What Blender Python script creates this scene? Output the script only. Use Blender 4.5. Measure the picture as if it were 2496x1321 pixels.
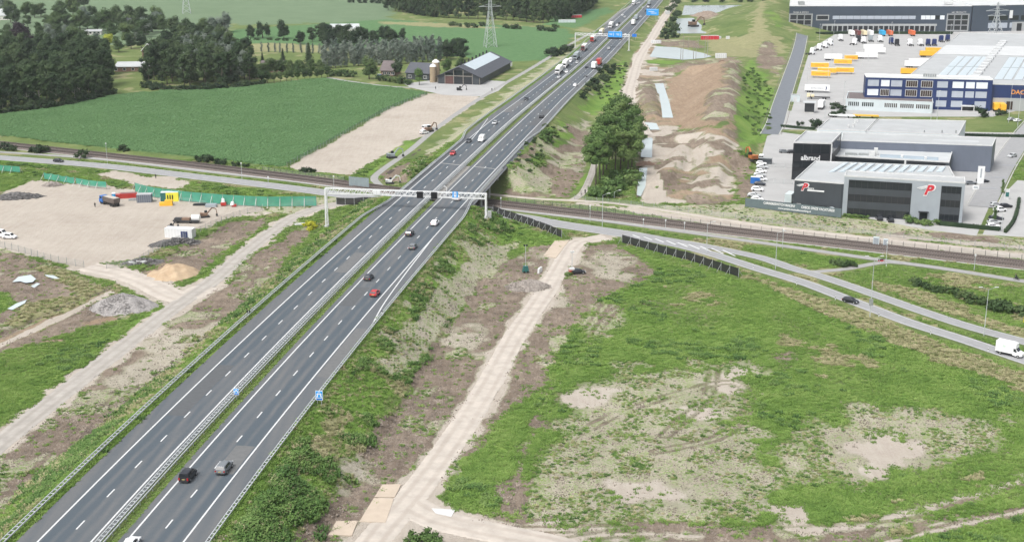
import bpy, bmesh, math, random
import numpy as np
from mathutils import Vector, Matrix

for o in list(bpy.data.objects):
    bpy.data.objects.remove(o)
SC = bpy.context.scene
COL = SC.collection
RNG = random.Random(7)
NPR = np.random.RandomState(11)
R = math.radians

# ------------------------------------------------------------------ camera, sky, sun, exposure
FPX, HZN, CPX, CPY, CAMZ = 3200.0, -253.0, 1248.0, 660.5, 102.0      # photo size 2496 x 1321
PITCH = math.atan((CPY - HZN) / FPX)
CC, SS = math.cos(PITCH), math.sin(PITCH)
cam_d = bpy.data.cameras.new('camera'); cam = bpy.data.objects.new('camera', cam_d); COL.objects.link(cam)
cam.location = (0, 0, CAMZ); cam.rotation_euler = (math.pi / 2 - PITCH, 0, 0)
cam_d.sensor_width = 36.0; cam_d.lens = 36.0 * FPX / 2496.0
cam_d.clip_start = 1.0; cam_d.clip_end = 20000.0
SC.camera = cam

SUN_ELEV, SUN_AZ = R(58), R(-140)        # high veiled sun, behind the camera on the left
W = bpy.data.worlds.new('World'); SC.world = W; W.use_nodes = True
nt = W.node_tree; nt.nodes.clear()
sky = nt.nodes.new('ShaderNodeTexSky'); sky.sky_type = 'NISHITA'; sky.sun_disc = False
sky.sun_elevation = SUN_ELEV; sky.sun_rotation = SUN_AZ; sky.air_density = 1.0; sky.dust_density = 6.0; sky.ozone_density = 1.0
hsv = nt.nodes.new('ShaderNodeHueSaturation'); hsv.inputs['Saturation'].default_value = 0.28     # cloud veil: nearly grey sky
bg = nt.nodes.new('ShaderNodeBackground'); bg.inputs['Strength'].default_value = 0.15
wo = nt.nodes.new('ShaderNodeOutputWorld')
nt.links.new(sky.outputs[0], hsv.inputs['Color']); nt.links.new(hsv.outputs[0], bg.inputs['Color']); nt.links.new(bg.outputs[0], wo.inputs['Surface'])
sun_d = bpy.data.lights.new('sun', 'SUN'); sun_d.energy = 1.4; sun_d.angle = R(14); sun_d.color = (1.0, 0.965, 0.92)
sun = bpy.data.objects.new('sun', sun_d); COL.objects.link(sun)
_sd = Vector((math.sin(SUN_AZ) * math.cos(SUN_ELEV), math.cos(SUN_AZ) * math.cos(SUN_ELEV), math.sin(SUN_ELEV)))
sun.rotation_euler = (-_sd).to_track_quat('-Z', 'Y').to_euler(); sun.location = (0, 0, 300)
vs = SC.view_settings
vs.view_transform = 'Standard'; vs.look = 'None'; vs.exposure = 0.58; vs.gamma = 1.0; vs.use_curve_mapping = False
SC.cycles.max_bounces = 5; SC.cycles.diffuse_bounces = 2; SC.cycles.glossy_bounces = 2
SC.cycles.transparent_max_bounces = 12; SC.cycles.transmission_bounces = 2

# ------------------------------------------------------------------ helpers
def G(px, py, z=0.0):
    """world point seen at photo pixel (px, py) on the level z"""
    t = (CAMZ - z) / (CC * (py - HZN))
    return ((px - CPX) * t, (FPX * CC - (py - CPY) * SS) * t)

def PR(x, y, z):
    dz = z - CAMZ; d = y * CC - dz * SS
    return CPX + FPX * x / d, CPY - FPX * (y * SS + dz * CC) / d

def zat(x, y, py):
    """height above datum at which the plumb line over (x, y) meets photo row py"""
    k = (CPY - py) / FPX          # (y*SS+dz*CC) = k*(y*CC-dz*SS)
    return CAMZ + y * (k * CC - SS) / (CC + k * SS)

def MAT(name, col, rough=0.8, var=0.12, scale=1.5, metal=0.0, col2=None, bump=0.0, bscale=None, spec=None, alpha=1.0, detail=4.0, stretch=None):
    m = bpy.data.materials.new(name); m.use_nodes = True
    n = m.node_tree.nodes; l = m.node_tree.links
    b = n['Principled BSDF']
    b.inputs['Roughness'].default_value = rough; b.inputs['Metallic'].default_value = metal
    if spec is not None: b.inputs['Specular IOR Level'].default_value = spec
    tc = n.new('ShaderNodeTexCoord')
    src = tc.outputs['Object']
    if stretch:
        mp = n.new('ShaderNodeMapping'); mp.inputs['Scale'].default_value = stretch; l.new(src, mp.inputs[0]); src = mp.outputs[0]
    nz = n.new('ShaderNodeTexNoise'); nz.inputs['Scale'].default_value = scale; nz.inputs['Detail'].default_value = detail
    nz.inputs['Roughness'].default_value = 0.62
    l.new(src, nz.inputs['Vector'])
    rp = n.new('ShaderNodeValToRGB'); rp.color_ramp.elements[0].position = 0.28; rp.color_ramp.elements[1].position = 0.72
    c = col; d = col2 or tuple(min(1, x * (1 + var)) for x in col)
    c0 = tuple(x * (1 - var) for x in col) if col2 is None else col
    rp.color_ramp.elements[0].color = (*c0, 1); rp.color_ramp.elements[1].color = (*d, 1)
    l.new(nz.outputs['Fac'], rp.inputs[0]); l.new(rp.outputs[0], b.inputs['Base Color'])
    if bump:
        bp = n.new('ShaderNodeBump'); bp.inputs['Strength'].default_value = bump; bp.inputs['Distance'].default_value = 0.3
        nb = n.new('ShaderNodeTexNoise'); nb.inputs['Scale'].default_value = bscale or scale * 4; nb.inputs['Detail'].default_value = 5
        l.new(src, nb.inputs['Vector']); l.new(nb.outputs['Fac'], bp.inputs['Height']); l.new(bp.outputs[0], b.inputs['Normal'])
    if alpha < 1.0: b.inputs['Alpha'].default_value = alpha
    return m

class MB:
    """collects faces; build() links them as ONE mesh object"""
    def __init__(s): s.v = []; s.f = []; s.m = []; s.smooth = False
    def add(s, vs, fs, mi=0):
        k = len(s.v); s.v += [tuple(p) for p in vs]; s.f += [tuple(i + k for i in f) for f in fs]; s.m += [mi] * len(fs); return s
    def box(s, c, d, rz=0.0, mi=0, taper=1.0, rx=0.0):
        hx, hy, hz = d[0] / 2, d[1] / 2, d[2] / 2
        P = []
        for z in (-1, 1):
            k = taper if z > 0 else 1.0
            for x, y in ((-1, -1), (1, -1), (1, 1), (-1, 1)): P.append(Vector((x * hx * k, y * hy * k, z * hz)))
        M = Matrix.Translation(c) @ Matrix.Rotation(rz, 4, 'Z') @ Matrix.Rotation(rx, 4, 'X')
        return s.add([M @ p for p in P], [(3, 2, 1, 0), (4, 5, 6, 7), (0, 1, 5, 4), (1, 2, 6, 5), (2, 3, 7, 6), (3, 0, 4, 7)], mi)
    def bar(s, a, b, w, h=None, mi=0, n=4):
        a = Vector(a); b = Vector(b); d = (b - a)
        if d.length < 1e-6: return s
        d.normalize(); up = Vector((0, 0, 1)) if abs(d.z) < 0.95 else Vector((0, 1, 0))
        u = d.cross(up).normalized(); w2 = d.cross(u).normalized(); h = w if h is None else h
        if n == 4:
            off = [u * (sx * w / 2) + w2 * (sy * h / 2) for sx, sy in ((-1, -1), (1, -1), (1, 1), (-1, 1))]
        else:
            off = [u * (math.cos(2 * math.pi * i / n) * w / 2) + w2 * (math.sin(2 * math.pi * i / n) * h / 2) for i in range(n)]
        V = [a + o for o in off] + [b + o for o in off]
        return s.add(V, [tuple(range(n))[::-1], tuple(range(n, 2 * n))] + [(i, (i + 1) % n, n + (i + 1) % n, n + i) for i in range(n)], mi)
    def cyl(s, c, r, h, n=10, r2=None, mi=0, axis='Z'):
        r2 = r if r2 is None else r2; V = []
        for k, rr in ((0, r), (1, r2)):
            for i in range(n):
                a = 2 * math.pi * i / n; p = (rr * math.cos(a), rr * math.sin(a), k * h)
                if axis == 'Y': p = (p[0], p[2] - h / 2, p[1])
                elif axis == 'X': p = (p[2] - h / 2, p[0], p[1])
                V.append((c[0] + p[0], c[1] + p[1], c[2] + p[2]))
        return s.add(V, [tuple(range(n))[::-1], tuple(range(n, 2 * n))] + [(i, (i + 1) % n, n + (i + 1) % n, n + i) for i in range(n)], mi)
    def prism(s, poly, z0, z1, mi=0):
        n = len(poly); V = [(x, y, z0) for x, y in poly] + [(x, y, z1) for x, y in poly]
        return s.add(V, [tuple(range(n))[::-1], tuple(range(n, 2 * n))] + [(i, (i + 1) % n, n + (i + 1) % n, n + i) for i in range(n)], mi)
    def quad(s, a, b, c, d, mi=0): return s.add([a, b, c, d], [(0, 1, 2, 3)], mi)
    def mesh(s, name, mats):
        me = bpy.data.meshes.new(name); me.from_pydata(s.v, [], s.f)
        mats = mats if isinstance(mats, (list, tuple)) else [mats]
        for m in mats: me.materials.append(m)
        if len(mats) > 1: me.polygons.foreach_set('material_index', s.m)
        bm = bmesh.new(); bm.from_mesh(me); bmesh.ops.recalc_face_normals(bm, faces=bm.faces); bm.to_mesh(me); bm.free()
        if s.smooth: me.polygons.foreach_set('use_smooth', [True] * len(me.polygons))
        me.update(); return me
    def build(s, name, mats, parent=None, loc=None, rz=0.0):
        return OB(name, s.mesh(name, mats), parent, loc, rz)

def OB(name, me, parent=None, loc=None, rz=0.0):
    o = bpy.data.objects.new(name, me); COL.objects.link(o)
    if parent is not None: o.parent = parent
    if loc is not None: o.location = loc
    if rz: o.rotation_euler = (0, 0, rz)
    return o

def tag(o, label=None, cat=None, group=None, kind=None):
    if label: o['label'] = label
    if cat: o['category'] = cat
    if group: o['group'] = group
    if kind: o['kind'] = kind
    return o

def thing(name, label, cat, loc=(0, 0, 0), rz=0.0, group=None):
    o = bpy.data.objects.new(name, None); COL.objects.link(o); o.empty_display_size = 0.5
    o.location = loc; o.rotation_euler = (0, 0, rz)
    return tag(o, label, cat, group)

KIDS = {}
def copy_tree(root, loc, rz=0.0, label=None, group=None, scale=None, cat=None):
    r = root.copy(); COL.objects.link(r); r.location = loc; r.rotation_euler = (0, 0, rz)
    if scale: r.scale = scale if isinstance(scale, (tuple, list)) else (scale,) * 3
    if label: r['label'] = label
    if group: r['group'] = group
    if cat: r['category'] = cat
    for ch in root.children:
        c = ch.copy(); COL.objects.link(c); c.parent = r
        for gch in ch.children:
            d = gch.copy(); COL.objects.link(d); d.parent = c
    return r

def text_mesh(name, s, size, mat, extrude=0.02, shear=0.0, bold=0.0, align='CENTER', width=None):
    cu = bpy.data.curves.new('t', 'FONT'); cu.body = s; cu.size = size; cu.extrude = extrude; cu.shear = shear
    cu.offset = bold; cu.align_x = align; cu.resolution_u = 3
    o = bpy.data.objects.new('t', cu); COL.objects.link(o)
    bpy.context.view_layer.update()
    me = bpy.data.meshes.new_from_object(o.evaluated_get(bpy.context.evaluated_depsgraph_get()))
    bpy.data.objects.remove(o); me.name = name
    if width and len(me.vertices):
        xs = [v.co.x for v in me.vertices]; k = width / max(1e-6, max(xs) - min(xs)); mid = (max(xs) + min(xs)) / 2
        for v in me.vertices: v.co.x = (v.co.x - mid) * k
    me.materials.clear(); me.materials.append(mat)
    return me

def wall_text(s, size, mat, parent, p, ang, name='lettering', **k):
    """upright lettering on a wall; p = lower middle point, ang = direction of reading (z angle)"""
    o = OB(name, text_mesh(name, s, size, mat, **k), parent, p)
    o.rotation_euler = (math.pi / 2, 0, ang)
    return o

# value noise on numpy arrays
_PERM = NPR.rand(512, 512)
def vnoise(x, y):
    xi = np.floor(x).astype(int); yi = np.floor(y).astype(int); fx = x - xi; fy = y - yi
    fx = fx * fx * (3 - 2 * fx); fy = fy * fy * (3 - 2 * fy)
    a = _PERM[xi % 512, yi % 512]; b = _PERM[(xi + 1) % 512, yi % 512]; c = _PERM[xi % 512, (yi + 1) % 512]; d = _PERM[(xi + 1) % 512, (yi + 1) % 512]
    return (a * (1 - fx) + b * fx) * (1 - fy) + (c * (1 - fx) + d * fx) * fy
def fbm(x, y, s, octv=4):
    r = 0.0; a = 0.5; t = 0.0
    for i in range(octv):
        r = r + a * vnoise(x / s + 17.3 * i, y / s - 9.1 * i); t += a; a *= 0.5; s *= 0.5
    return r / t
def sstep(a, b, x):
    t = np.clip((x - a) / (b - a), 0, 1); return t * t * (3 - 2 * t)
def inpoly(poly, x, y):
    n = len(poly); ins = np.zeros(x.shape, bool); j = n - 1
    for i in range(n):
        xi, yi = poly[i]; xj, yj = poly[j]
        c = ((yi > y) != (yj > y)) & (x < (xj - xi) * (y - yi) / ((yj - yi) or 1e-9) + xi)
        ins ^= c; j = i
    return ins
def dpoly(pts, x, y, closed=False):
    """distance to a polyline, and the position along it"""
    best = np.full(x.shape, 1e9); pos = np.zeros(x.shape); acc = 0.0
    P = list(pts) + ([pts[0]] if closed else [])
    for (x0, y0), (x1, y1) in zip(P[:-1], P[1:]):
        dx, dy = x1 - x0, y1 - y0; L2 = dx * dx + dy * dy or 1e-9
        t = np.clip(((x - x0) * dx + (y - y0) * dy) / L2, 0, 1)
        d = np.hypot(x - x0 - t * dx, y - y0 - t * dy); m = d < best
        best[m] = d[m]; pos[m] = acc + t[m] * math.sqrt(L2); acc += math.sqrt(L2)
    return best, pos
def resample(pts, step):
    """smooth (Catmull-Rom) resampling of a polyline of tuples"""
    P = [np.array(p, float) for p in pts]
    if len(P) == 2: dense = [P[0] + (P[1] - P[0]) * t for t in np.linspace(0, 1, 60)]
    else:
        Q = [2 * P[0] - P[1]] + P + [2 * P[-1] - P[-2]]; dense = []
        for i in range(1, len(Q) - 2):
            a, b, c, d = Q[i - 1:i + 3]
            for t in np.linspace(0, 1, 24, endpoint=False):
                dense.append(0.5 * ((2 * b) + (c - a) * t + (2 * a - 5 * b + 4 * c - d) * t * t + (-a + 3 * b - 3 * c + d) * t ** 3))
        dense.append(P[-1])
    D = np.array(dense); s = np.r_[0, np.cumsum(np.hypot(np.diff(D[:, 0]), np.diff(D[:, 1])))]
    n = max(2, int(round(s[-1] / step)) + 1); q = np.linspace(0, s[-1], n)
    return [tuple(np.interp(q, s, D[:, k])[i] for k in range(D.shape[1])) for i in range(n)]
def offset(path, d):
    """path of (x, y, ...) moved sideways, positive = to the right of travel"""
    out = []
    for i, p in enumerate(path):
        a = path[max(0, i - 1)]; b = path[min(len(path) - 1, i + 1)]
        tx, ty = b[0] - a[0], b[1] - a[1]; L = math.hypot(tx, ty) or 1
        dd = d[i] if hasattr(d, '__len__') else d
        out.append((p[0] + ty / L * dd, p[1] - tx / L * dd) + tuple(p[2:]))
    return out
# ------------------------------------------------------------------ the motorway's line and the shape of the land
def zroad(Y):
    return 7.0 - 5.2 * sstep(520.0, 900.0, np.asarray(Y, float))
_L = [(82, 1321), (443, 980), (640, 789), (799.5, 640), (919, 526), (996, 460), (1066, 403.6), (1166, 321), (1200, 299), (1274.6, 241), (1349, 182), (1537, 13)]
_R = [(430, 1321), (718, 980), (1004, 640), (1063, 569.6), (1140, 487), (1240, 375), (1280, 338), (1380, 231.6), (1447, 167), (1509, 109), (1609, 5)]
def _unproj(P):
    out = []
    for px, py in P:
        z = 7.0
        for _ in range(8): z = float(zroad(G(px, py, z)[1]))
        out.append(G(px, py, z))
    return np.array(out)
_l, _r = _unproj(_L), _unproj(_R)
YS = np.arange(120.0, 2300.0, 4.0)
_cy = np.array([l for l in np.linspace(200, 1230, 18)])
_mid = (np.interp(_cy, _l[:, 1], _l[:, 0]) + np.interp(_cy, _r[:, 1], _r[:, 0])) / 2
_pf = np.polyfit((_cy - 700) / 500, _mid, 5)
XC = np.polyval(_pf, (np.clip(YS, 180, 1230) - 700) / 500)
_g0 = (XC[30] - XC[20]) / 40.0
_e1 = (np.polyval(_pf, (1230 - 700) / 500) - np.polyval(_pf, (1190 - 700) / 500)) / 40.0
_g1 = (np.polyval(_pf, (200 - 700) / 500) - np.polyval(_pf, (180 - 700) / 500)) / 20.0
XC = XC + np.where(YS < 180, (YS - 180) * _g1, 0) + np.where(YS > 1230, (YS - 1230) * _e1, 0)
HWID = 11.1 - 1.0 * sstep(560, 660, YS) + 0.6 * sstep(900, 1050, YS)     # half distance between the two outer edge lines
def road_x(Y): return np.interp(Y, YS, XC)
def road_hw(Y): return np.interp(Y, YS, HWID)
ROADPATH = [(float(x), float(y), float(zroad(y))) for x, y in zip(XC, YS)]      # runs away from the camera
def road_at(Y, off=0.0):
    """point on the motorway, off = metres right of the centre line; returns x, y, z, heading"""
    x0 = float(road_x(Y)); x1 = float(road_x(Y + 2)); a = math.atan2(2, x1 - x0)
    return x0 + math.sin(a) * off, Y - math.cos(a) * off, float(zroad(Y)), a

# corridor of railway, local road and path under the motorway
TCX, TCY = -28.0, 456.0; TDX, TDY = 0.883, -0.47
def tcoord(x, y): return (y - TCY) * 0.883 + (x - TCX) * 0.47
RIDGES = []      # (points with height, half top width, slope run per rise)
def _ridge(pp, hw, sl):
    RIDGES.append(([(*G(px, py, z), z) for px, py, z in pp], hw, sl))
_ridge([(1772, 150, 9.5), (1766, 200, 9.5), (1760, 255, 9.0), (1752, 305, 7.0), (1738, 380, 3.2), (1718, 480, 0.2)], 3.5, 1.7)
_ridge([(1650, 330, 2.5), (1700, 322, 4.5), (1745, 318, 6.5)], 1.0, 1.2)
_ridge([(1600, 440, 1.6), (1640, 400, 2.2), (1670, 350, 2.6)], 2.0, 1.3)
_ridge([(1840, 330, 1.0), (1800, 372, 4.0), (1770, 392, 2.0)], 1.5, 1.4)
_ridge([(1885, 2, 10.0), (1862, 40, 11.0), (1846, 80, 5.0), (1838, 112, 1.0)], 7.0, 4.2)
_ridge([(1575, 208, 2.4), (1580, 240, 2.6), (1592, 280, 1.6)], 2.0, 2.0)
_ridge([(1640, 165, 2.6), (1700, 160, 4.0), (1760, 152, 7.0)], 2.0, 2.0)
def hgt(x, y):
    x = np.asarray(x, float); y = np.asarray(y, float)
    xc = road_x(y); hw = road_hw(y); z = zroad(y)
    d = np.maximum((xc - hw - 5.6) - x, x - (xc + hw + 4.9)) * 0.985
    sl = 1.85 + 0.25 * (vnoise(x / 14.0, y / 14.0) - 0.5)
    e = np.clip(z - np.maximum(d, 0) / sl, 0, None)
    gap = np.abs(tcoord(x, y) + 4.5) - 20.0
    e = np.minimum(e, np.maximum(gap, 0) / 1.45)
    for pts, hw2, sl2 in RIDGES:
        b = np.zeros_like(e)
        for (x0, y0, z0), (x1, y1, z1) in zip(pts[:-1], pts[1:]):
            dx, dy = x1 - x0, y1 - y0; L2 = dx * dx + dy * dy
            t = np.clip(((x - x0) * dx + (y - y0) * dy) / L2, 0, 1)
            dd = np.hypot(x - x0 - t * dx, y - y0 - t * dy); zz = z0 + t * (z1 - z0)
            b = np.maximum(b, zz - np.maximum(dd - hw2, 0) / sl2)
        e = np.maximum(e, b)
    return e
def GT(px, py):
    z = 0.0
    for k in range(14):
        X, Y = G(px, py, z); zn = float(hgt(X, Y)); z = z + (zn - z) * 0.6
    X, Y = G(px, py, z)
    return X, Y
def GP(pts): return [GT(*p) for p in pts]
def GZ(px, py):
    x, y = GT(px, py); return (x, y, float(hgt(x, y)))

# ------------------------------------------------------------------ ways on the ground: name, photo points, width, material key, lift
WAYS = {
    'local_road':   ([(-160, 372), (0, 385), (250, 405), (500, 434), (700, 458), (860, 479), (1050, 503), (1250, 527), (1370, 548), (1550, 575), (1640, 592), (1720, 608)], 8.0),
    'local_lane':   ([(1600, 588), (1660, 600), (1720, 615), (1766, 629), (1856, 658), (1959, 689), (2075, 733), (2216, 786), (2345, 827), (2496, 878), (2640, 926)], 4.9),
    'slip_lane':    ([(1600, 580), (1660, 590), (1740, 604), (1856, 629), (1933, 655), (1985, 669), (2062, 694), (2165, 730), (2268, 766), (2371, 799), (2496, 833), (2640, 872)], 4.5),
    'cycle_path':   ([(-160, 362), (0, 371), (250, 389), (500, 418), (700, 440), (860, 461), (1050, 488), (1250, 512), (1450, 536), (1650, 563), (1856, 592), (2140, 633), (2300, 655), (2496, 686), (2640, 708)], 3.2),
    'link_path':    ([(1985, 663), (2060, 656), (2150, 640), (2200, 642)], 2.6),
    'haul_track':   ([(860, 492), (800, 502), (722, 527), (650, 575), (590, 622), (520, 683), (430, 745), (330, 822), (170, 945), (0, 1080), (-120, 1180)], 6.6),
    'yard_track':   ([(215, 650), (300, 668), (360, 690), (440, 726), (500, 700)], 10.0),
    'sand_track':   ([(1475, 578), (1405, 592), (1372, 640), (1330, 712), (1262, 812), (1190, 940), (1120, 1050), (1050, 1150), (985, 1230), (925, 1300), (860, 1390)], 7.0),
    'bend_track':   ([(990, 1225), (1060, 1262), (1180, 1292), (1330, 1322), (1500, 1370)], 8.0),
    'farm_track':   ([(925, 452), (912, 434), (935, 412), (1000, 366), (1060, 316), (1130, 266), (1210, 216), (1300, 164), (1400, 103), (1480, 55), (1510, 30), (1560, 5)], 3.8),
    'farm_drive':   ([(800, 190), (860, 200), (960, 212), (1060, 214)], 4.5),
    'building_haul_road': ([(1655, -10), (1618, 45), (1590, 92), (1560, 138), (1543, 190), (1533, 240), (1550, 290), (1575, 330)], 8.5),
    'north_path':   ([(1050, 452), (1170, 470), (1300, 484), (1400, 489), (1500, 496), (1640, 516), (1850, 548), (2100, 578), (2300, 600), (2496, 624), (2640, 640)], 3.4),
    'tree_path':    ([(1395, 488), (1420, 470), (1440, 430), (1452, 390), (1462, 350), (1470, 310)], 3.6),
    'service_road': ([(1955, 85), (1945, 130), (1925, 190), (1905, 250), (1890, 300), (1876, 328)], 7.6),
    'street':       ([(2392, 505), (2410, 470), (2442, 410), (2476, 358), (2500, 325), (2530, 290)], 8.4),
}
WAYW = {k: resample(GP(p), 4.0) for k, (p, w) in WAYS.items()}
RAIL = resample([G(*p) for p in [(-200, 330), (0, 352), (200, 374), (450, 401), (640, 424), (800, 444), (1000, 470), (1210, 497), (1500, 530), (1800, 566), (2100, 600), (2496, 646), (2680, 668)]], 4.0)

# paved yards (photo polygons)
PAVED = {
    'logistics_yard': [(1975, 120), (2060, 70), (2500, 60), (2560, 110), (2560, 250), (2420, 285), (2060, 285), (1965, 275), (1925, 285), (1950, 200)],
    'parking_yard': [(1870, 332), (1900, 322), (1960, 330), (2010, 320), (2480, 345), (2380, 575), (2260, 560), (1940, 500), (1828, 488), (1845, 420)],
    'concrete_lot': [(2395, 572), (2440, 480), (2480, 440), (2640, 450), (2640, 590), (2496, 578)],
    'gate_apron': [(1915, 270), (1985, 275), (2080, 282), (2075, 300), (2020, 318), (1905, 316), (1900, 300)],
    'crossroad': [(2330, 322), (2560, 326), (2560, 358), (2335, 344)],
    'farm_yard': [(1055, 196), (1100, 190), (1240, 200), (1215, 222), (1180, 236), (1080, 232), (1000, 214), (985, 205)],
}
PAVW = {k: GP(p) for k, p in PAVED.items()}
WATER = {
    'settling_basin': [(1598, 113), (1650, 116), (1716, 130), (1735, 138), (1716, 142), (1668, 146), (1583, 139)],
    'basin_water': [(1648, 46), (1690, 44), (1728, 78), (1722, 82), (1650, 82)],
    'far_basin': [(1668, 14), (1812, 13), (1750, 32), (1662, 38)],
    'ditch_water': [(1596, 204), (1617, 203), (1632, 250), (1641, 287), (1611, 287), (1606, 240)],
    'ditch_pool': [(1565, 297), (1600, 300), (1608, 316), (1566, 316)],
    'ditch_channel': [(1564, 337), (1591, 335), (1589, 384), (1562, 382)],
    'ditch_reach': [(1558, 410), (1578, 408), (1573, 455), (1562, 478), (1552, 475)],
}
WATW = {k: [G(*q) for q in p] for k, p in WATER.items()}

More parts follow.
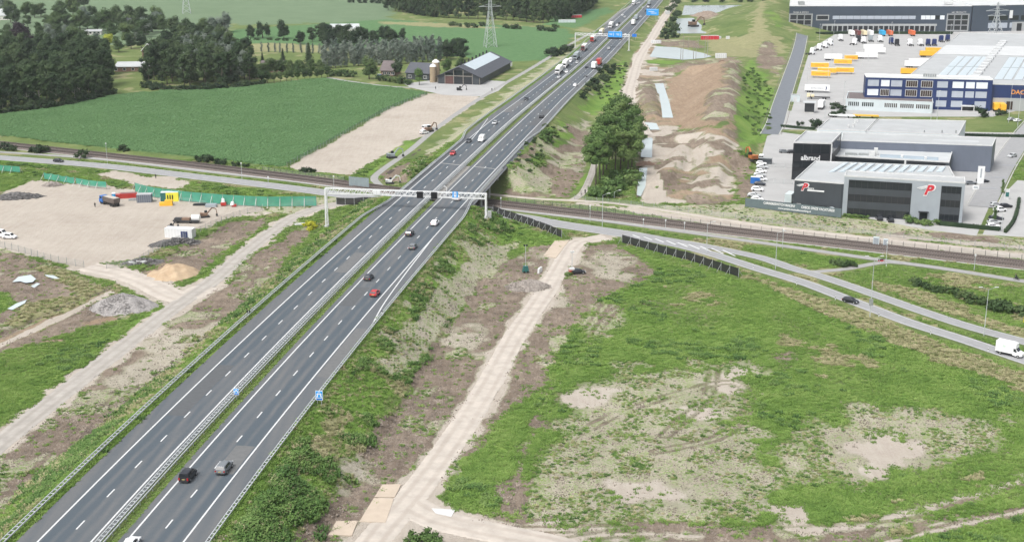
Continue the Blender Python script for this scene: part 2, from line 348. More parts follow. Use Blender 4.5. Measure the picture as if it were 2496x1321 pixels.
# ------------------------------------------------------------------ ground cover zones (photo polygons on the land), later ones win
#  1 lush grass  2 dry straw grass  3 bare grey-brown soil  4 pale sand  5 ochre sand  6 crop green  7 far pale field  8 sparse weeds on soil  0 plain meadow
ZN = [
    (7, 3, [(-700, -60), (560, -60), (950, -60), (960, 35), (900, 50), (560, 60), (560, 110), (-700, 110)]),
    (7, 3, [(560, 20), (950, 20), (960, 52), (580, 62)]),
    (6, 2, [(560, 75), (940, 50), (1380, 72), (1400, 90), (1330, 150), (1260, 152), (1100, 140), (560, 105)]),
    (2, 2, [(920, 55), (1090, 58), (1240, 72), (1090, 70), (930, 60)]),
    (2, 2, [(575, 108), (700, 108), (830, 118), (810, 130), (580, 122)]),
    (6, 2, [(1340, 38), (1480, 20), (1500, 30), (1400, 70), (1330, 62)]),
    (6, 1.0, [(-60, 292), (0, 281), (150, 262), (275, 234), (420, 222), (640, 209), (800, 191), (905, 205), (1042, 229), (950, 266), (700, 406), (640, 414), (450, 387), (200, 357), (0, 332), (-60, 325)]),
    (4, 1.0, [(1046, 229), (1120, 230), (1182, 238), (1128, 276), (1040, 328), (955, 368), (860, 428), (722, 416), (704, 406), (950, 268)]),
    (1, 2, [(862, 428), (960, 366), (1002, 338), (1010, 352), (930, 405), (900, 432)]),
    (3, 2, [(905, 470), (920, 445), (940, 420), (1010, 385), (1000, 440), (960, 470)]),
    (8, 3, [(1000, 410), (1120, 310), (1220, 238), (1400, 110), (1420, 112), (1290, 215), (1120, 345), (1020, 430)]),
    # verges around the left road
    (1, 2, [(-60, 395), (0, 400), (240, 420), (245, 418), (0, 388)]),
    (1, 2, [(0, 410), (180, 425), (330, 450), (300, 462), (200, 470), (120, 455), (0, 460)]),
    (1, 2, [(460, 445), (640, 465), (780, 485), (770, 495), (600, 480), (450, 452)]),
    (4, 1.5, [(350, 428), (420, 430), (460, 447), (440, 462), (340, 452), (240, 425), (280, 418)]),
    # site yard
    (4, 1.5, [(-60, 610), (0, 607), (170, 647), (330, 634), (420, 592), (560, 530), (650, 522), (700, 515), (640, 502), (500, 490), (330, 466), (270, 452), (140, 448), (80, 436), (15, 470), (-60, 500)]),
    (8, 3, [(640, 500), (800, 480), (860, 486), (780, 502), (700, 522), (640, 515)]),
    # left slopes and works
    (3, 2, [(-60, 610), (0, 610), (160, 652), (300, 715), (395, 742), (300, 775), (200, 800), (0, 870), (-60, 900)]),
    (2, 2, [(85, 642), (160, 658), (250, 700), (240, 712), (130, 680)]),
    (2, 2, [(140, 664), (230, 690), (290, 712), (150, 770), (60, 790), (0, 800), (60, 740), (180, 722)]),
    (5, 1.2, [(-60, 850), (0, 828), (140, 766), (270, 706), (278, 712), (200, 752), (90, 815), (0, 846), (-60, 870)]),
    (5, 1.2, [(75, 850), (120, 825), (168, 824), (160, 838), (90, 852)]),
    (5, 1.2, [(200, 788), (275, 770), (290, 775), (215, 792)]),
    (4, 1.5, [(225, 655), (335, 672), (440, 708), (475, 690), (530, 662), (556, 700), (482, 748), (428, 764), (395, 738), (335, 716)]), (4, .8, [(-60, 866), (0, 836), (140, 770), (272, 708), (280, 714), (150, 780), (0, 850), (-60, 880)]), (3, 1.2, [(-60, 880), (0, 852), (150, 784), (280, 728), (290, 742), (160, 800), (0, 880), (-60, 905)]), (3, 2, [(0, 640), (60, 650), (110, 672), (60, 672), (20, 660)]),
    (5, 1.5, [(345, 670), (400, 640), (470, 632), (478, 665), (450, 688), (400, 690)]),
    (3, 2, [(330, 668), (450, 600), (560, 545), (650, 528), (660, 545), (560, 612), (470, 672), (440, 640), (400, 640)]),
    (1, 1.5, [(468, 684), (560, 612), (652, 548), (684, 545), (610, 602), (520, 672), (480, 690)]),
    (1, 2, [(-60, 960), (0, 925), (200, 830), (330, 770), (405, 748), (330, 812), (170, 932), (0, 1064), (-60, 1110)]),
    (0, 2, [(-60, 880), (0, 860), (160, 826), (300, 780), (200, 830), (0, 930), (-60, 960)]),
    (1, 1.5, [(-60, 700), (0, 705), (50, 735), (30, 748), (-60, 790)]),
    (3, 2, [(-60, 1180), (0, 1096), (180, 950), (340, 828), (440, 750), (540, 700), (640, 610), (760, 545), (720, 620), (640, 705), (480, 850), (300, 1000), (100, 1165), (-60, 1300)]),
    (1, 1.2, [(-60, 1330), (100, 1172), (300, 1010), (480, 858), (640, 712), (720, 630), (800, 540), (900, 495), (960, 480), (800, 640), (640, 790), (440, 985), (90, 1321), (-60, 1450)]),
    (2, 1.2, [(180, 1160), (300, 1040), (480, 880), (620, 750), (640, 752), (500, 890), (320, 1050), (200, 1165)]),
    # right embankment
    (1, 1.5, [(500, 1400), (600, 1180), (780, 990), (930, 800), (1120, 560), (1160, 500), (1290, 560), (1370, 590), (1300, 620), (1200, 600), (1120, 700), (1040, 820), (940, 1000), (860, 1120), (720, 1321), (690, 1400)]),
    (8, 2, [(1180, 590), (1260, 590), (1240, 640), (1120, 760), (1040, 860), (960, 930), (920, 900), (960, 830), (1080, 700)]),
    (2, 1.5, [(760, 1090), (800, 1030), (850, 1000), (860, 1020), (800, 1090), (740, 1150)]),
    (3, 2, [(690, 1400), (720, 1321), (800, 1190), (905, 1060), (1000, 940), (1090, 800), (1180, 680), (1290, 605), (1400, 585), (1420, 620), (1380, 660), (1340, 720), (1270, 830), (1190, 970), (1060, 1160), (930, 1310), (860, 1400)]),
    (3, 2, [(1395, 600), (1500, 592), (1570, 620), (1590, 650), (1530, 690), (1440, 740), (1340, 830), (1290, 960), (1200, 1070), (1150, 1150), (1080, 1230), (1040, 1230), (1120, 1100), (1250, 880), (1360, 690)]),
    (1, 2, [(1505, 598), (1640, 640), (1800, 682), (1900, 715), (2000, 760), (2150, 820), (2330, 890), (2560, 985), (2560, 1160), (2300, 1230), (2150, 1260), (1900, 1290), (1700, 1280), (1270, 1270), (1180, 1240), (1050, 1230), (1150, 1120), (1270, 1000), (1380, 830), (1450, 730), (1600, 650)]),
    (3, 2, [(1380, 745), (1450, 715), (1560, 650), (1610, 655), (1480, 720), (1400, 800), (1350, 880), (1320, 960), (1280, 980), (1300, 900), (1350, 800)]),
    (8, 14, [(1290, 1130), (1340, 1000), (1400, 920), (1560, 890), (1850, 890), (1860, 960), (1790, 1010), (1850, 1080), (1900, 1180), (1880, 1290), (1270, 1290), (1250, 1230)]),
    (8, 14, [(1900, 1120), (2000, 1040), (2120, 990), (2300, 980), (2430, 1020), (2440, 1100), (2300, 1160), (2130, 1200), (1980, 1180)]),
    (4, 9, [(1375, 945), (1470, 930), (1490, 965), (1440, 1000), (1385, 1005)]),
    (4, 9, [(1640, 980), (1700, 980), (1770, 1020), (1740, 1035), (1660, 1015)]),
    (4, 9, [(1700, 930), (1810, 900), (1830, 950), (1760, 970)]),
    (4, 9, [(2060, 1100), (2150, 1060), (2250, 1080), (2210, 1150), (2140, 1170), (2080, 1130)]),
    (4, 9, [(1880, 1220), (1930, 1215), (1990, 1240), (1960, 1280), (1900, 1280)]),
    (4, 9, [(1480, 1180), (1600, 1170), (1700, 1200), (1640, 1240), (1500, 1230)]),
    (4, 2.5, [(780, 1400), (800, 1321), (868, 1272), (928, 1192), (985, 1178), (1050, 1150), (1046, 1212), (1110, 1240), (1250, 1272), (1400, 1318), (1520, 1400)]),
    (1, 1.5, [(1180, 1090), (1230, 1010), (1310, 960), (1345, 965), (1330, 1050), (1270, 1170), (1235, 1180), (1250, 1090)]),
    (3, 2, [(1230, 1190), (1300, 1010), (1325, 1000), (1310, 1080), (1260, 1250), (1220, 1260)]),
    (3, 2, [(1180, 1262), (1400, 1272), (1880, 1272), (2100, 1265), (2250, 1225), (2400, 1180), (2560, 1130), (2560, 1180), (2420, 1225), (2280, 1268), (2150, 1310), (2000, 1400), (1100, 1400), (1300, 1330)]),
    (3, 2, [(2150, 1312), (2300, 1270), (2560, 1215), (2560, 1240), (2300, 1296), (2180, 1330)]),
    (1, 1.5, [(2250, 1255), (2400, 1205), (2560, 1165), (2560, 1212), (2330, 1262)]),
    (1, 1.5, [(2200, 1312), (2330, 1290), (2560, 1240), (2560, 1400), (2150, 1400)]),
    (4, 2.5, [(1880, 1278), (2100, 1264), (2250, 1224), (2400, 1180), (2560, 1130), (2560, 1160), (2400, 1206), (2260, 1250), (2100, 1298), (1950, 1321)]), (4, 1.5, [(2150, 1320), (2300, 1278), (2560, 1224), (2560, 1238), (2300, 1293), (2180, 1328)]), (4, 4, [(1280, 1290), (1500, 1284), (1750, 1296), (1850, 1310), (1700, 1318), (1400, 1312)]),
    (2, 1.5, [(1830, 672), (1960, 710), (2130, 775), (2330, 850), (2560, 930), (2560, 960), (2330, 895), (2130, 815), (1990, 755), (1900, 712)]),
    (0, 9, [(1600, 700), (1720, 690), (1800, 740), (1760, 800), (1640, 790)]), (0, 9, [(1900, 760), (2100, 850), (2200, 930), (2050, 960), (1900, 880)]), (2, 12, [(2000, 850), (2080, 860), (2060, 890), (1990, 880)]), (0, 9, [(2150, 1210), (2400, 1110), (2500, 1100), (2450, 1170), (2200, 1240)]),
    (3, 6, [(1870, 868), (1930, 860), (1960, 880), (1890, 890)]), (8, 9, [(1420, 770), (1500, 740), (1520, 800), (1430, 850)]),
    # between the right-hand roads
    (2, 2, [(2120, 680), (2230, 700), (2400, 770), (2560, 830), (2560, 850), (2380, 785), (2230, 730), (2130, 700)]),
    (1, 1.5, [(1830, 600), (2130, 640), (1990, 656), (1860, 618)]),
    (4, 1.5, [(1400, 492), (1600, 512), (1850, 546), (2150, 578), (2560, 622), (2560, 640), (2150, 598), (1850, 566), (1600, 526), (1410, 498)]),
    (8, 2, [(1560, 500), (1830, 500), (2060, 530), (2560, 590), (2560, 622), (2150, 578), (1850, 546), (1600, 512)]),
    (3, 2, [(2150, 555), (2560, 590), (2560, 602), (2160, 572)]),
    (4, 1.5, [(2120, 566), (2360, 588), (2560, 605), (2560, 612), (2340, 596), (2130, 576)]),
    # corner by the bridge and the trees
    (3, 2, [(1225, 440), (1330, 330), (1420, 250), (1440, 300), (1450, 380), (1425, 440), (1390, 480), (1230, 480)]),
    (1, 2, [(1225, 440), (1290, 390), (1360, 320), (1400, 330), (1330, 400), (1260, 450)]),
    (1, 1.5, [(1390, 470), (1425, 430), (1440, 385), (1450, 390), (1425, 450), (1405, 475)]),
    (1, 2, [(1330, 330), (1440, 230), (1520, 150), (1530, 200), (1520, 260), (1480, 260), (1400, 300)]),
    # works on the right
    (4, 2, [(1520, 320), (1512, 260), (1530, 190), (1555, 140), (1590, 90), (1606, 92), (1600, 160), (1620, 165), (1640, 160), (1660, 200), (1660, 330), (1600, 500), (1560, 490), (1560, 330)]),
    (3, 2, [(1556, 205), (1590, 195), (1604, 230), (1612, 285), (1566, 286), (1558, 250)]),
    (5, 2, [(1622, 192), (1700, 168), (1765, 160), (1800, 155), (1812, 200), (1795, 300), (1740, 312), (1660, 318), (1646, 290), (1630, 235)]),
    (3, 2, [(1715, 238), (1760, 215), (1770, 165), (1800, 160), (1812, 200), (1798, 290), (1762, 305), (1712, 290)]),
    (4, 2, [(1575, 490), (1600, 400), (1650, 320), (1740, 312), (1800, 305), (1815, 370), (1800, 440), (1790, 490), (1700, 500)]),
    (3, 2, [(1760, 372), (1800, 360), (1830, 400), (1835, 480), (1790, 490), (1810, 440)]),
    (1, 2, [(1805, 165), (1830, 148), (1870, 190), (1895, 230), (1880, 320), (1866, 340), (1850, 350), (1815, 375), (1800, 320), (1795, 290), (1815, 210)]),
    (1, 2, [(1575, 145), (1640, 150), (1660, 148), (1650, 158), (1580, 156)]),
    (3, 2, [(1600, 95), (1700, 100), (1720, 118), (1640, 116), (1600, 112)]),
    (3, 2, [(1650, 155), (1760, 138), (1800, 142), (1812, 165), (1760, 170), (1640, 178)]),
    (2, 2, [(1720, 95), (1850, 82), (1900, 90), (1915, 130), (1840, 140), (1730, 135)]),
    (3, 1.5, [(1846, 110), (1880, 98), (1895, 130), (1920, 150), (1900, 185), (1850, 165)]),
    (0, 2, [(1720, 85), (1760, 45), (1850, 15), (1900, 10), (1920, 40), (1918, 80), (1800, 92)]),
    (2, 2, [(1825, 85), (1838, 40), (1850, 15), (1868, 20), (1860, 60), (1880, 85)]),
    (1, 2, [(1862, 22), (1890, 30), (1912, 55), (1912, 75), (1880, 60)]),
    (3, 2, [(1690, 36), (1750, 34), (1745, 46), (1700, 48)]),
]

RUTS = [[(1440, 830), (1500, 755), (1600, 735), (1700, 760), (1720, 800)], [(1470, 770), (1540, 742), (1640, 760)], [(1260, 1240), (1300, 1100), (1350, 960), (1420, 830), (1480, 740), (1560, 670)], [(1150, 1290), (1400, 1288), (1700, 1285), (1950, 1290), (2150, 1280), (2330, 1245), (2560, 1170)], [(1300, 1330), (1500, 1300), (1700, 1305), (1900, 1318), (2000, 1340)], [(2150, 1322), (2320, 1284), (2560, 1228)], [(760, 1321), (900, 1130), (1010, 960), (1110, 800), (1200, 690), (1280, 630)], [(820, 1321), (950, 1140), (1060, 980), (1150, 850), (1250, 720)], [(1330, 1100), (1500, 1010), (1650, 960), (1780, 930), (1830, 980), (1760, 1060), (1600, 1100)], [(1620, 1060), (1720, 970), (1740, 900)], [(60, 1180), (250, 1000), (420, 860), (560, 740), (640, 640)],
        [(1730, 500), (1722, 420), (1735, 340), (1745, 300)], [(1700, 500), (1690, 430), (1700, 350), (1720, 320)], [(1640, 480), (1655, 400), (1690, 330)]]
DITCH = [resample(GP(p), 3.0) for p in ([(-60, 848), (0, 818), (130, 757), (272, 699)], [(330, 668), (390, 634), (450, 606), (560, 549), (640, 522)], [(1556, 480), (1560, 400), (1575, 330), (1590, 290)])]
RUTW = [resample(GP(p), 3.0) for p in RUTS]
# ------------------------------------------------------------------ the ground: one sheet to the horizon
GR = 0.0026
_rows = [30.0, 80.0, 120.0, 145.0]
y = 160.0
while y < 1500: _rows.append(y); y *= 1 + GR
while y < 16000: _rows.append(y); y *= 1.06
_rows = np.array(_rows)
_cols = np.r_[[-9, -4, -2, -1.2, -0.8, -0.6], np.arange(-0.50, 0.5001, GR), [0.6, 0.8, 1.2, 2, 4, 9]]
NR, NC = len(_rows), len(_cols)
TY = np.repeat(_rows, NC); TX = np.clip((np.outer(_rows, _cols)).ravel(), -17000, 17000)
TZ0 = hgt(TX, TY)
ZW = np.zeros((9, TX.size)); ZW[0] = 1.0
_nz = fbm(TX, TY, 6.0, 4) - 0.5
_act = (TY < 1700) & (np.abs(TX) < TY * 0.52)
_far = TY >= 1360
for ztype, e, pp in ZN:
    wp = GP(pp); P = np.array(wp); mx = 12.0
    m = _act & (TX > P[:, 0].min() - mx) & (TX < P[:, 0].max() + mx) & (TY > P[:, 1].min() - mx) & (TY < P[:, 1].max() + mx)
    idx = np.where(m)[0]
    if not len(idx): continue
    x, yy = TX[idx], TY[idx]
    ins = inpoly(wp, x, yy); d, _ = dpoly(wp, x, yy, True)
    sd = np.where(ins, d, -d); ee = e * np.maximum(1.0, yy / 380.0) * 0.6
    w = sstep(-ee, ee, sd + _nz[idx] * ee * (5.0 if e < 5 else 2.6))
    ZW[:, idx] *= (1 - w); ZW[ztype, idx] += w
# verges and median of the motorway are grass
_dx = TX - road_x(TY); _hw = road_hw(TY)
m = (np.abs(_dx) < 3.2) & (TY < 1400); ZW[:, m] = 0; ZW[1, m] = 0.3; ZW[0, m] = .3; ZW[2, m] = 0.15; ZW[3, m] = .25
m = (_dx < -_hw - 3.0) & (_dx > -_hw - 7.5) & (TY < 1400) & (TZ0 > 0.6); ZW[:, m] *= 0.35; ZW[1, m] += 0.65
# railway ballast shoulder
_RD, _ = dpoly(RAIL, TX, TY); m = (_RD < 5.5) & _act; ZW[:, m] *= 0.5; ZW[0, m] += 0.5; m = (_RD > 5.0) & (_RD < 13) & _act & (TX < 0); ZW[:, m] *= .4; ZW[1, m] += .3; ZW[0, m] += .3
# patchiness of the green and the soil
_p1 = fbm(TX + 300, TY, 22.0, 4); _p2 = fbm(TX - 120, TY + 80, 9.0, 4)
k = ZW[1] * sstep(0.56, 0.70, _p1) * 0.55; ZW[0] += k; ZW[1] -= k
k = ZW[3] * sstep(0.58, 0.66, _p2) * 0.8; ZW[8] += k; ZW[3] -= k
k = ZW[3] * sstep(0.60, 0.70, _p1) * 0.6; ZW[4] += k; ZW[3] -= k
k = ZW[0] * sstep(0.55, 0.68, _p2) * 0.7; ZW[2] += k; ZW[0] -= k
_onslope = (TZ0 > 0.4) & (TZ0 < zroad(TY) - 0.5) & (np.abs(_dx) < 60) & (TY > 280)
k = ZW[1] * sstep(0.50, 0.60, _p2) * _onslope * 0.8; ZW[8] += k; ZW[1] -= k
# dusty margins of the unpaved tracks
for k_ in ('haul_track', 'yard_track', 'sand_track', 'bend_track', 'building_haul_road'):
    P = np.array(WAYW[k_]); m = (TX > P[:, 0].min() - 9) & (TX < P[:, 0].max() + 9) & (TY > P[:, 1].min() - 9) & (TY < P[:, 1].max() + 9); idx = np.where(m)[0]; d, _ = dpoly(WAYW[k_], TX[idx], TY[idx])
    w = 1 - sstep(-.9, 1.6, d - WAYS[k_][1] / 2 + _nz[idx] * 5.0); ZW[:, idx] *= (1 - w); ZW[4, idx] += w
k = ZW[4] * sstep(.50, .60, _p2) * .8 * ((TY > 430) & (TX > 55)); ZW[3] += k; ZW[4] -= k
k = ZW[4] * sstep(.44, .56, _p1) * .85 * ((TY > 430) & (TX > 55)); ZW[5] += k; ZW[4] -= k
RUTZ = np.zeros(TX.size)
for path in RUTW:
    P = np.array(path); m = (TX > P[:, 0].min() - 4) & (TX < P[:, 0].max() + 4) & (TY > P[:, 1].min() - 4) & (TY < P[:, 1].max() + 4); idx = np.where(m)[0]; d, _ = dpoly(path, TX[idx], TY[idx])
    w = (1 - sstep(.35, .9, np.abs(d - 1.05))) * (.45 + .9 * _nz[idx]).clip(0, .85); RUTZ[idx] = np.maximum(RUTZ[idx], w); g_ = ZW[1, idx] + ZW[0, idx] + ZW[8, idx] + ZW[4, idx] * .6; ZW[:, idx] *= (1 - w * (g_ > .4)); ZW[3, idx] += w * (g_ > .4)
DITZ = np.zeros(TX.size)
for path in DITCH:
    P = np.array(path); m = (TX > P[:, 0].min() - 4) & (TX < P[:, 0].max() + 4) & (TY > P[:, 1].min() - 4) & (TY < P[:, 1].max() + 4); idx = np.where(m)[0]; d, _ = dpoly(path, TX[idx], TY[idx]); w = 1 - sstep(.4, 1.5, d + _nz[idx] * .8); DITZ[idx] = np.maximum(DITZ[idx], w); q = w * .8; ZW[:, idx] *= (1 - q); ZW[3, idx] += q
# relief
_f1 = fbm(TX, TY, 3.2, 3) - 0.5; _f2 = fbm(TX + 55, TY - 31, 11.0, 3) - 0.5
AMP = np.array([0.18, 0.22, 0.16, 0.55, 0.14, 0.45, 0.18, 0.1, 0.35])
amp = (ZW * AMP[:, None]).sum(0); amp = np.where((TY > 430) & (TX > 55) & (TY < 760), amp * 3.0, amp)
flat = np.ones(TX.size); low = np.zeros(TX.size)
_cell = TY * GR
for k_, path in WAYW.items():
    w = WAYS[k_][1] / 2; P = np.array(path)
    m = (TX > P[:, 0].min() - 9) & (TX < P[:, 0].max() + 9) & (TY > P[:, 1].min() - 9) & (TY < P[:, 1].max() + 9)
    idx = np.where(m)[0]; d, _ = dpoly(path, TX[idx], TY[idx])
    tr_ = k_ in ('haul_track', 'yard_track', 'sand_track', 'bend_track', 'building_haul_road'); flat[idx] = np.minimum(flat[idx], sstep(w - 2.0, w - .6, d) if tr_ else sstep(w, w + 3.0, d)); low[idx] = np.maximum(low[idx], (d < w - np.minimum(_cell[idx] * 1.1, 1.6)) * 0.12)
d = _RD; flat = np.minimum(flat, sstep(4, 8, d))
for P_ in list(PAVW.values()):
    ins = inpoly(P_, TX, TY); dd, _ = dpoly(P_, TX, TY, True)
    flat[ins | (dd < 2)] = 0; low[ins & (dd > _cell * 1.2)] = 0.15
for P_ in WATW.values():
    ins = inpoly(P_, TX, TY) & (TY < 1500); dd, _ = dpoly(P_, TX, TY, True)
    dep = np.where(ins, np.minimum(0.25 + dd * 0.35, 1.2), np.clip(0.25 - dd * 0.25, 0, 1)); dep = np.where(ins & (TY > 700), np.maximum(dep, .8), dep); low = np.maximum(low, dep * (dd < 90)); flat[ins] = 0
_onroad = (_dx > -_hw - 3.6) & (_dx < _hw + 4.2); flat[_onroad] = 0
low[_onroad & (np.abs(_dx) > 2.6)] = np.maximum(low[_onroad & (np.abs(_dx) > 2.6)], 0.10)
flat[TY > 1400] = 0
TZ = TZ0 + (_f1 * 0.7 + _f2 * 0.9) * amp * flat - low + .8 * ZW[6] * flat - RUTZ * .16 * flat - DITZ * .8
TZ[(np.abs(TX) > TY * 0.51)] -= 0.3
gi = np.arange(NR * NC).reshape(NR, NC)
F = np.stack([gi[:-1, :-1].ravel(), gi[:-1, 1:].ravel(), gi[1:, 1:].ravel(), gi[1:, :-1].ravel()], 1)
def np_mesh(name, V, F):
    me = bpy.data.meshes.new(name); me.vertices.add(len(V)); me.vertices.foreach_set('co', np.asarray(V, np.float32).ravel())
    n = F.shape[1]; me.loops.add(F.size); me.loops.foreach_set('vertex_index', F.astype(np.int32).ravel())
    me.polygons.add(len(F)); me.polygons.foreach_set('loop_start', np.arange(0, F.size, n, dtype=np.int32))
    me.polygons.foreach_set('loop_total', np.full(len(F), n, np.int32)); me.update(calc_edges=True); return me
gm = np_mesh('ground', np.stack([TX, TY, TZ], 1), F)
gm.polygons.foreach_set('use_smooth', np.ones(len(F), bool))
for nm, rows_ in (('za', (1, 2, 3, 4)), ('zb', (5, 6, 7, 8))):
    a = gm.attributes.new(nm, 'FLOAT_COLOR', 'POINT'); a.data.foreach_set('color', np.stack([ZW[i] for i in rows_], 1).astype(np.float32).ravel())

def ground_material():
    m = bpy.data.materials.new('ground_cover'); m.use_nodes = True; T = m.node_tree; n = T.nodes; l = T.links; b = n['Principled BSDF']
    b.inputs['Roughness'].default_value = 0.95; b.inputs['Specular IOR Level'].default_value = 0.15
    tc = n.new('ShaderNodeTexCoord')
    def noise(sc, det=4, rough=0.6, mp=None, rot=0.0):
        t = n.new('ShaderNodeTexNoise'); t.inputs['Scale'].default_value = sc; t.inputs['Detail'].default_value = det; t.inputs['Roughness'].default_value = rough
        src = tc.outputs['Object']
        if mp:
            q = n.new('ShaderNodeMapping'); q.inputs['Scale'].default_value = mp; q.inputs['Rotation'].default_value = (0, 0, rot); l.new(src, q.inputs[0]); src = q.outputs[0]
        l.new(src, t.inputs['Vector']); return t.outputs['Fac']
    def math_(op, a, c=None, d=None):
        t = n.new('ShaderNodeMath'); t.operation = op
        for i, q in enumerate((a, c, d)):
            if q is None: continue
            if isinstance(q, (int, float)): t.inputs[i].default_value = q
            else: l.new(q, t.inputs[i])
        return t.outputs[0]
    N0 = noise(0.045, 3); N1 = noise(0.30, 4); N2 = noise(1.9, 5, 0.7); NS = noise(1.0, 4, 0.6, (0.9, 0.07, 1), R(9)); N3 = noise(5.0, 4, 0.7)
    mixn = math_('ADD', math_('MULTIPLY', N1, 0.4), math_('ADD', math_('MULTIPLY', N2, 0.4), math_('MULTIPLY', N3, 0.2)))
    mixs = math_('ADD', math_('MULTIPLY', NS, 0.22), math_('ADD', math_('MULTIPLY', mixn, 0.5), math_('MULTIPLY', N0, .28)))
    mixb = math_('ADD', math_('MULTIPLY', N0, 0.5), math_('MULTIPLY', mixn, 0.5))
    def ramp(f, cols, a=0.32, c=0.68):
        r = n.new('ShaderNodeValToRGB'); r.color_ramp.elements[0].position = a; r.color_ramp.elements[1].position = c
        r.color_ramp.elements[0].color = (*cols[0], 1); r.color_ramp.elements[1].color = (*cols[-1], 1)
        if len(cols) == 3: e = r.color_ramp.elements.new((a + c) / 2); e.color = (*cols[1], 1)
        l.new(f, r.inputs[0]); return r.outputs[0]
    def mix(a, c, f):
        t = n.new('ShaderNodeMix'); t.data_type = 'RGBA'; l.new(f, t.inputs['Factor']); l.new(a, t.inputs['A']); l.new(c, t.inputs['B']); return t.outputs['Result']
    sep = {}
    for nm, ids in (('za', (1, 2, 3, 4)), ('zb', (5, 6, 7, 8))):
        a = n.new('ShaderNodeAttribute'); a.attribute_name = nm; s = n.new('ShaderNodeSeparateColor'); l.new(a.outputs['Color'], s.inputs[0])
        for i, q in zip(ids, (s.outputs[0], s.outputs[1], s.outputs[2], a.outputs['Alpha'])): sep[i] = q
    def fac(i, k=0.75):
        w = math_('ADD', sep[i], math_('MULTIPLY', math_('SUBTRACT', math_('ADD', math_('MULTIPLY', N2, 0.6), math_('MULTIPLY', N3, 0.4)), 0.5), k))
        t = n.new('ShaderNodeMath'); t.operation = 'MULTIPLY_ADD'; t.use_clamp = True; l.new(w, t.inputs[0]); t.inputs[1].default_value = 2.6; t.inputs[2].default_value = -0.8; return t.outputs[0]
    meadow = ramp(mixb, [(0.062, 0.104, 0.032), (0.118, 0.162, 0.052), (0.185, 0.205, 0.090)])
    lush = ramp(math_('ADD', math_('MULTIPLY', N0, .45), math_('ADD', math_('MULTIPLY', N1, .25), math_('MULTIPLY', N2, .3))), [(0.078, 0.146, 0.028), (0.125, 0.218, 0.042), (0.195, 0.268, 0.072)], .38, .62)
    straw = ramp(mixn, [(0.135, 0.158, 0.062), (0.235, 0.232, 0.120), (0.33, 0.31, 0.19)])
    soil = ramp(mixs, [(0.098, 0.076, 0.058), (0.190, 0.153, 0.120), (0.315, 0.262, 0.208)], 0.38, 0.63)
    sand = ramp(mixs, [(0.29, 0.254, 0.212), (0.395, 0.355, 0.307), (0.475, 0.438, 0.388)])
    ochre = ramp(mixs, [(0.160, 0.112, 0.076), (0.262, 0.196, 0.138), (0.37, 0.295, 0.22)])
    crop = ramp(mixn, [(0.062, 0.134, 0.054), (0.086, 0.170, 0.070), (0.112, 0.202, 0.088)], 0.36, 0.64)
    pale = ramp(mixb, [(0.105, 0.160, 0.090), (0.150, 0.210, 0.125)])
    speck = n.new('ShaderNodeMath'); speck.operation = 'MULTIPLY_ADD'; speck.use_clamp = True
    l.new(math_('ADD', math_('MULTIPLY', N2, 0.5), math_('ADD', math_('MULTIPLY', N1, 0.3), math_('MULTIPLY', N3, .2))), speck.inputs[0]); speck.inputs[1].default_value = 9.0; speck.inputs[2].default_value = -4.25
    weed = mix(ramp(mixs, [(0.20, 0.178, 0.135), (0.34, 0.31, 0.25), (0.46, 0.43, 0.36)], 0.32, 0.64), lush, speck.outputs[0])
    c = meadow
    for i, col in ((7, pale), (6, crop), (2, straw), (8, weed), (1, lush), (3, soil), (5, ochre), (4, sand)): c = mix(c, col, fac(i, 0.25 if i in (6, 7) else 0.8))
    l.new(c, b.inputs['Base Color'])
    bp = n.new('ShaderNodeBump'); bp.inputs['Strength'].default_value = 0.75; bp.inputs['Distance'].default_value = 0.5
    l.new(math_('ADD', N2, math_('MULTIPLY', N3, 0.5)), bp.inputs['Height']); l.new(bp.outputs[0], b.inputs['Normal'])
    return m
gm.materials.append(ground_material())
tag(OB('ground', gm), kind='structure')
def zone_at(x, y):
    """index of the nearest ground vertex"""
    r = np.clip(np.searchsorted(_rows, y), 0, NR - 1); c = np.clip(np.searchsorted(_cols, x / y), 0, NC - 1); return r * NC + c

# ------------------------------------------------------------------ low growth: tufts on the near grass and slopes
def tuft_mesh(name, n, h, r, w, mat, seed):
    rg = random.Random(seed); b = MB()
    for i in range(n):
        a = rg.uniform(0, 6.283); q = rg.uniform(0, 1) ** 0.5 * r; x, y = q * math.cos(a), q * math.sin(a); hh = h * rg.uniform(0.5, 1.0); t = rg.uniform(0, 6.283)
        lx, ly = math.cos(t) * hh * rg.uniform(0.2, 0.9), math.sin(t) * hh * rg.uniform(0.2, 0.9); ww = w * rg.uniform(0.6, 1.2)
        px, py = -math.sin(t) * ww, math.cos(t) * ww
        b.add([(x - px, y - py, -0.05), (x + px, y + py, -0.05), (x + lx * 0.6 + px * 1.1, y + ly * 0.6 + py * 1.1, hh * 0.75), (x + lx * 0.6 - px * 1.1, y + ly * 0.6 - py * 1.1, hh * 0.75), (x + lx * 1.25, y + ly * 1.25, hh * 0.8)], [(0, 1, 2, 3), (3, 2, 4)])
    return b.mesh(name, mat)
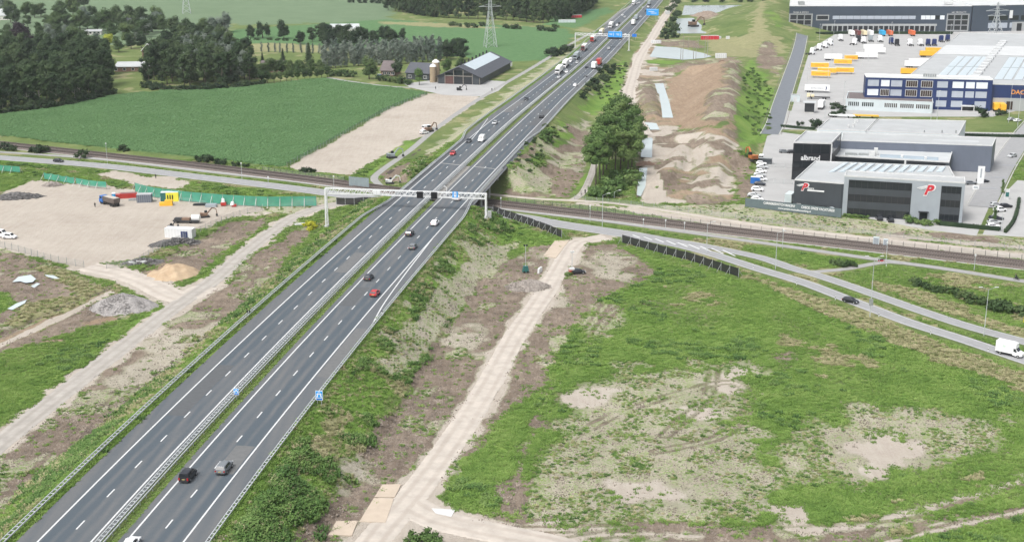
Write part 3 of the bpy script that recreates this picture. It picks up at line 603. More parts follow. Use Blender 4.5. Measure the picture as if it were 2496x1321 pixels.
def leaf_mat(name, c0, c1, c2, scale=0.35, trans=0.12):
    m = bpy.data.materials.new(name); m.use_nodes = True; n = m.node_tree.nodes; l = m.node_tree.links; b = n['Principled BSDF']
    b.inputs['Roughness'].default_value = 0.75; b.inputs['Specular IOR Level'].default_value = 0.2
    oi = n.new('ShaderNodeObjectInfo'); geo = n.new('ShaderNodeNewGeometry'); nz = n.new('ShaderNodeTexNoise'); nz.inputs['Scale'].default_value = scale; nz.inputs['Detail'].default_value = 2
    l.new(geo.outputs['Position'], nz.inputs['Vector'])
    a = n.new('ShaderNodeMath'); a.operation = 'MULTIPLY_ADD'; l.new(oi.outputs['Random'], a.inputs[0]); a.inputs[1].default_value = 0.45; a.inputs[2].default_value = -0.22
    s = n.new('ShaderNodeMath'); s.operation = 'ADD'; l.new(a.outputs[0], s.inputs[0]); l.new(nz.outputs['Fac'], s.inputs[1])
    r = n.new('ShaderNodeValToRGB'); r.color_ramp.elements[0].position = 0.2; r.color_ramp.elements[1].position = 0.8
    r.color_ramp.elements[0].color = (*c0, 1); r.color_ramp.elements[1].color = (*c2, 1); e = r.color_ramp.elements.new(0.5); e.color = (*c1, 1)
    l.new(s.outputs[0], r.inputs[0]); l.new(r.outputs[0], b.inputs['Base Color'])
    return m
def scatter(name, label, pts, meshes):
    """one stuff object: instances of the tuft meshes on points (x, y, z, scale, pick)"""
    P = np.array(pts, np.float32); me = bpy.data.meshes.new(name); me.vertices.add(len(P)); me.vertices.foreach_set('co', P[:, :3].ravel())
    a = me.attributes.new('sz', 'FLOAT', 'POINT'); a.data.foreach_set('value', P[:, 3].copy())
    a = me.attributes.new('rz', 'FLOAT', 'POINT'); a.data.foreach_set('value', NPR.rand(len(P)).astype(np.float32) * 6.283)
    a = me.attributes.new('pk', 'INT', 'POINT'); a.data.foreach_set('value', P[:, 4].astype(np.int32))
    o = OB(name, me); tag(o, label, 'grass', kind='stuff')
    ng = bpy.data.node_groups.new(name, 'GeometryNodeTree'); ng.interface.new_socket('Geometry', in_out='INPUT', socket_type='NodeSocketGeometry'); ng.interface.new_socket('Geometry', in_out='OUTPUT', socket_type='NodeSocketGeometry')
    n = ng.nodes; l = ng.links; gi_ = n.new('NodeGroupInput'); go = n.new('NodeGroupOutput'); iop = n.new('GeometryNodeInstanceOnPoints')
    gtx = n.new('GeometryNodeGeometryToInstance')
    for mm in meshes[::-1]:
        # a mesh held by the node tree itself: no helper object in the scene
        src = n.new('GeometryNodeObjectInfo'); src.inputs['Object'].default_value = bpy.data.objects.new(mm.name, mm)
        l.new(src.outputs['Geometry'], gtx.inputs[0])
    l.new(gi_.outputs[0], iop.inputs['Points']); l.new(gtx.outputs[0], iop.inputs['Instance']); iop.inputs['Pick Instance'].default_value = True
    for an, dt, sk in (('sz', 'FLOAT', 'Scale'), ('pk', 'INT', 'Instance Index')):
        q = n.new('GeometryNodeInputNamedAttribute'); q.data_type = dt; q.inputs['Name'].default_value = an; l.new(q.outputs['Attribute'], iop.inputs[sk])
    q = n.new('GeometryNodeInputNamedAttribute'); q.data_type = 'FLOAT'; q.inputs['Name'].default_value = 'rz'; cx = n.new('ShaderNodeCombineXYZ'); l.new(q.outputs['Attribute'], cx.inputs[2]); l.new(cx.outputs[0], iop.inputs['Rotation'])
    l.new(iop.outputs[0], go.inputs[0]); md = o.modifiers.new('growth', 'NODES'); md.node_group = ng
    return o
LM_GRASS = leaf_mat('grass_blades', (0.095, 0.176, 0.036), (0.148, 0.252, 0.052), (0.215, 0.310, 0.085), 0.12)
LM_WEED = leaf_mat('weed_leaves', (0.052, 0.108, 0.030), (0.088, 0.165, 0.042), (0.145, 0.220, 0.068), 0.15)
LM_DRY = leaf_mat('dry_grass', (0.19, 0.205, 0.09), (0.30, 0.29, 0.155), (0.41, 0.375, 0.23), 0.2)
TUFTS = [tuft_mesh('grass_tuft', 26, 0.26, 0.50, 0.055, LM_GRASS, 1), tuft_mesh('grass_tuft', 24, 0.36, 0.46, 0.05, LM_GRASS, 2),
         tuft_mesh('weed_tuft', 34, 0.50, 0.55, 0.075, LM_WEED, 3), tuft_mesh('weed_tuft', 34, 0.64, 0.60, 0.07, LM_WEED, 4), tuft_mesh('dry_tuft', 26, 0.50, 0.45, 0.045, LM_DRY, 5)]
def grow():
    out = []
    for y0, y1, dens in ((178, 230, 8.0), (230, 300, 6.0), (300, 390, 3.6), (390, 520, 1.6)):
        N = int(dens * (y1 ** 2 - y0 ** 2) / 2 * 0.88); yy = np.sqrt(NPR.rand(N) * (y1 ** 2 - y0 ** 2) + y0 ** 2); xx = (NPR.rand(N) - 0.5) * 0.88 * yy
        ix = zone_at(xx, yy); w = ZW[:, ix]; z = TZ[ix]; zz0 = TZ0[ix]; on = flat[ix] > 0.5
        u = NPR.rand(N); patch = fbm(xx, yy, 7.0, 3); hr = zroad(yy); slope = (zz0 > 0.3) & (zz0 < hr - 0.2) & (np.abs(xx - road_x(yy)) < 60)
        med = (np.abs(xx - road_x(yy) - .35) < .85) & (zz0 > hr - 0.2)
        pr = w[1] * (0.55 + 0.45 * (patch > 0.5)) + 0.55 * w[0] + 0.35 * w[2] + 0.55 * w[8] * sstep(.42, .62, fbm(xx, yy, 3.5, 3)) + 0.03 * w[3]
        keep = (u < pr) & (on | med) & (low[ix] < 0.05)
        tall = slope & (patch > 0.49) & (zz0 < hr - 1.0)
        reed = tall & (xx > road_x(yy)) & (yy < 232)
        pick = np.where(tall & (NPR.rand(N) < .62), 2 + (NPR.rand(N) > 0.5), (NPR.rand(N) > 0.5) * 1); pick = np.where((w[2] > 0.5) & (NPR.rand(N) < 0.8), 4, pick)
        pick = np.where(slope & (NPR.rand(N) < np.where(fbm(xx + 40, yy, 12.0, 3) > .52, .45, .1)), 4, pick); pick = np.where((w[8] > 0.5), np.where(NPR.rand(N) < 0.12, 2, np.where(NPR.rand(N) < .25, 4, 1)), pick)
        sc = 0.75 + 0.5 * NPR.rand(N) + 0.55 * tall * (patch - 0.3) * 2 + 0.5 * reed; sc = np.where(w[8] > .5, sc * (.35 + .45 * NPR.rand(N)), sc); big = (w[1] > .6) & (fbm(xx - 90, yy + 33, 16.0, 3) > .55) & (NPR.rand(N) < .22) & ~slope; sc = np.where(big, sc * 1.35, sc); pick = np.where(big, np.where(NPR.rand(N) < .35, 2, 1), pick); sc = np.where(med, 0.55, sc) * np.where(yy > 390, 1.25, 1.0)
        q = np.stack([xx, yy, z, sc, pick], 1)[keep]; out.append(q)
    return np.concatenate(out)
scatter('meadow_grass', 'green and dry tufts growing over the meadow and slopes', grow(), TUFTS)
def clod_mesh(seed, mat):
    rg = random.Random(seed); b = MB()
    for i in range(9):
        a = rg.uniform(0, 6.28); q = rg.uniform(0, .9); s = rg.uniform(.05, .15); x, y = q * math.cos(a), q * math.sin(a); b.add([(x + s * math.cos(k * 1.257 + a) * rg.uniform(.7, 1.3), y + s * math.sin(k * 1.257 + a) * rg.uniform(.7, 1.3), -.04) for k in range(5)] + [(x, y, s * rg.uniform(.5, .9))], [(k, (k + 1) % 5, 5) for k in range(5)])
    return b.mesh('soil_clod', mat)
CLODM = leaf_mat('clod_soil', (.095, .078, .064), (.165, .138, .115), (.29, .25, .21), .3)
def clods():
    out = []
    for y0, y1, dens in ((178, 260, 3.0), (260, 420, 1.4)):
        N = int(dens * (y1 ** 2 - y0 ** 2) / 2 * 0.88); yy = np.sqrt(NPR.rand(N) * (y1 ** 2 - y0 ** 2) + y0 ** 2); xx = (NPR.rand(N) - 0.5) * 0.88 * yy; ix = zone_at(xx, yy); w = ZW[:, ix]
        keep = (NPR.rand(N) < w[3] * .9 + w[8] * .35 + w[5] * .4 + .02 * w[1]) & (flat[ix] > .6); out.append(np.stack([xx, yy, TZ[ix], .6 + NPR.rand(N) ** 2 * 1.3, NPR.randint(0, 3, N)], 1)[keep])
    return np.concatenate(out)
tag(scatter('soil_clods', 'loose clods of grey brown soil strewn over the bare ground', clods(), [clod_mesh(k, CLODM) for k in range(3)]), cat='soil')
LM_CROP = leaf_mat('crop_leaves', (.115, .225, .090), (.135, .252, .104), (.155, .276, .120), .05)
def crop():
    N = 150000; P = GP([(-60, 292), (905, 205), (1042, 229), (640, 414), (-60, 325)]); yy = 440 + NPR.rand(N) * 350; xx = -330 + NPR.rand(N) * 310; ix = zone_at(xx, yy); k = (ZW[6, ix] > .6) & (np.abs(xx / yy) < .45)
    return np.stack([xx, yy, TZ[ix] - .1, .55 + .3 * NPR.rand(N), NPR.randint(0, 2, N)], 1)[k]
tag(scatter('field_crop', 'knee high green crop covering the large left field', crop(), [tuft_mesh('crop_plant', 30, .55, .9, .09, LM_CROP, 21), tuft_mesh('crop_plant', 30, .7, .9, .10, LM_CROP, 22)]), cat='crop')
# ------------------------------------------------------------------ materials for ways and structures
M = {}
M['asphalt'] = MAT('asphalt', (0.105, 0.112, 0.118), 0.85, 0.10, 0.8, stretch=(1.0, 1.0, 1.0), bump=0.05)
def motorway_asphalt():
    m = bpy.data.materials.new('motorway_asphalt'); m.use_nodes = True; n = m.node_tree.nodes; l = m.node_tree.links; b = n['Principled BSDF']; b.inputs['Roughness'].default_value = 0.8
    uv = n.new('ShaderNodeAttribute'); uv.attribute_name = 'across'
    def wv(c, w):     # wheel-track bands across the lane
        s = n.new('ShaderNodeMath'); s.operation = 'SUBTRACT'; l.new(uv.outputs['Fac'], s.inputs[0]); s.inputs[1].default_value = c
        a = n.new('ShaderNodeMath'); a.operation = 'ABSOLUTE'; l.new(s.outputs[0], a.inputs[0])
        r = n.new('ShaderNodeMapRange'); r.interpolation_type = 'SMOOTHSTEP'; l.new(a.outputs[0], r.inputs[0]); r.inputs[1].default_value = 0; r.inputs[2].default_value = w; r.inputs[3].default_value = 1; r.inputs[4].default_value = 0; return r.outputs[0]
    geo = n.new('ShaderNodeNewGeometry'); mp = n.new('ShaderNodeMapping'); mp.inputs['Rotation'].default_value = (0, 0, R(9)); mp.inputs['Scale'].default_value = (0.5, 0.02, 1)
    l.new(geo.outputs['Position'], mp.inputs[0]); nz = n.new('ShaderNodeTexNoise'); nz.inputs['Scale'].default_value = 1.0; nz.inputs['Detail'].default_value = 4; l.new(mp.outputs[0], nz.inputs['Vector'])
    n2 = n.new('ShaderNodeTexNoise'); n2.inputs['Scale'].default_value = 2.2; n2.inputs['Detail'].default_value = 6; n2.inputs['Roughness'].default_value = 0.7; l.new(geo.outputs['Position'], n2.inputs['Vector'])
    def add(*q):
        o = q[0]
        for p in q[1:]:
            t = n.new('ShaderNodeMath'); t.operation = 'ADD'; l.new(o, t.inputs[0]); l.new(p, t.inputs[1]); o = t.outputs[0]
        return o
    def mul(a, k):
        t = n.new('ShaderNodeMath'); t.operation = 'MULTIPLY'; l.new(a, t.inputs[0]); t.inputs[1].default_value = k; return t.outputs[0]
    f = add(mul(wv(0.16, 0.09), 0.22), mul(wv(0.31, 0.09), 0.22), mul(wv(0.48, 0.10), 0.5), mul(wv(0.655, 0.10), 0.5), mul(nz.outputs['Fac'], 0.85), mul(n2.outputs['Fac'], 0.45))
    r = n.new('ShaderNodeValToRGB'); r.color_ramp.elements[0].position = 0.45; r.color_ramp.elements[1].position = 1.2
    r.color_ramp.elements[0].color = (0.116, 0.119, 0.122, 1); r.color_ramp.elements[1].color = (0.058, 0.075, 0.091, 1); l.new(f, r.inputs[0]); l.new(r.outputs[0], b.inputs['Base Color'])
    return m
M['motorway'] = motorway_asphalt()
M['paint'] = MAT('road_paint', (0.44, 0.455, 0.46), 0.6, 0.1, 3.0, col2=(.62, .635, .64))
M['road_grey'] = MAT('local_asphalt', (0.25, 0.255, 0.26), 0.85, 0.10, 0.5, bump=0.05)
M['path_grey'] = MAT('path_asphalt', (0.26, 0.26, 0.255), 0.85, 0.10, 0.6)
M['dark_asphalt'] = MAT('fresh_asphalt', (0.13, 0.145, 0.165), 0.85, 0.10, 0.4)
M['track_sand'] = MAT('track_sand', (0.32, 0.285, 0.245), 0.95, 0.1, 0.35, col2=(0.47, 0.43, 0.375), bump=0.25, bscale=1.5, detail=6)
M['track_grey'] = MAT('track_gravel', (0.29, 0.268, 0.24), 0.95, 0.1, 0.3, col2=(0.39, 0.365, 0.33), bump=0.2, bscale=2.0, detail=6)
M['concrete'] = MAT('concrete', (0.40, 0.40, 0.385), 0.85, 0.12, 0.4, bump=0.05)
M['concrete_dk'] = MAT('weathered_concrete', (0.23, 0.225, 0.21), 0.9, 0.2, 0.5)
M['paving'] = MAT('paving', (0.33, 0.332, 0.33), 0.85, 0.10, 0.12, detail=6)
M['paving_d'] = MAT('dark_paving', (0.25, 0.26, 0.275), 0.85, 0.10, 0.15)
def rut_material(name, base, wet):
    m = MAT(name, base, 0.95, 0.1, 0.35, col2=tuple(min(1, c * 1.42) for c in base), bump=0.25, bscale=1.5, detail=6); n = m.node_tree.nodes; l = m.node_tree.links; b = n['Principled BSDF']; src = b.inputs['Base Color'].links[0].from_socket
    at = n.new('ShaderNodeAttribute'); at.attribute_name = 'across'; mx = n.new('ShaderNodeMix'); mx.data_type = 'RGBA'; l.new(src, mx.inputs['A']); mx.inputs['B'].default_value = (*wet, 1); tot = None
    for c in (.30, .68):
        d = n.new('ShaderNodeMath'); d.operation = 'SUBTRACT'; l.new(at.outputs['Fac'], d.inputs[0]); d.inputs[1].default_value = c; a = n.new('ShaderNodeMath'); a.operation = 'ABSOLUTE'; l.new(d.outputs[0], a.inputs[0])
        r = n.new('ShaderNodeMapRange'); r.interpolation_type = 'SMOOTHSTEP'; l.new(a.outputs[0], r.inputs[0]); r.inputs[1].default_value = .02; r.inputs[2].default_value = .12; r.inputs[3].default_value = .75; r.inputs[4].default_value = 0
        if tot is None: tot = r.outputs[0]
        else: q = n.new('ShaderNodeMath'); q.operation = 'ADD'; l.new(tot, q.inputs[0]); l.new(r.outputs[0], q.inputs[1]); tot = q.outputs[0]
    geo = n.new('ShaderNodeNewGeometry'); nz = n.new('ShaderNodeTexNoise'); nz.inputs['Scale'].default_value = .07; nz.inputs['Detail'].default_value = 6; l.new(geo.outputs['Position'], nz.inputs['Vector']); q = n.new('ShaderNodeMath'); q.operation = 'MULTIPLY'; l.new(tot, q.inputs[0]); l.new(nz.outputs['Fac'], q.inputs[1]); l.new(q.outputs[0], mx.inputs['Factor']); l.new(mx.outputs['Result'], b.inputs['Base Color']); return m
M['track_sand'] = rut_material('rutted_sand', (0.335, 0.305, 0.27), (.27, .235, .20)); M['track_grey'] = rut_material('rutted_gravel', (0.265, 0.25, 0.228), (.22, .20, .175))
M['galv'] = MAT('galvanised_steel', (0.47, 0.50, 0.51), 0.5, 0.12, 2.0, metal=0.2)
M['galv_d'] = MAT('dull_steel', (0.30, 0.32, 0.32), 0.55, 0.15, 2.0, metal=0.3)
M['white'] = MAT('white_paint', (0.66, 0.675, 0.68), 0.45, 0.05, 1.0)
M['offwhite'] = MAT('off_white', (0.52, 0.53, 0.53), 0.55, 0.08, 0.8)
M['black'] = MAT('black_board', (0.014, 0.015, 0.018), 0.6, 0.2, 2.0)
M['blue_sign'] = MAT('sign_blue', (0.02, 0.17, 0.60), 0.45, 0.05, 1.0)
M['blue_lt'] = MAT('sign_light_blue', (0.02, 0.30, 0.75), 0.45, 0.05, 1.0)
M['ballast'] = MAT('ballast', (0.085, 0.070, 0.062), 0.95, 0.25, 2.0, col2=(0.165, 0.14, 0.125), bump=0.5, bscale=5.0)
M['rail'] = MAT('rail_steel', (0.24, 0.20, 0.18), 0.4, 0.1, 2.0, metal=0.5)
M['sleeper'] = MAT('sleeper_wood', (0.06, 0.052, 0.048), 0.9, 0.15, 1.0)
M['dark_post'] = MAT('dark_post', (0.045, 0.05, 0.05), 0.7, 0.2, 1.0)
M['wood'] = MAT('weathered_wood', (0.26, 0.24, 0.21), 0.9, 0.2, 1.0)
M['water'] = MAT('sky_pale_water', (0.46, 0.53, 0.54), 0.10, 0.04, 0.05, spec=0.5)  # reflection of the bright sky put into the pale base colour
M['plate'] = MAT('road_plate', (0.42, 0.355, 0.285), 0.9, 0.08, 0.5)

def strip(name, path, w, mat, lift=0.06, z=None, parent=None, jitter=0.0, ncross=3, kind='structure', along=None):
    """ribbon along a path of (x, y) lying on the land (or at the path's own z)"""
    n = len(path); V = []; Fc = []
    hw = w / 2
    rows = []
    for j in range(ncross):
        q = -1 + 2 * j / (ncross - 1)
        dd = [q * hw + (jitter * (vnoise(np.array([i * 0.37 + 50 * j]), np.array([j * 7.7]))[0] - 0.5) * 2 if j in (0, ncross - 1) else 0) for i in range(n)]
        rows.append(offset(path, dd))
    for i in range(n):
        for j in range(ncross):
            p = rows[j][i]; zz = (p[2] if len(p) > 2 else float(hgt(p[0], p[1]))) if z is None else z
            V.append((p[0], p[1], zz + lift - ((0.30 if mat.name.startswith('rutted') else .10) if (jitter and j in (0, ncross - 1)) else (.06 if jitter and j in (1, ncross - 2) else 0))))
    for i in range(n - 1):
        for j in range(ncross - 1):
            a = i * ncross + j; Fc.append((a, a + 1, a + ncross + 1, a + ncross))
    b = MB(); b.add(V, Fc); me = b.mesh(name, mat)
    at = me.attributes.new('across', 'FLOAT', 'POINT'); at.data.foreach_set('value', [j / (ncross - 1) for i in range(n) for j in range(ncross)])
    bm = bmesh.new(); bm.from_mesh(me)
    for f in bm.faces:
        if f.normal.z < 0: f.normal_flip()
    bm.to_mesh(me); bm.free()
    o = OB(name, me, parent)
    if kind and parent is None: tag(o, kind=kind)
    return o

WMAT = {'local_road': ('road_grey', 0.07, 0), 'slip_lane': ('road_grey', 0.062, 0), 'local_lane': ('road_grey', 0.066, 0), 'cycle_path': ('path_grey', 0.055, 0), 'link_path': ('path_grey', 0.05, 0), 'haul_track': ('track_grey', 0.10, 0.35),
        'yard_track': ('track_sand', 0.07, 1.0), 'sand_track': ('track_sand', 0.10, 0.8), 'bend_track': ('track_sand', 0.09, 0.9), 'farm_track': ('path_grey', 0.06, 0.2), 'farm_drive': ('path_grey', 0.05, 0.3),
        'building_haul_road': ('track_sand', 0.07, 1.2), 'north_path': ('track_sand', 0.06, 0.3), 'tree_path': ('track_grey', 0.055, 0.2), 'service_road': ('dark_asphalt', 0.09, 0), 'street': ('road_grey', 0.14, 0)}
WOB = {}
for k, (mk, lift, jit) in WMAT.items():
    WOB[k] = strip(k, WAYW[k], WAYS[k][1], M[mk], lift, jitter=jit, ncross=9)
for k, P_ in PAVW.items():
    b = MB(); b.prism(P_, -0.2, {'gate_apron': 0.05, 'crossroad': 0.056}.get(k, 0.03)); tag(b.build(k, M['paving']), kind='structure')
for k, P_ in WATW.items():
    b = MB(); b.add([(x, y, -0.10) for x, y in P_], [tuple(range(len(P_)))]); o = b.build(k, M['water']); tag(o, kind='structure')
    if o.data.polygons[0].normal.z < 0: o.data.flip_normals()

# kerbs and painted lines of the local road
def line_on(way, off, w, mat, name, i0=0, i1=None, lift=0.085, dash=None):
    p = offset(resample(WAYW[way], 2.0), off)
    if dash is None:
        return strip(name, p[i0:i1], w, mat, lift, parent=WOB[way], kind=None)
    q = resample(p[i0:i1], 1.0); on, per = dash
    for s in range(0, len(q) - on, per): strip(name, q[s:s + on + 1], w, mat, lift, parent=WOB[way], kind=None)
line_on('local_road', 3.75, 0.22, M['paint'], 'edge_line', 0, -12); line_on('local_road', -3.75, 0.22, M['paint'], 'edge_line', 0, -12)
for w_ in ('slip_lane', 'local_lane'):
    line_on(w_, 2.0, 0.18, M['paint'], 'edge_line', 4); line_on(w_, -2.0, 0.18, M['paint'], 'edge_line', 4)
line_on('local_road', 0.0, 0.16, M['paint'], 'centre_dash', 30, 106, dash=(3, 9)); line_on('local_road', 0.0, 0.16, M['paint'], 'centre_dash', 108, 125, dash=(3, 6))
for i in range(9):      # hatched island
    x0, y0 = GT(1542 + i * 27.5, 573.5 + i * 4.6); x1, y1 = GT(1560 + i * 29, 580 + i * 5.6)
    strip('hatch_stripe', resample([(x0, y0), (x1, y1)], 1.0), 0.55, M['paint'], 0.092, parent=WOB['local_road'], kind=None)
for way, off, mk in (('service_road', 4.1, 'concrete'), ('service_road', -4.1, 'concrete'), ('street', 4.8, 'concrete'), ('street', -4.8, 'concrete')):
    p = offset(WAYW[way], off); b = MB()
    for a, c in zip(p[:-1], p[1:]): b.bar((a[0], a[1], float(hgt(*a)) + 0.12), (c[0], c[1], float(hgt(*c)) + 0.12), 0.35, 0.26)
    b.build('kerb', M[mk], WOB[way])
for yq in (404, 434, 460):
    a = GT(2490 - (yq - 390) * 0.9, yq); b = MB(); x, y0 = a; b.box((x - 4, y0, 0.155), (8.4, 2.2, 0.02)); b.build('street_patch', M['paving_d'], WOB['street'])

# ------------------------------------------------------------------ motorway: two carriageways with lines, joints and rails
RP = resample([p for p in ROADPATH if 130 < p[1] < 1900], 4.0)
KS = [float(road_hw(p[1]) / 11.1) for p in RP]
def lane_path(off, y0=130, y1=1900, extra=0.0, step=None):
    """path at a lateral offset given for the 11.1 m half width; extra is added in metres outside the lines"""
    d = [off * k + extra for k in KS]; q = offset(RP, d); q = [p for p in q if y0 <= p[1] <= y1]
    return resample(q, step) if step else q
def carriageway(name, o0, e0, o1, e1, flip):
    A = lane_path(o0, extra=e0); B = lane_path(o1, extra=e1); n = min(len(A), len(B)); ncr = 9; V = []; Fc = []; AC = []
    for i in range(n):
        for j in range(ncr):
            q = j / (ncr - 1); V.append(tuple(A[i][k] + (B[i][k] - A[i][k]) * q for k in range(2)) + (float(zroad(A[i][1])) + 0.05,)); AC.append(1 - q if flip else q)
    for i in range(n - 1):
        for j in range(ncr - 1): a = i * ncr + j; Fc.append((a, a + 1, a + ncr + 1, a + ncr))
    b = MB(); b.add(V, Fc); me = b.mesh(name, M['motorway'])
    at = me.attributes.new('across', 'FLOAT', 'POINT'); at.data.foreach_set('value', AC)
    if me.polygons[0].normal.z < 0: me.flip_normals()
    return tag(OB(name, me), kind='structure')
MWL = carriageway('motorway_carriageway', -11.1, -3.3, -1.7, 0, True)
MWR = carriageway('motorway_carriageway', 1.05, 0, 11.1, 3.6, False)
LOFF = {'L': -11.1, 'LI': -2.95, 'RI': 2.35, 'R': 11.1, 'LD': -7.0, 'RD': 6.72}
def mark_path(off, y0, y1, w, parent, name='edge_line', lift=0.075, extra=0.0):
    p = lane_path(off, y0, y1, extra)
    return strip(name, [(q[0], q[1], float(zroad(q[1]))) for q in p], w, M['paint'], lift, parent=parent, kind=None, ncross=2)
for k, par in (('L', MWL), ('LI', MWL), ('RI', MWR), ('R', MWR)): mark_path(LOFF[k], 130, 1500, 0.30, par)
dash_me = None
def dashes(off, par, px, py):
    global dash_me
    if dash_me is None:
        b = MB(); b.add([(-1.5, -0.13, 0), (1.5, -0.13, 0), (1.5, 0.13, 0), (-1.5, 0.13, 0)], [(0, 1, 2, 3)]); dash_me = b.mesh('lane_dash', M['paint'])
    x, y = G(px, py, 7.0); per = 11.43; P = resample(lane_path(off), 0.5); ys = np.array([p[1] for p in P]); i0 = int(np.argmin(abs(ys - y))); s = int(round(per / 0.5))
    i = i0 % s; k = 0
    idx = np.arange(i0 - 40 * per / 0.5, len(P) - 4, per / 0.5)
    for q in idx:
        i = int(round(q))
        if i < 2 or P[i][1] > 1000: continue
        a = math.atan2(P[i + 2][1] - P[i - 2][1], P[i + 2][0] - P[i - 2][0]); o = OB('lane_dash', dash_me, par, (P[i][0], P[i][1], float(zroad(P[i][1])) + 0.075), a)
        sl = (float(zroad(P[i][1] + 1)) - float(zroad(P[i][1] - 1))) / 2; o.rotation_euler = (0, -math.atan(sl), a)
dashes(LOFF['LD'], MWL, 339, 1133); dashes(LOFF['RD'], MWR, 638.7, 1012)
M['patch_a'] = MAT('asphalt_patch', (0.078, 0.084, 0.090), .85, .12, 1.0); M['patch_b'] = MAT('pale_asphalt_patch', (0.118, 0.122, 0.124), .85, .12, 1.0)
for off, y0, y1, w_, mk, par in ((-9.0, 232, 262, 3.3, 'patch_a', MWL), (-5.0, 330, 352, 3.2, 'patch_b', MWL), (4.6, 300, 318, 3.4, 'patch_a', MWR), (8.9, 205, 222, 3.5, 'patch_b', MWR), (8.9, 560, 610, 3.4, 'patch_a', MWR), (-9.0, 600, 640, 3.3, 'patch_b', MWL), (-5.0, 680, 740, 3.2, 'patch_a', MWL), (12.9, 250, 285, 2.6, 'patch_b', MWR)):
    p = lane_path(off, y0, y1); strip('repair_patch', [(q[0], q[1], float(zroad(q[1]))) for q in p], w_, M[mk], .062, parent=par, kind=None, ncross=2)
def free_mark(px, w, par, name):
    p = []
    for a, c in px:
        z = 7.0
        for _ in range(5): z = float(zroad(G(a, c, z)[1]))
        p.append((*G(a, c, z), z))
    strip(name, resample(p, 3.0), w, M['paint'], 0.085, parent=par, kind=None, ncross=2)
free_mark([(903, 800), (935, 742), (985, 672), (1028, 616), (1058, 577)], 0.30, MWR, 'taper_line')
free_mark([(1145, 346), (1165, 322), (1189, 290)], 0.30, MWL, 'taper_line')

# guard rails: two beams with cross pieces, on posts
def guard_rail(label, off, extra_fn, y0, y1, half=0.36, single=False):
    p = lane_path(off, y0, y1); e = [extra_fn(q[1]) for q in p]; p = offset(p, e); c = p[len(p) // 2]
    root = thing('guard_rail', label, 'guard rail', (0, 0, 0), group='guard rails along the motorway')
    zz = lambda q: float(zroad(q[1]))
    sides = (0,) if single else (-half, half)
    for sgn in sides:
        o = offset(p, sgn); b = MB()
        prof = [(-0.04, 0.52), (0.05, 0.60), (-0.03, 0.68), (0.05, 0.76), (-0.04, 0.84)]
        V = []; Fc = []
        for i, q in enumerate(o):
            a = o[max(0, i - 1)]; d = o[min(len(o) - 1, i + 1)]; tx, ty = d[0] - a[0], d[1] - a[1]; L = math.hypot(tx, ty)
            for (u, v) in prof: V.append((q[0] + ty / L * u, q[1] - tx / L * u, zz(q) + v))
            V.append((q[0] + ty / L * 0.10, q[1] - tx / L * 0.10, zz(q) + 0.86))
        m = len(prof) + 1
        for i in range(len(o) - 1):
            for j in range(m - 1): Fc.append((i * m + j, i * m + j + 1, (i + 1) * m + j + 1, (i + 1) * m + j))
        b.add(V, Fc); b.build('beam', M['galv'], root)
    near = [q for q in p if q[1] < 760]
    if not single:
        b = MB()
        for q, t in zip(resample(near, 1.33)[:-1], resample(near, 1.33)[1:]):
            tx, ty = t[0] - q[0], t[1] - q[1]; L = math.hypot(tx, ty); nx, ny = ty / L, -tx / L
            b.bar((q[0] - nx * half, q[1] - ny * half, zz(q) + 0.80), (q[0] + nx * half, q[1] + ny * half, zz(q) + 0.80), 0.16, 0.06)
        tag(b.build('cross_piece', M['galv'], root), kind='stuff')
    b = MB()
    for q in resample(near, 2.67): b.box((q[0], q[1], zz(q) + 0.38), (0.12, 0.12, 0.86))
    tag(b.build('post_row', M['galv_d'], root), kind='stuff')
    return root
brk = lambda y: float(sstep(388, 418, np.array(y)) * (1 - sstep(520, 548, np.array(y))))
guard_rail('double guard rail along the left hard shoulder of the motorway', -11.1, lambda y: -4.75 + 2.9 * brk(y), 135, 1400)
guard_rail('double guard rail in the median beside the oncoming lanes', -1.35, lambda y: 0.0, 135, 1500)
guard_rail('single guard rail in the median beside the green strip', -0.45, lambda y: 0.0, 135, 1500, single=True)
guard_rail('double guard rail along the right hard shoulder of the motorway', 11.1, lambda y: 4.1 - 2.1 * brk(y), 135, 1400, half=0.27)

# ------------------------------------------------------------------ bridge over railway and road
def at_t(t, off):
    """motorway point with corridor coordinate t at lateral offset off"""
    Y = TCY + t / 0.96
    for _ in range(12):
        x, y, z, a = road_at(Y, off); Y -= (float(tcoord(x, y)) - t) / 0.96
    return road_at(Y, off)
br = thing('bridge', 'concrete motorway bridge on slender columns over the railway', 'bridge')
HB = 13.1
for o0, o1, nm in ((-HB, -1.7, 'deck'), (-1.45, 1.2, 'median_slab'), (1.45, HB, 'deck')):
    b = MB(); V = []
    ts = np.linspace(-29, 20, 12)
    for t in ts:
        for o in (o0, o1):
            x, y, z, a = at_t(t, o); zt = z + (0.01 if nm == 'median_slab' else 0.02); V += [(x, y, zt), (x, y, zt - 1.15)]
    Fc = []
    for i in range(len(ts) - 1):
        k = i * 4; Fc += [(k, k + 2, k + 6, k + 4), (k + 1, k + 5, k + 7, k + 3), (k, k + 4, k + 5, k + 1), (k + 2, k + 3, k + 7, k + 6)]
    Fc += [(0, 1, 3, 2), (44, 46, 47, 45)]
    b.add(V, Fc); b.build(nm, M['concrete_dk'] if nm != 'deck' else M['concrete'], br)
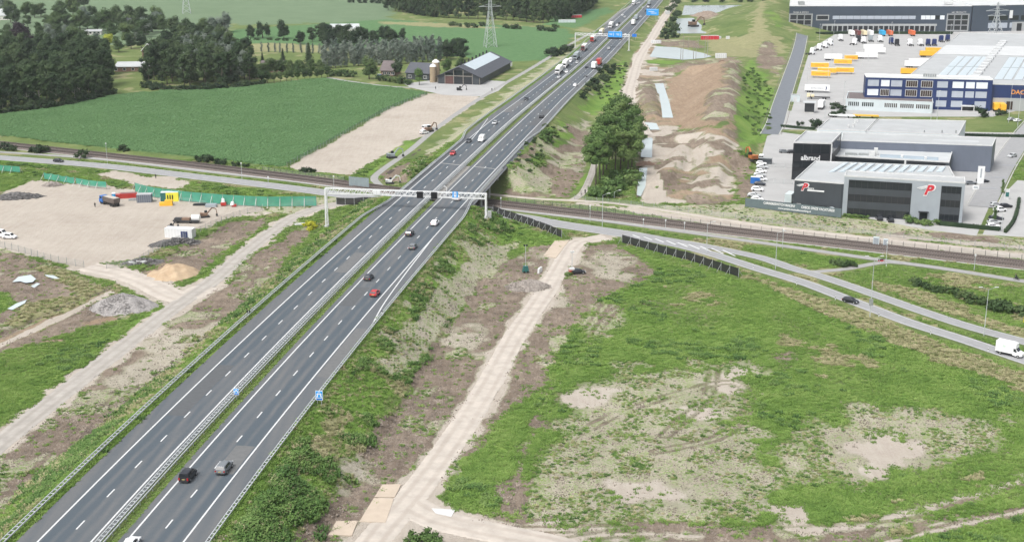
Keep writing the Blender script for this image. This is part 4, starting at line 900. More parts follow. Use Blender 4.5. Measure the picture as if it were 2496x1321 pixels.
for o in (-HB - 0.3, HB + 0.3):
    b = MB(); ts = np.linspace(-30, 21, 16); P = [at_t(t, o) for t in ts]
    for a, c in zip(P[:-1], P[1:]): b.bar((a[0], a[1], a[2] - 0.28), (c[0], c[1], c[2] - 0.28), 0.58, 0.95)
    b.build('edge_beam', M['concrete'], br)
    b = MB()
    for a, c in zip(P[:-1], P[1:]):
        for hz in (0.55, 0.95): b.bar((a[0], a[1], a[2] + hz), (c[0], c[1], c[2] + hz), 0.08)
    for t in np.linspace(-30, 21, 26): x, y, z, a = at_t(t, o); b.box((x, y, z + 0.55), (0.08, 0.08, 0.85))
    b.build('railing', M['galv'], br)
for t in (-8.4, 5.6):
    for o in (-11.5, -8.2, -4.6, 4.6, 8.2, 11.5, 13.0):
        x, y, z, a = at_t(t, o if o < 13 else 12.6)
        if o == 13.0: continue
        b = MB(); b.cyl((x, y, -0.3), 0.42, z - 1.15 - 0.3 + 0.3, 10); b.smooth = False; b.build('column', M['concrete'], br)
    for o0, o1 in ((-HB, -1.6), (1.5, HB)):
        A = at_t(t, o0); B = at_t(t, o1); b = MB(); b.bar((A[0], A[1], A[2] - 1.42), (B[0], B[1], B[2] - 1.42), 1.0, 0.62); b.build('cross_beam', M['concrete'], br)
for t in (-25.5, 16.5):
    A = at_t(t, -HB + 0.5); B = at_t(t, HB - 0.5); b = MB(); b.bar((A[0], A[1], A[2] - 2.2), (B[0], B[1], B[2] - 2.2), 0.9, 2.1); b.build('abutment', M['concrete_dk'], br)
for t in (-29.0, 20.0):
    for o0, o1 in ((-11.0, -3.1), (2.5, 11.0)):
        A = at_t(t, o0); B = at_t(t, o1); b = MB(); b.bar((A[0], A[1], A[2] + 0.07), (B[0], B[1], B[2] + 0.07), 0.35, 0.05); b.build('expansion_joint', M['concrete'], br)

# ------------------------------------------------------------------ railway
rw = strip('railway_ballast', RAIL, 8.4, M['ballast'], 0.42, z=0.0, ncross=2)
_RA, _RB = offset(RAIL, 5.2), offset(RAIL, -5.2); _ra, _rb = offset(RAIL, 4.2), offset(RAIL, -4.2)
for a_, c_ in ((_RA, _ra), (_rb, _RB)):
    b = MB(); V = []; n_ = len(a_)
    for p, q in zip(a_, c_): V += [(p[0], p[1], -0.05 if a_ is _RA else 0.42), (q[0], q[1], 0.42 if a_ is _RA else -0.05)]
    b.add(V, [(2 * i, 2 * i + 1, 2 * i + 3, 2 * i + 2) for i in range(n_ - 1)]); b.build('ballast_slope', M['ballast'], rw)
slp = MB()
for c in (-2.1, 2.1):
    for g in (-0.75, 0.75):
        p = offset(RAIL, c + g); b = MB()
        for a, q in zip(p[:-1], p[1:]): b.bar((a[0], a[1], 0.64), (q[0], q[1], 0.64), 0.09, 0.16)
        b.build('rail', M['rail'], rw)
    P = resample(offset(RAIL, c), 0.75)
    for i in range(1, len(P) - 1):
        a = math.atan2(P[i + 1][1] - P[i - 1][1], P[i + 1][0] - P[i - 1][0]); slp.box((P[i][0], P[i][1], 0.50), (0.27, 2.5, 0.16), a)
tag(slp.build('sleeper_row', M['sleeper'], rw), kind='stuff')
# cable trough
p = offset(RAIL, 5.8); b = MB()
for a, q in zip(p[:-1], p[1:]): b.bar((a[0], a[1], 0.06), (q[0], q[1], 0.06), 0.4, 0.16)
b.build('cable_trough', M['concrete'], rw)
# ------------------------------------------------------------------ vehicles
def paint(name, c, rough=0.28): return MAT(name, c, rough, 0.03, 1.0)
PC = {'white': paint('car_white', (0.78, 0.79, 0.80)), 'black': paint('car_black', (0.018, 0.020, 0.026)), 'grey': paint('car_grey', (0.15, 0.165, 0.18)), 'silver': paint('car_silver', (0.42, 0.44, 0.45)),
      'red': paint('car_red', (0.42, 0.030, 0.035)), 'dark': paint('car_dark_blue', (0.030, 0.036, 0.048)), 'blue': paint('truck_blue', (0.02, 0.13, 0.42)), 'truckred': paint('truck_red', (0.40, 0.035, 0.030)),
      'yellow': paint('trailer_yellow', (0.78, 0.42, 0.035), 0.45), 'orange': paint('trailer_orange', (0.62, 0.14, 0.05), 0.45), 'maroon': paint('truck_maroon', (0.16, 0.045, 0.045)), 'navy': paint('truck_navy', (0.02, 0.035, 0.12)),
      'cream': paint('trailer_cream', (0.70, 0.62, 0.42), 0.5), 'trailer': paint('trailer_white', (0.76, 0.77, 0.76), 0.5), 'cyan': paint('trailer_cyan', (0.03, 0.35, 0.62), 0.45), 'greybox': paint('grey_box', (0.30, 0.34, 0.36), 0.5)}
M['glass'] = MAT('dark_glass', (0.018, 0.022, 0.026), 0.08, 0.1, 1.0, spec=0.6)
M['tyre'] = MAT('tyre_rubber', (0.022, 0.022, 0.022), 0.9, 0.1, 2.0)
M['rim'] = MAT('wheel_rim', (0.40, 0.41, 0.42), 0.4, 0.1, 2.0, metal=0.5)
M['lamp_w'] = MAT('lamp_lens', (0.75, 0.77, 0.78), 0.2, 0.05, 1.0)
M['lamp_r'] = MAT('tail_lens', (0.35, 0.012, 0.015), 0.3, 0.05, 1.0)
M['plate_y'] = MAT('number_plate', (0.50, 0.42, 0.16), 0.5, 0.05, 1.0)
M['chassis'] = MAT('chassis', (0.035, 0.036, 0.038), 0.8, 0.15, 1.0)
STY = {   # L, W, H, stations: x/L, z bottom, belt, top, half-width factor, roof factor
    'hatch': (4.2, 1.80, 1.48, [(-.5, .36, .62, .66, .84, .80), (-.478, .26, .92, .98, .95, .86), (-.37, .22, .96, 'h-.10', 1, .74), (-.12, .20, .95, 'h', 1, .74), (.06, .20, .93, 'h-.05', 1, .73), (.27, .20, .90, .95, 1, .85), (.45, .22, .74, .80, .95, .80), (.5, .30, .58, .62, .82, .74)]),
    'suv': (4.5, 1.88, 1.66, [(-.5, .42, .72, .76, .86, .82), (-.48, .32, 1.06, 1.12, .96, .88), (-.40, .28, 1.08, 'h-.10', 1, .76), (-.12, .26, 1.07, 'h', 1, .77), (.08, .26, 1.05, 'h-.05', 1, .76), (.27, .26, 1.03, 1.08, 1, .88), (.455, .28, .92, .98, .95, .84), (.5, .36, .66, .72, .84, .78)]),
    'mpv': (4.4, 1.84, 1.80, [(-.5, .40, .74, .78, .90, .86), (-.492, .30, 1.06, 1.12, .97, .88), (-.46, .26, 1.08, 'h-.06', 1, .80), (-.12, .24, 1.06, 'h', 1, .80), (.12, .24, 1.04, 'h-.08', 1, .79), (.32, .24, 1.00, 1.05, 1, .88), (.465, .26, .84, .90, .95, .84), (.5, .34, .62, .66, .84, .78)]),
    'wagon': (4.7, 1.83, 1.47, [(-.5, .36, .62, .66, .84, .80), (-.482, .26, .92, .98, .95, .86), (-.41, .22, .96, 'h-.12', 1, .74), (-.12, .20, .95, 'h', 1, .74), (.04, .20, .93, 'h-.04', 1, .73), (.24, .20, .90, .95, 1, .85), (.45, .22, .74, .80, .95, .80), (.5, .30, .58, .62, .82, .74)]),
    'van': (5.6, 2.05, 2.50, [(-.5, .45, 1.05, 1.1, .94, .92), (-.497, .35, 1.35, 'h-.04', .98, .90), (-.30, .30, 1.35, 'h', 1, .90), (-.05, .28, 1.35, 'h', 1, .90), (.20, .28, 1.32, 'h-.12', 1, .88), (.36, .28, 1.22, 1.28, 1, .90), (.475, .30, 1.0, 1.05, .95, .84), (.5, .36, .72, .76, .86, .80)]),
    'minivan': (4.4, 1.83, 1.84, [(-.5, .42, .80, .84, .92, .88), (-.495, .32, 1.10, 'h-.05', .97, .86), (-.30, .26, 1.10, 'h', 1, .84), (-.05, .26, 1.08, 'h', 1, .84), (.10, .26, 1.06, 'h-.06', 1, .82), (.29, .26, 1.02, 1.07, 1, .88), (.46, .28, .86, .92, .95, .84), (.5, .34, .64, .68, .84, .78)]),
}
CARC = {}
def car_meshes(style, colk, near):
    key = (style, colk, near)
    if key in CARC: return CARC[key]
    L, W, H, st = STY[style]; S = []
    for x, zb, be, tp, f, rf in st:
        if isinstance(tp, str): tp = H + (float(tp[1:]) if len(tp) > 1 else 0)
        S.append((x * L, zb, be, tp, f * W / 2, rf * W / 2))
    b = MB(); V = []
    for x, zb, be, tp, hw, hr in S:
        cab = tp > be + 0.2
        half = [(hw * .80, zb), (hw * .98, zb + .16), (hw, (zb + be) / 2 + .08), (hw * .975, be), (hr if cab else hr, tp - (.07 if cab else .03)), (hr * .86, tp)]
        V += [(x, -y, z) for y, z in half] + [(x, y, z) for y, z in half[::-1]]
    n = 12; Fc = [tuple(range(n)), tuple(range(len(V) - n, len(V)))[::-1]]
    for i in range(len(S) - 1):
        for j in range(n): a = i * n + j; c = i * n + (j + 1) % n; Fc.append((a, c, c + n, a + n))
    b.add(V, Fc); b.smooth = False
    parts = [('body', b.mesh('body', PC[colk]))]
    def P(i, y, v):      # point on the cabin side of station i at share v between belt and roof edge
        x, zb, be, tp, hw, hr = S[i]; return Vector((x, (hw * .975 + (hr - hw * .975) * v) * y, be + (tp - .07 - be) * v))
    panel = style in ('van',)
    for y in (-1, 1):
        q = MB(); o = Vector((0, 0.015 * y, 0.004))
        def sp(i, j, t, v): a = P(i, y, v); c = P(j, y, v); return a + (c - a) * t + o
        if panel: q.add([sp(4, 5, .02, .10), sp(4, 5, .55, .12), sp(4, 5, .08, .88), sp(3, 4, .55, .90), sp(3, 4, .55, .10)], [(0, 1, 2, 3, 4)])
        else:
            q.add([sp(2, 3, .12, .12), sp(3, 4, .0, .10), sp(3, 4, .0, .90), sp(2, 3, .22, .86)], [(0, 1, 2, 3)])
            q.add([sp(3, 4, .06, .10), sp(4, 5, .62, .10), sp(4, 5, .08, .86), sp(3, 4, .06, .90)], [(0, 1, 2, 3)])
        parts.append(('side_window', q.mesh('side_window', M['glass'])))
    def cross(i, j, t, inset):
        x0, _, b0, t0, w0, r0 = S[i]; x1, _, b1, t1, w1, r1 = S[j]
        x = x0 + (x1 - x0) * t; z = t0 + (t1 - t0) * t - .02; y = (r0 + (r1 - r0) * t) * inset; return (x, y, z)
    for nm, i, j, dx in (('windscreen', 5, 4, .03), ('rear_window', 1, 2, -.03)):
        if nm == 'rear_window' and style in ('van',): i, j = 1, 1
        q = MB()
        if i != j and not (style in ('minivan',) and nm == 'rear_window'):
            a = cross(i, j, .10, .88); c = cross(i, j, .90, .86); dz = .035
            q.add([(a[0] + dx, -a[1], a[2] + dz), (a[0] + dx, a[1], a[2] + dz), (c[0] + dx, c[1], c[2] + dz), (c[0] + dx, -c[1], c[2] + dz)], [(0, 1, 2, 3)])
        else:
            x = S[1][0] - .012; zt = H - .25; zb_ = S[1][2] + .12; w = S[1][5] * .92
            for s0, s1 in (((-1, -.05), (.05, 1)) if style == 'van' else ((-1, 1),)): q.add([(x, s0 * w, zb_), (x, s1 * w, zb_), (x, s1 * w * .94, zt), (x, s0 * w * .94, zt)], [(0, 1, 2, 3)])
        parts.append((nm, q.mesh(nm, M['glass'])))
    wr = .33 if style in ('hatch', 'wagon') else .36
    for x in (-.29 * L, .315 * L):
        for y in (-1, 1):
            q = MB(); q.cyl((x, y * (W / 2 - .10), wr), wr, .24, 12, axis='Y'); parts.append(('wheel', q.mesh('wheel', M['tyre'])))
            if near: q = MB(); q.cyl((x, y * (W / 2 + .005), wr), wr * .62, .045, 10, axis='Y'); parts.append(('+rim', q.mesh('rim', M['rim'])))
    if near:
        zl = S[1][2] - .22
        for y in (-1, 1):
            q = MB(); q.box((-L / 2 + .03, y * W * .40, zl), (.10, .26, .22 if style not in ('mpv', 'minivan', 'van') else .45)); parts.append(('tail_light', q.mesh('tail_light', M['lamp_r'])))
            q = MB(); q.box((L / 2 - .06, y * W * .36, S[6][2] - .10), (.14, .34, .14)); parts.append(('headlight', q.mesh('headlight', M['lamp_w'])))
            q = MB(); q.box((S[4][0] + .35, y * (W / 2 + .10), S[4][2] + .02), (.12, .20, .16)); parts.append(('mirror', q.mesh('mirror', PC[colk])))
        q = MB(); q.box((-L / 2 - .01, 0, S[0][2] + .05), (.03, .50, .11)); parts.append(('number_plate', q.mesh('number_plate', M['plate_y'])))
        q = MB(); q.box((-L / 2 + .02, 0, .42), (.10, W * .78, .18)); parts.append(('bumper', q.mesh('bumper', M['chassis'])))
        q = MB(); q.box((L / 2 - .03, 0, .48), (.10, W * .56, .16)); parts.append(('grille', q.mesh('grille', M['chassis'])))
    CARC[key] = parts; return parts
def car(style, colk, loc, ang, label, group=None, near=False, cat='car', scale=None):
    r = thing('van' if style == 'van' else 'car', label, 'van' if style == 'van' else cat, loc, ang, group); last = None
    if scale: r.scale = scale
    for nm, me in car_meshes(style, colk, near):
        if nm[0] == '+': OB(nm[1:], me, last)
        else: last = OB(nm, me, r)
    return r
def onroad(px, py):
    z = 7.0
    for _ in range(8): z = float(zroad(G(px, py, z)[1]))
    x, y = G(px, py, z); a = road_at(y)[3]; return (x, y, z + 0.05), a
def truck(loc, ang, label, cab='white', box='trailer', group=None, trailer=True, L=13.6, gap=0.9, H=4.0, doors=None, tall=True):
    """tractor with a box trailer, x forward; origin at the tractor's front axle"""
    r = thing('truck' if trailer else 'tractor_unit', label, 'truck', loc, ang, group)
    b = MB(); b.box((1.0, 0, 1.05), (2.1, 2.45, 1.0)); b.box((.85, 0, 2.45), (1.8, 2.45, 1.8), taper=.96); b.box((.55, 0, 3.5), (1.2, 2.2, .5), taper=.85); b.build('cab', PC[cab], r)
    q = MB(); q.add([(1.815, -1.1, 1.95), (1.815, 1.1, 1.95), (1.775, 1.06, 2.95), (1.775, -1.06, 2.95)], [(0, 1, 2, 3)]); q.build('windscreen', M['glass'], r)
    for y in (-1, 1): q = MB(); q.add([(.6, y * 1.235, 1.95), (1.65, y * 1.235, 1.95), (1.5, y * 1.215, 2.75), (.6, y * 1.215, 2.75)], [(0, 1, 2, 3)]); q.build('side_window', M['glass'], r)
    q = MB(); q.box((2.06, 0, .95), (.06, 1.9, .55)); q.build('grille', M['chassis'], r)
    for y in (-1, 1): q = MB(); q.box((2.07, y * .92, .72), (.06, .42, .20)); q.build('headlight', M['lamp_w'], r)
    q = MB(); q.box((-1.6, 0, .85), (4.6, .9, .35)); q.build('chassis', M['chassis'], r)
    ax = [.75, -2.95]
    if trailer:
        x0 = -.25 - gap; x1 = x0 - L; bx = MB(); bx.box(((x0 + x1) / 2, 0, (1.15 + H) / 2), (L, 2.55, H - 1.15)); bx.build('trailer_box', PC[box], r)
        if doors:
            q = MB()
            for y in (-.62, .62): q.box((x1 - .02, y, (1.3 + H) / 2), (.03, 1.18, H - 1.5))
            q.build('rear_door', PC[doors], r)
        q = MB(); q.box(((x0 + x1) / 2 - 1, 0, .95), (L - 2.2, 1.0, .35)); q.box((x1 + .1, 0, .6), (.15, 2.3, .25)); q.build('trailer_chassis', M['chassis'], r)
        ax += [x1 + 1.6, x1 + 2.9, x1 + 4.2]
    for x in ax:
        for y in (-1, 1): q = MB(); q.cyl((x, y * 1.05, .5), .5, .36, 10, axis='Y'); q.build('wheel', M['tyre'], r)
    return r
NEARG = 'cars driving away in the near right-hand lanes'
for st, c, px, py, lab in (
    ('hatch', 'white', 320, 1333, 'white hatchback cut by the bottom edge, at the left line of its carriageway'),
    ('mpv', 'black', 459, 1166, 'black people carrier driving away in the left lane, near the bottom edge'),
    ('suv', 'grey', 547, 1147, 'grey SUV driving away in the right lane, near the bottom edge'),
    ('hatch', 'red', 914, 720, 'bright red hatchback driving away behind the dark hatchback'),
    ('hatch', 'dark', 899, 681, 'dark hatchback driving away on the left line, beside the red hatchback'),
    ('hatch', 'grey', 1007, 606, 'grey hatchback driving away, behind the dark SUV and the white SUV'),
    ('suv', 'dark', 999, 574, 'dark SUV driving away on the left line, before the near gantry'),
    ('suv', 'white', 1060, 549, 'white SUV driving away in the right lane, before the near gantry'),
    ('hatch', 'white', 1116, 488, 'white hatchback passing right under the blue gantry sign')):
    p, a = onroad(px, py); car(st, c, p, a, lab, NEARG, True)
for st, c, px, py, lab in (
    ('hatch', 'black', 1320, 288, 'black car driving away alone beyond the bridge'),
    ('suv', 'white', 1402, 211, 'white car driving away beside the guard rail, below the white truck'),
    ('hatch', 'grey', 1427, 188, 'dark grey car driving away right behind the white and red trucks'),
    ('hatch', 'dark', 1430, 167, 'dark car overtaking the white truck, by the median'),
    ('suv', 'silver', 1484, 121, 'silver car driving away midway between trucks and far gantry'),
    ('suv', 'silver', 1513, 99, 'silver SUV driving away just before the far gantry'),
    ('hatch', 'white', 1524, 87, 'white car passing the right leg of the far gantry'),
    ('hatch', 'silver', 1561, 43, 'silver car driving away beyond the white far truck, below the blue board'),
    ('hatch', 'black', 1574, 29, 'black car driving away beside the blue roadside board'),
    ('hatch', 'silver', 1567, 21, 'silver car in the far left lane near the top edge'),
    ('wagon', 'white', 1580, 19, 'white car in the far right lane near the top edge')):
    p, a = onroad(px, py); car(st, c, p, a, lab, 'cars driving away in the far right-hand lanes')
for st, c, px, py, lab, nr in (
    ('hatch', 'red', 1104, 378, 'red car coming towards the bridge in the left-hand lanes', 1),
    ('hatch', 'dark', 1142, 347, 'dark car coming in the outer lane beside the white van', 1),
    ('van', 'white', 1174, 345, 'white panel van coming in the lane by the median', 1),
    ('wagon', 'silver', 1206, 303, 'silver estate car coming behind the white van', 1),
    ('hatch', 'dark', 1282, 245, 'dark car coming alone on the outer line, past the barn', 1),
    ('hatch', 'silver', 1362, 191, 'silver car coming just ahead of the white trucks', 0),
    ('hatch', 'white', 1381, 178, 'white car overtaking the front white truck', 0),
    ('van', 'white', 1390, 152, 'white van coming behind the second white truck', 0),
    ('hatch', 'silver', 1407, 155, 'silver car beside the dark grey truck', 0),
    ('hatch', 'silver', 1478, 89, 'silver car coming under the far gantry beside the white truck', 0),
    ('hatch', 'dark', 1495, 61, 'dark car coming just beyond the far gantry, outer lane', 0),
    ('suv', 'white', 1504, 64, 'white car coming just beyond the far gantry, inner lane', 0),
    ('hatch', 'black', 1509, 59, 'black car coming beyond the far gantry, by the median', 0),
    ('hatch', 'white', 1517, 39, 'white car coming far off in the outer lane', 0),
    ('suv', 'silver', 1523, 44, 'silver car coming far off in the inner lane', 0),
    ('hatch', 'silver', 1558, 9, 'silver car coming near the top edge of the motorway', 0)):
    p, a = onroad(px, py); car(st, c, p, a + math.pi, lab, 'cars coming in the left-hand lanes', bool(nr))
for px, py, cab, bx, lab in ((1359, 182, 'white', 'trailer', 'white truck coming at the head of the queue of trucks'), (1375, 167, 'white', 'trailer', 'white truck coming second in the queue of trucks'),
    (1402, 147, 'greybox', 'greybox', 'grey truck coming in the queue, between white trucks and maroon truck'), (1421, 126, 'maroon', 'trailer', 'maroon truck coming ahead of the red truck'),
    (1443, 104, 'truckred', 'trailer', 'red truck with white box coming, nearest the far gantry'), (1464, 87, 'white', 'cream', 'white truck with cream box under the far gantry'),
    (1487, 70, 'white', 'trailer', 'white truck coming just past the far gantry sign'), (1543, 14, 'white', 'trailer', 'white truck coming near the top edge of the motorway')):
    p, a = onroad(px, py); truck(p, a + math.pi, lab, cab, bx, 'trucks coming in the left-hand lanes')
for px, py, cab, bx, lab, L in ((1462, 157, 'truckred', 'truckred', 'red truck driving away ahead of the white truck', 9.0), (1450, 166, 'white', 'trailer', 'white box truck driving away behind the red truck', 8.0),
    (1545, 60, 'white', 'trailer', 'white truck driving away beyond the far gantry', 10.0), (1552, 48, 'black', 'greybox', 'dark truck driving away ahead of the white far truck', 9.0), (1583, 12, 'black', 'greybox', 'dark truck driving away near the top edge', 10.0)):
    p, a = onroad(px, py); truck(p, a, lab, cab, bx, 'trucks driving away in the right-hand lanes', L=L)
# cars on the local roads
def heading(path, x, y):
    i = min(range(len(path)), key=lambda k: (path[k][0] - x) ** 2 + (path[k][1] - y) ** 2); a = path[max(0, i - 1)]; b = path[min(len(path) - 1, i + 1)]; return math.atan2(b[1] - a[1], b[0] - a[0])
x, y = GT(2073, 738); car('hatch', 'black', (x, y, .08), heading(WAYW['local_road'], x, y), 'black hatchback on the local road beside the sign post', 'cars on the local road', True)
x, y = GT(143, 396); car('hatch', 'black', (x, y, .08), heading(WAYW['local_road'], x, y), 'black car on the local road at the left, past the railway shrubs', 'cars on the local road', True)
# white box van at the right edge
def box_van(px, py):
    x, y = GT(px, py); a = heading(WAYW['local_road'], x, y); r = thing('box_van', 'white box van with high body at the right edge of the picture', 'van', (x, y, .08), a)
    b = MB(); b.box((-1.15, 0, 1.95), (4.0, 2.15, 2.45)); b.box((1.15, 0, 2.62), (.75, 2.05, 1.05), taper=.8); b.build('box', PC['white'], r)
    c = MB(); V = []
    for xx, zb, z1, hw in ((.85, .4, 2.15, 1.0), (1.35, .4, 2.15, 1.0), (2.05, .4, 1.35, 1.0), (2.75, .45, 1.12, .95), (2.95, .5, .85, .85)): V += [(xx, -hw, zb), (xx, hw, zb), (xx, hw * .92, z1), (xx, -hw * .92, z1)]
    c.add(V, [(0, 1, 2, 3), (16, 19, 18, 17)] + [(i * 4 + j, i * 4 + (j + 1) % 4, i * 4 + 4 + (j + 1) % 4, i * 4 + 4 + j) for i in range(4) for j in range(4)]); c.build('cab', PC['white'], r)
    q = MB(); q.add([(1.45, -.84, 2.09), (1.45, .84, 2.09), (2.03, .86, 1.44), (2.03, -.86, 1.44)], [(0, 1, 2, 3)]); q.build('windscreen', M['glass'], r)
    for s in (-1, 1): q = MB(); q.add([(1.0, s * .985, 1.35), (1.85, s * .985, 1.35), (1.4, s * .955, 2.0), (1.0, s * .955, 2.0)], [(0, 1, 2, 3)]); q.build('side_window', M['glass'], r)
    for s in (-1, 1): q = MB(); q.box((2.86, s * .66, .92), (.16, .34, .22)); q.build('headlight', M['lamp_w'], r)
    for s in (-1, 1):
        q = MB(); q.box((-1.2, s * 1.081, 2.2), (.75, .012, .55)); q.build('emblem', MAT('pale_emblem', (.55, .66, .60), .6), r)
        q = MB(); q.box((1.5, s * 1.2, 1.5), (.14, .26, .34)); q.build('mirror', M['chassis'], r)
    for xx in (-2.0, 2.1):
        for s in (-1, 1): q = MB(); q.cyl((xx, s * .9, .36), .36, .26, 12, axis='Y'); w = q.build('wheel', M['tyre'], r); q = MB(); q.cyl((xx, s * 1.03, .36), .2, .03, 10, axis='Y'); q.build('rim', M['rim'], w)
    q = MB(); q.box((-.6, 0, .52), (5.0, 1.5, .3)); q.build('chassis', M['chassis'], r)
    q = MB(); q.box((-3.18, 0, 2.2), (.03, 1.9, 1.8)); q.build('rear_door', PC['trailer'], r)
box_van(2462, 866)
# ------------------------------------------------------------------ buildings
M['clad_dark'] = MAT('dark_cladding', (0.040, 0.048, 0.056), 0.55, 0.12, 0.4, stretch=(1, 1, .3))
M['clad_black'] = MAT('black_cladding', (0.012, 0.014, 0.018), 0.45, 0.15, 0.5)
M['clad_grey'] = MAT('blue_grey_cladding', (0.115, 0.135, 0.175), 0.5, 0.08, 0.3, stretch=(1, 1, .3))
M['clad_silver'] = MAT('silver_cladding', (0.29, 0.325, 0.355), 0.45, 0.07, 0.3)
M['clad_navy'] = MAT('navy_cladding', (0.012, 0.030, 0.115), 0.5, 0.1, 0.4)
M['clad_far'] = MAT('slate_cladding', (0.045, 0.062, 0.088), 0.5, 0.08, 0.1)
M['panel_pale'] = MAT('pale_panel', (0.50, 0.56, 0.58), 0.5, 0.06, 0.3)
M['roof_pale'] = MAT('pale_roofing', (0.34, 0.355, 0.362), 0.8, 0.10, 0.12, detail=6)
M['roof_white'] = MAT('white_roofing', (0.46, 0.475, 0.48), 0.8, 0.08, 0.08, detail=6)
M['roof_grey'] = MAT('grey_roofing', (0.40, 0.42, 0.43), 0.85, 0.10, 0.15, detail=6)
M['roof_tile'] = MAT('slate_roof', (0.060, 0.066, 0.080), 0.7, 0.15, 0.5)
M['roof_brown'] = MAT('brown_tiles', (0.125, 0.105, 0.105), 0.85, 0.15, 0.6)
M['solar'] = MAT('solar_panel', (0.34, 0.41, 0.46), 0.25, 0.06, 0.3)
M['solar_lt'] = MAT('roof_light', (0.46, 0.53, 0.57), 0.3, 0.06, 0.3)
M['brick'] = MAT('brick_wall', (0.19, 0.12, 0.09), 0.9, 0.2, 1.5)
M['plaster'] = MAT('plaster', (0.60, 0.58, 0.54), 0.85, 0.08, 0.6)
M['blind'] = MAT('window_blind', (0.38, 0.42, 0.48), 0.6, 0.06, 0.5)
M['blind_w'] = MAT('white_blind', (0.68, 0.72, 0.76), 0.6, 0.05, 0.5)
M['red'] = MAT('logo_red', (0.50, 0.02, 0.035), 0.5, 0.05, 1.0)
M['orange_l'] = MAT('letter_orange', (0.75, 0.30, 0.06), 0.5, 0.05, 1.0)
M['brown_glass'] = MAT('tinted_glass', (0.05, 0.035, 0.03), 0.15, 0.2, 1.0)

def inset(poly, d):
    c = np.mean(np.array(poly), 0); out = []; n = len(poly)
    for i in range(n):
        p = np.array(poly[i]); a = np.array(poly[i - 1]); b = np.array(poly[(i + 1) % n])
        u = (a - p) / np.linalg.norm(a - p); v = (b - p) / np.linalg.norm(b - p); w = u + v; s = max(.2, abs(u[0] * v[1] - u[1] * v[0]))
        w = (u + v) / s; q = p + w * d
        if np.dot(w, c - p) < 0: q = p - w * d
        out.append(tuple(q))
    return out
def block(root, poly, z, wm, rm, trim='white', z0=-0.2, par=0.45, wname='wall'):
    b = MB(); b.prism(poly, z0, z - par); b.build(wname, M[wm], root)
    ip = inset(poly, .25); b = MB(); b.prism(ip, z - par, z - par + .06); b.build('roof', M[rm], root)
    b = MB(); n = len(poly); mid = inset(poly, .12)
    for i in range(n):
        a, c = mid[i], mid[(i + 1) % n]; d = Vector((c[0] - a[0], c[1] - a[1], 0)).normalized() * .13
        b.bar((a[0] - d.x, a[1] - d.y, z - par / 2 + .003 * i), (c[0] + d.x, c[1] + d.y, z - par / 2 + .003 * i), .28, par)
    b.build('parapet', M[trim], root)
class Facade:
    """coordinates on an upright wall: u along A->B, outwards on the right-hand side"""
    def __init__(s, A, B):
        s.A = Vector((*A, 0)); s.d = Vector((B[0] - A[0], B[1] - A[1], 0)); s.L = s.d.length; s.d.normalize(); s.n = Vector((s.d.y, -s.d.x, 0)); s.ang = math.atan2(s.d.y, s.d.x)
    def p(s, u, z, o=0.0): q = s.A + s.d * u + s.n * o; return (q.x, q.y, z)
    def panel(s, root, name, u0, u1, z0, z1, mat, o=.03, t=.08):
        b = MB(); c = s.p((u0 + u1) / 2, (z0 + z1) / 2, o - t / 2); b.box(c, (u1 - u0, t, z1 - z0), s.ang); return b.build(name, mat, root)
    def frame(s, root, name, u0, u1, z0, z1, mat, w=.12, o=.09, t=.12):
        b = MB()
        for a, c, e, f in ((u0 - w, u1 + w, z1, z1 + w), (u0 - w, u1 + w, z0 - w, z0), (u0 - w, u0, z0, z1), (u1, u1 + w, z0, z1)): b.box(s.p((a + c) / 2, (e + f) / 2, o - t / 2), (c - a, t, f - e), s.ang)
        return b.build(name, mat, root)
    def window(s, root, u0, u1, z0, z1, mat, n=1, fmat=None, o=.03, fw=.12):
        w = s.panel(root, 'window', u0, u1, z0, z1, mat, o)
        if fmat: s.frame(w, 'frame', u0, u1, z0, z1, fmat, fw, o + .06)
        if n > 1:
            b = MB()
            for i in range(1, n): u = u0 + (u1 - u0) * i / n; b.box(s.p(u, (z0 + z1) / 2, o + .02), (.12, .08, z1 - z0), s.ang)
            b.build('mullion', fmat or M['clad_black'], w)
        return w

# ---- office with the red logo
A = G(2051.6, 525.6); B = G(2343.7, 545.0); FP = Facade(A, B); off = thing('office_building', 'dark grey three storey office with silver frame and red logo', 'building')
ZB = 10.6; bl = G(1937, 437, ZB); bm_ = G(2052, 446, ZB); blk = [bl, bm_, FP.p(FP.L * .97, 0, -7.0)[:2], G(2314, 405, ZB), G(1987, 392, ZB)]
block(off, blk, ZB, 'clad_dark', 'roof_pale', 'offwhite')
bk = 9.0; Pp = [A, B, FP.p(FP.L, 0, -bk)[:2], FP.p(0, 0, -bk)[:2]]
block(off, Pp, 13.6, 'clad_silver', 'roof_pale', 'offwhite', wname='frame_block')
L = FP.L
FP.panel(off, 'glazed_bay', L * .04, L * .57, .15, 12.25, M['clad_black'], .02, .06); FP.panel(off, 'glazed_bay', L * .81, L * .975, .15, 12.0, M['clad_black'], .02, .06)
for (u0, u1, n) in ((L * .045, L * .565, 10), (L * .815, L * .97, 4)):
    for (z0, z1) in ((9.7, 12.0), (5.2, 7.4), (.6, 2.7)):
        for i in range(n):
            a = u0 + (u1 - u0) * i / n; c = u0 + (u1 - u0) * (i + 1) / n; FP.panel(off, 'window', a + .07, c - .07, z0, z1, M['glass'], .06, .05)
    for (z0, z1) in ((7.45, 9.65), (2.75, 5.15)): FP.panel(off, 'spandrel', u0, u1, z0, z1, M['clad_dark'], .10, .08)
for i in range(12):
    if i % 3 == 1: continue
dw = FP.panel(off, 'door', L * .655, L * .71, 0, 2.9, M['glass'], .08); FP.frame(dw, 'door_frame', L * .655, L * .71, .05, 2.9, M['clad_black'], .18, .2)
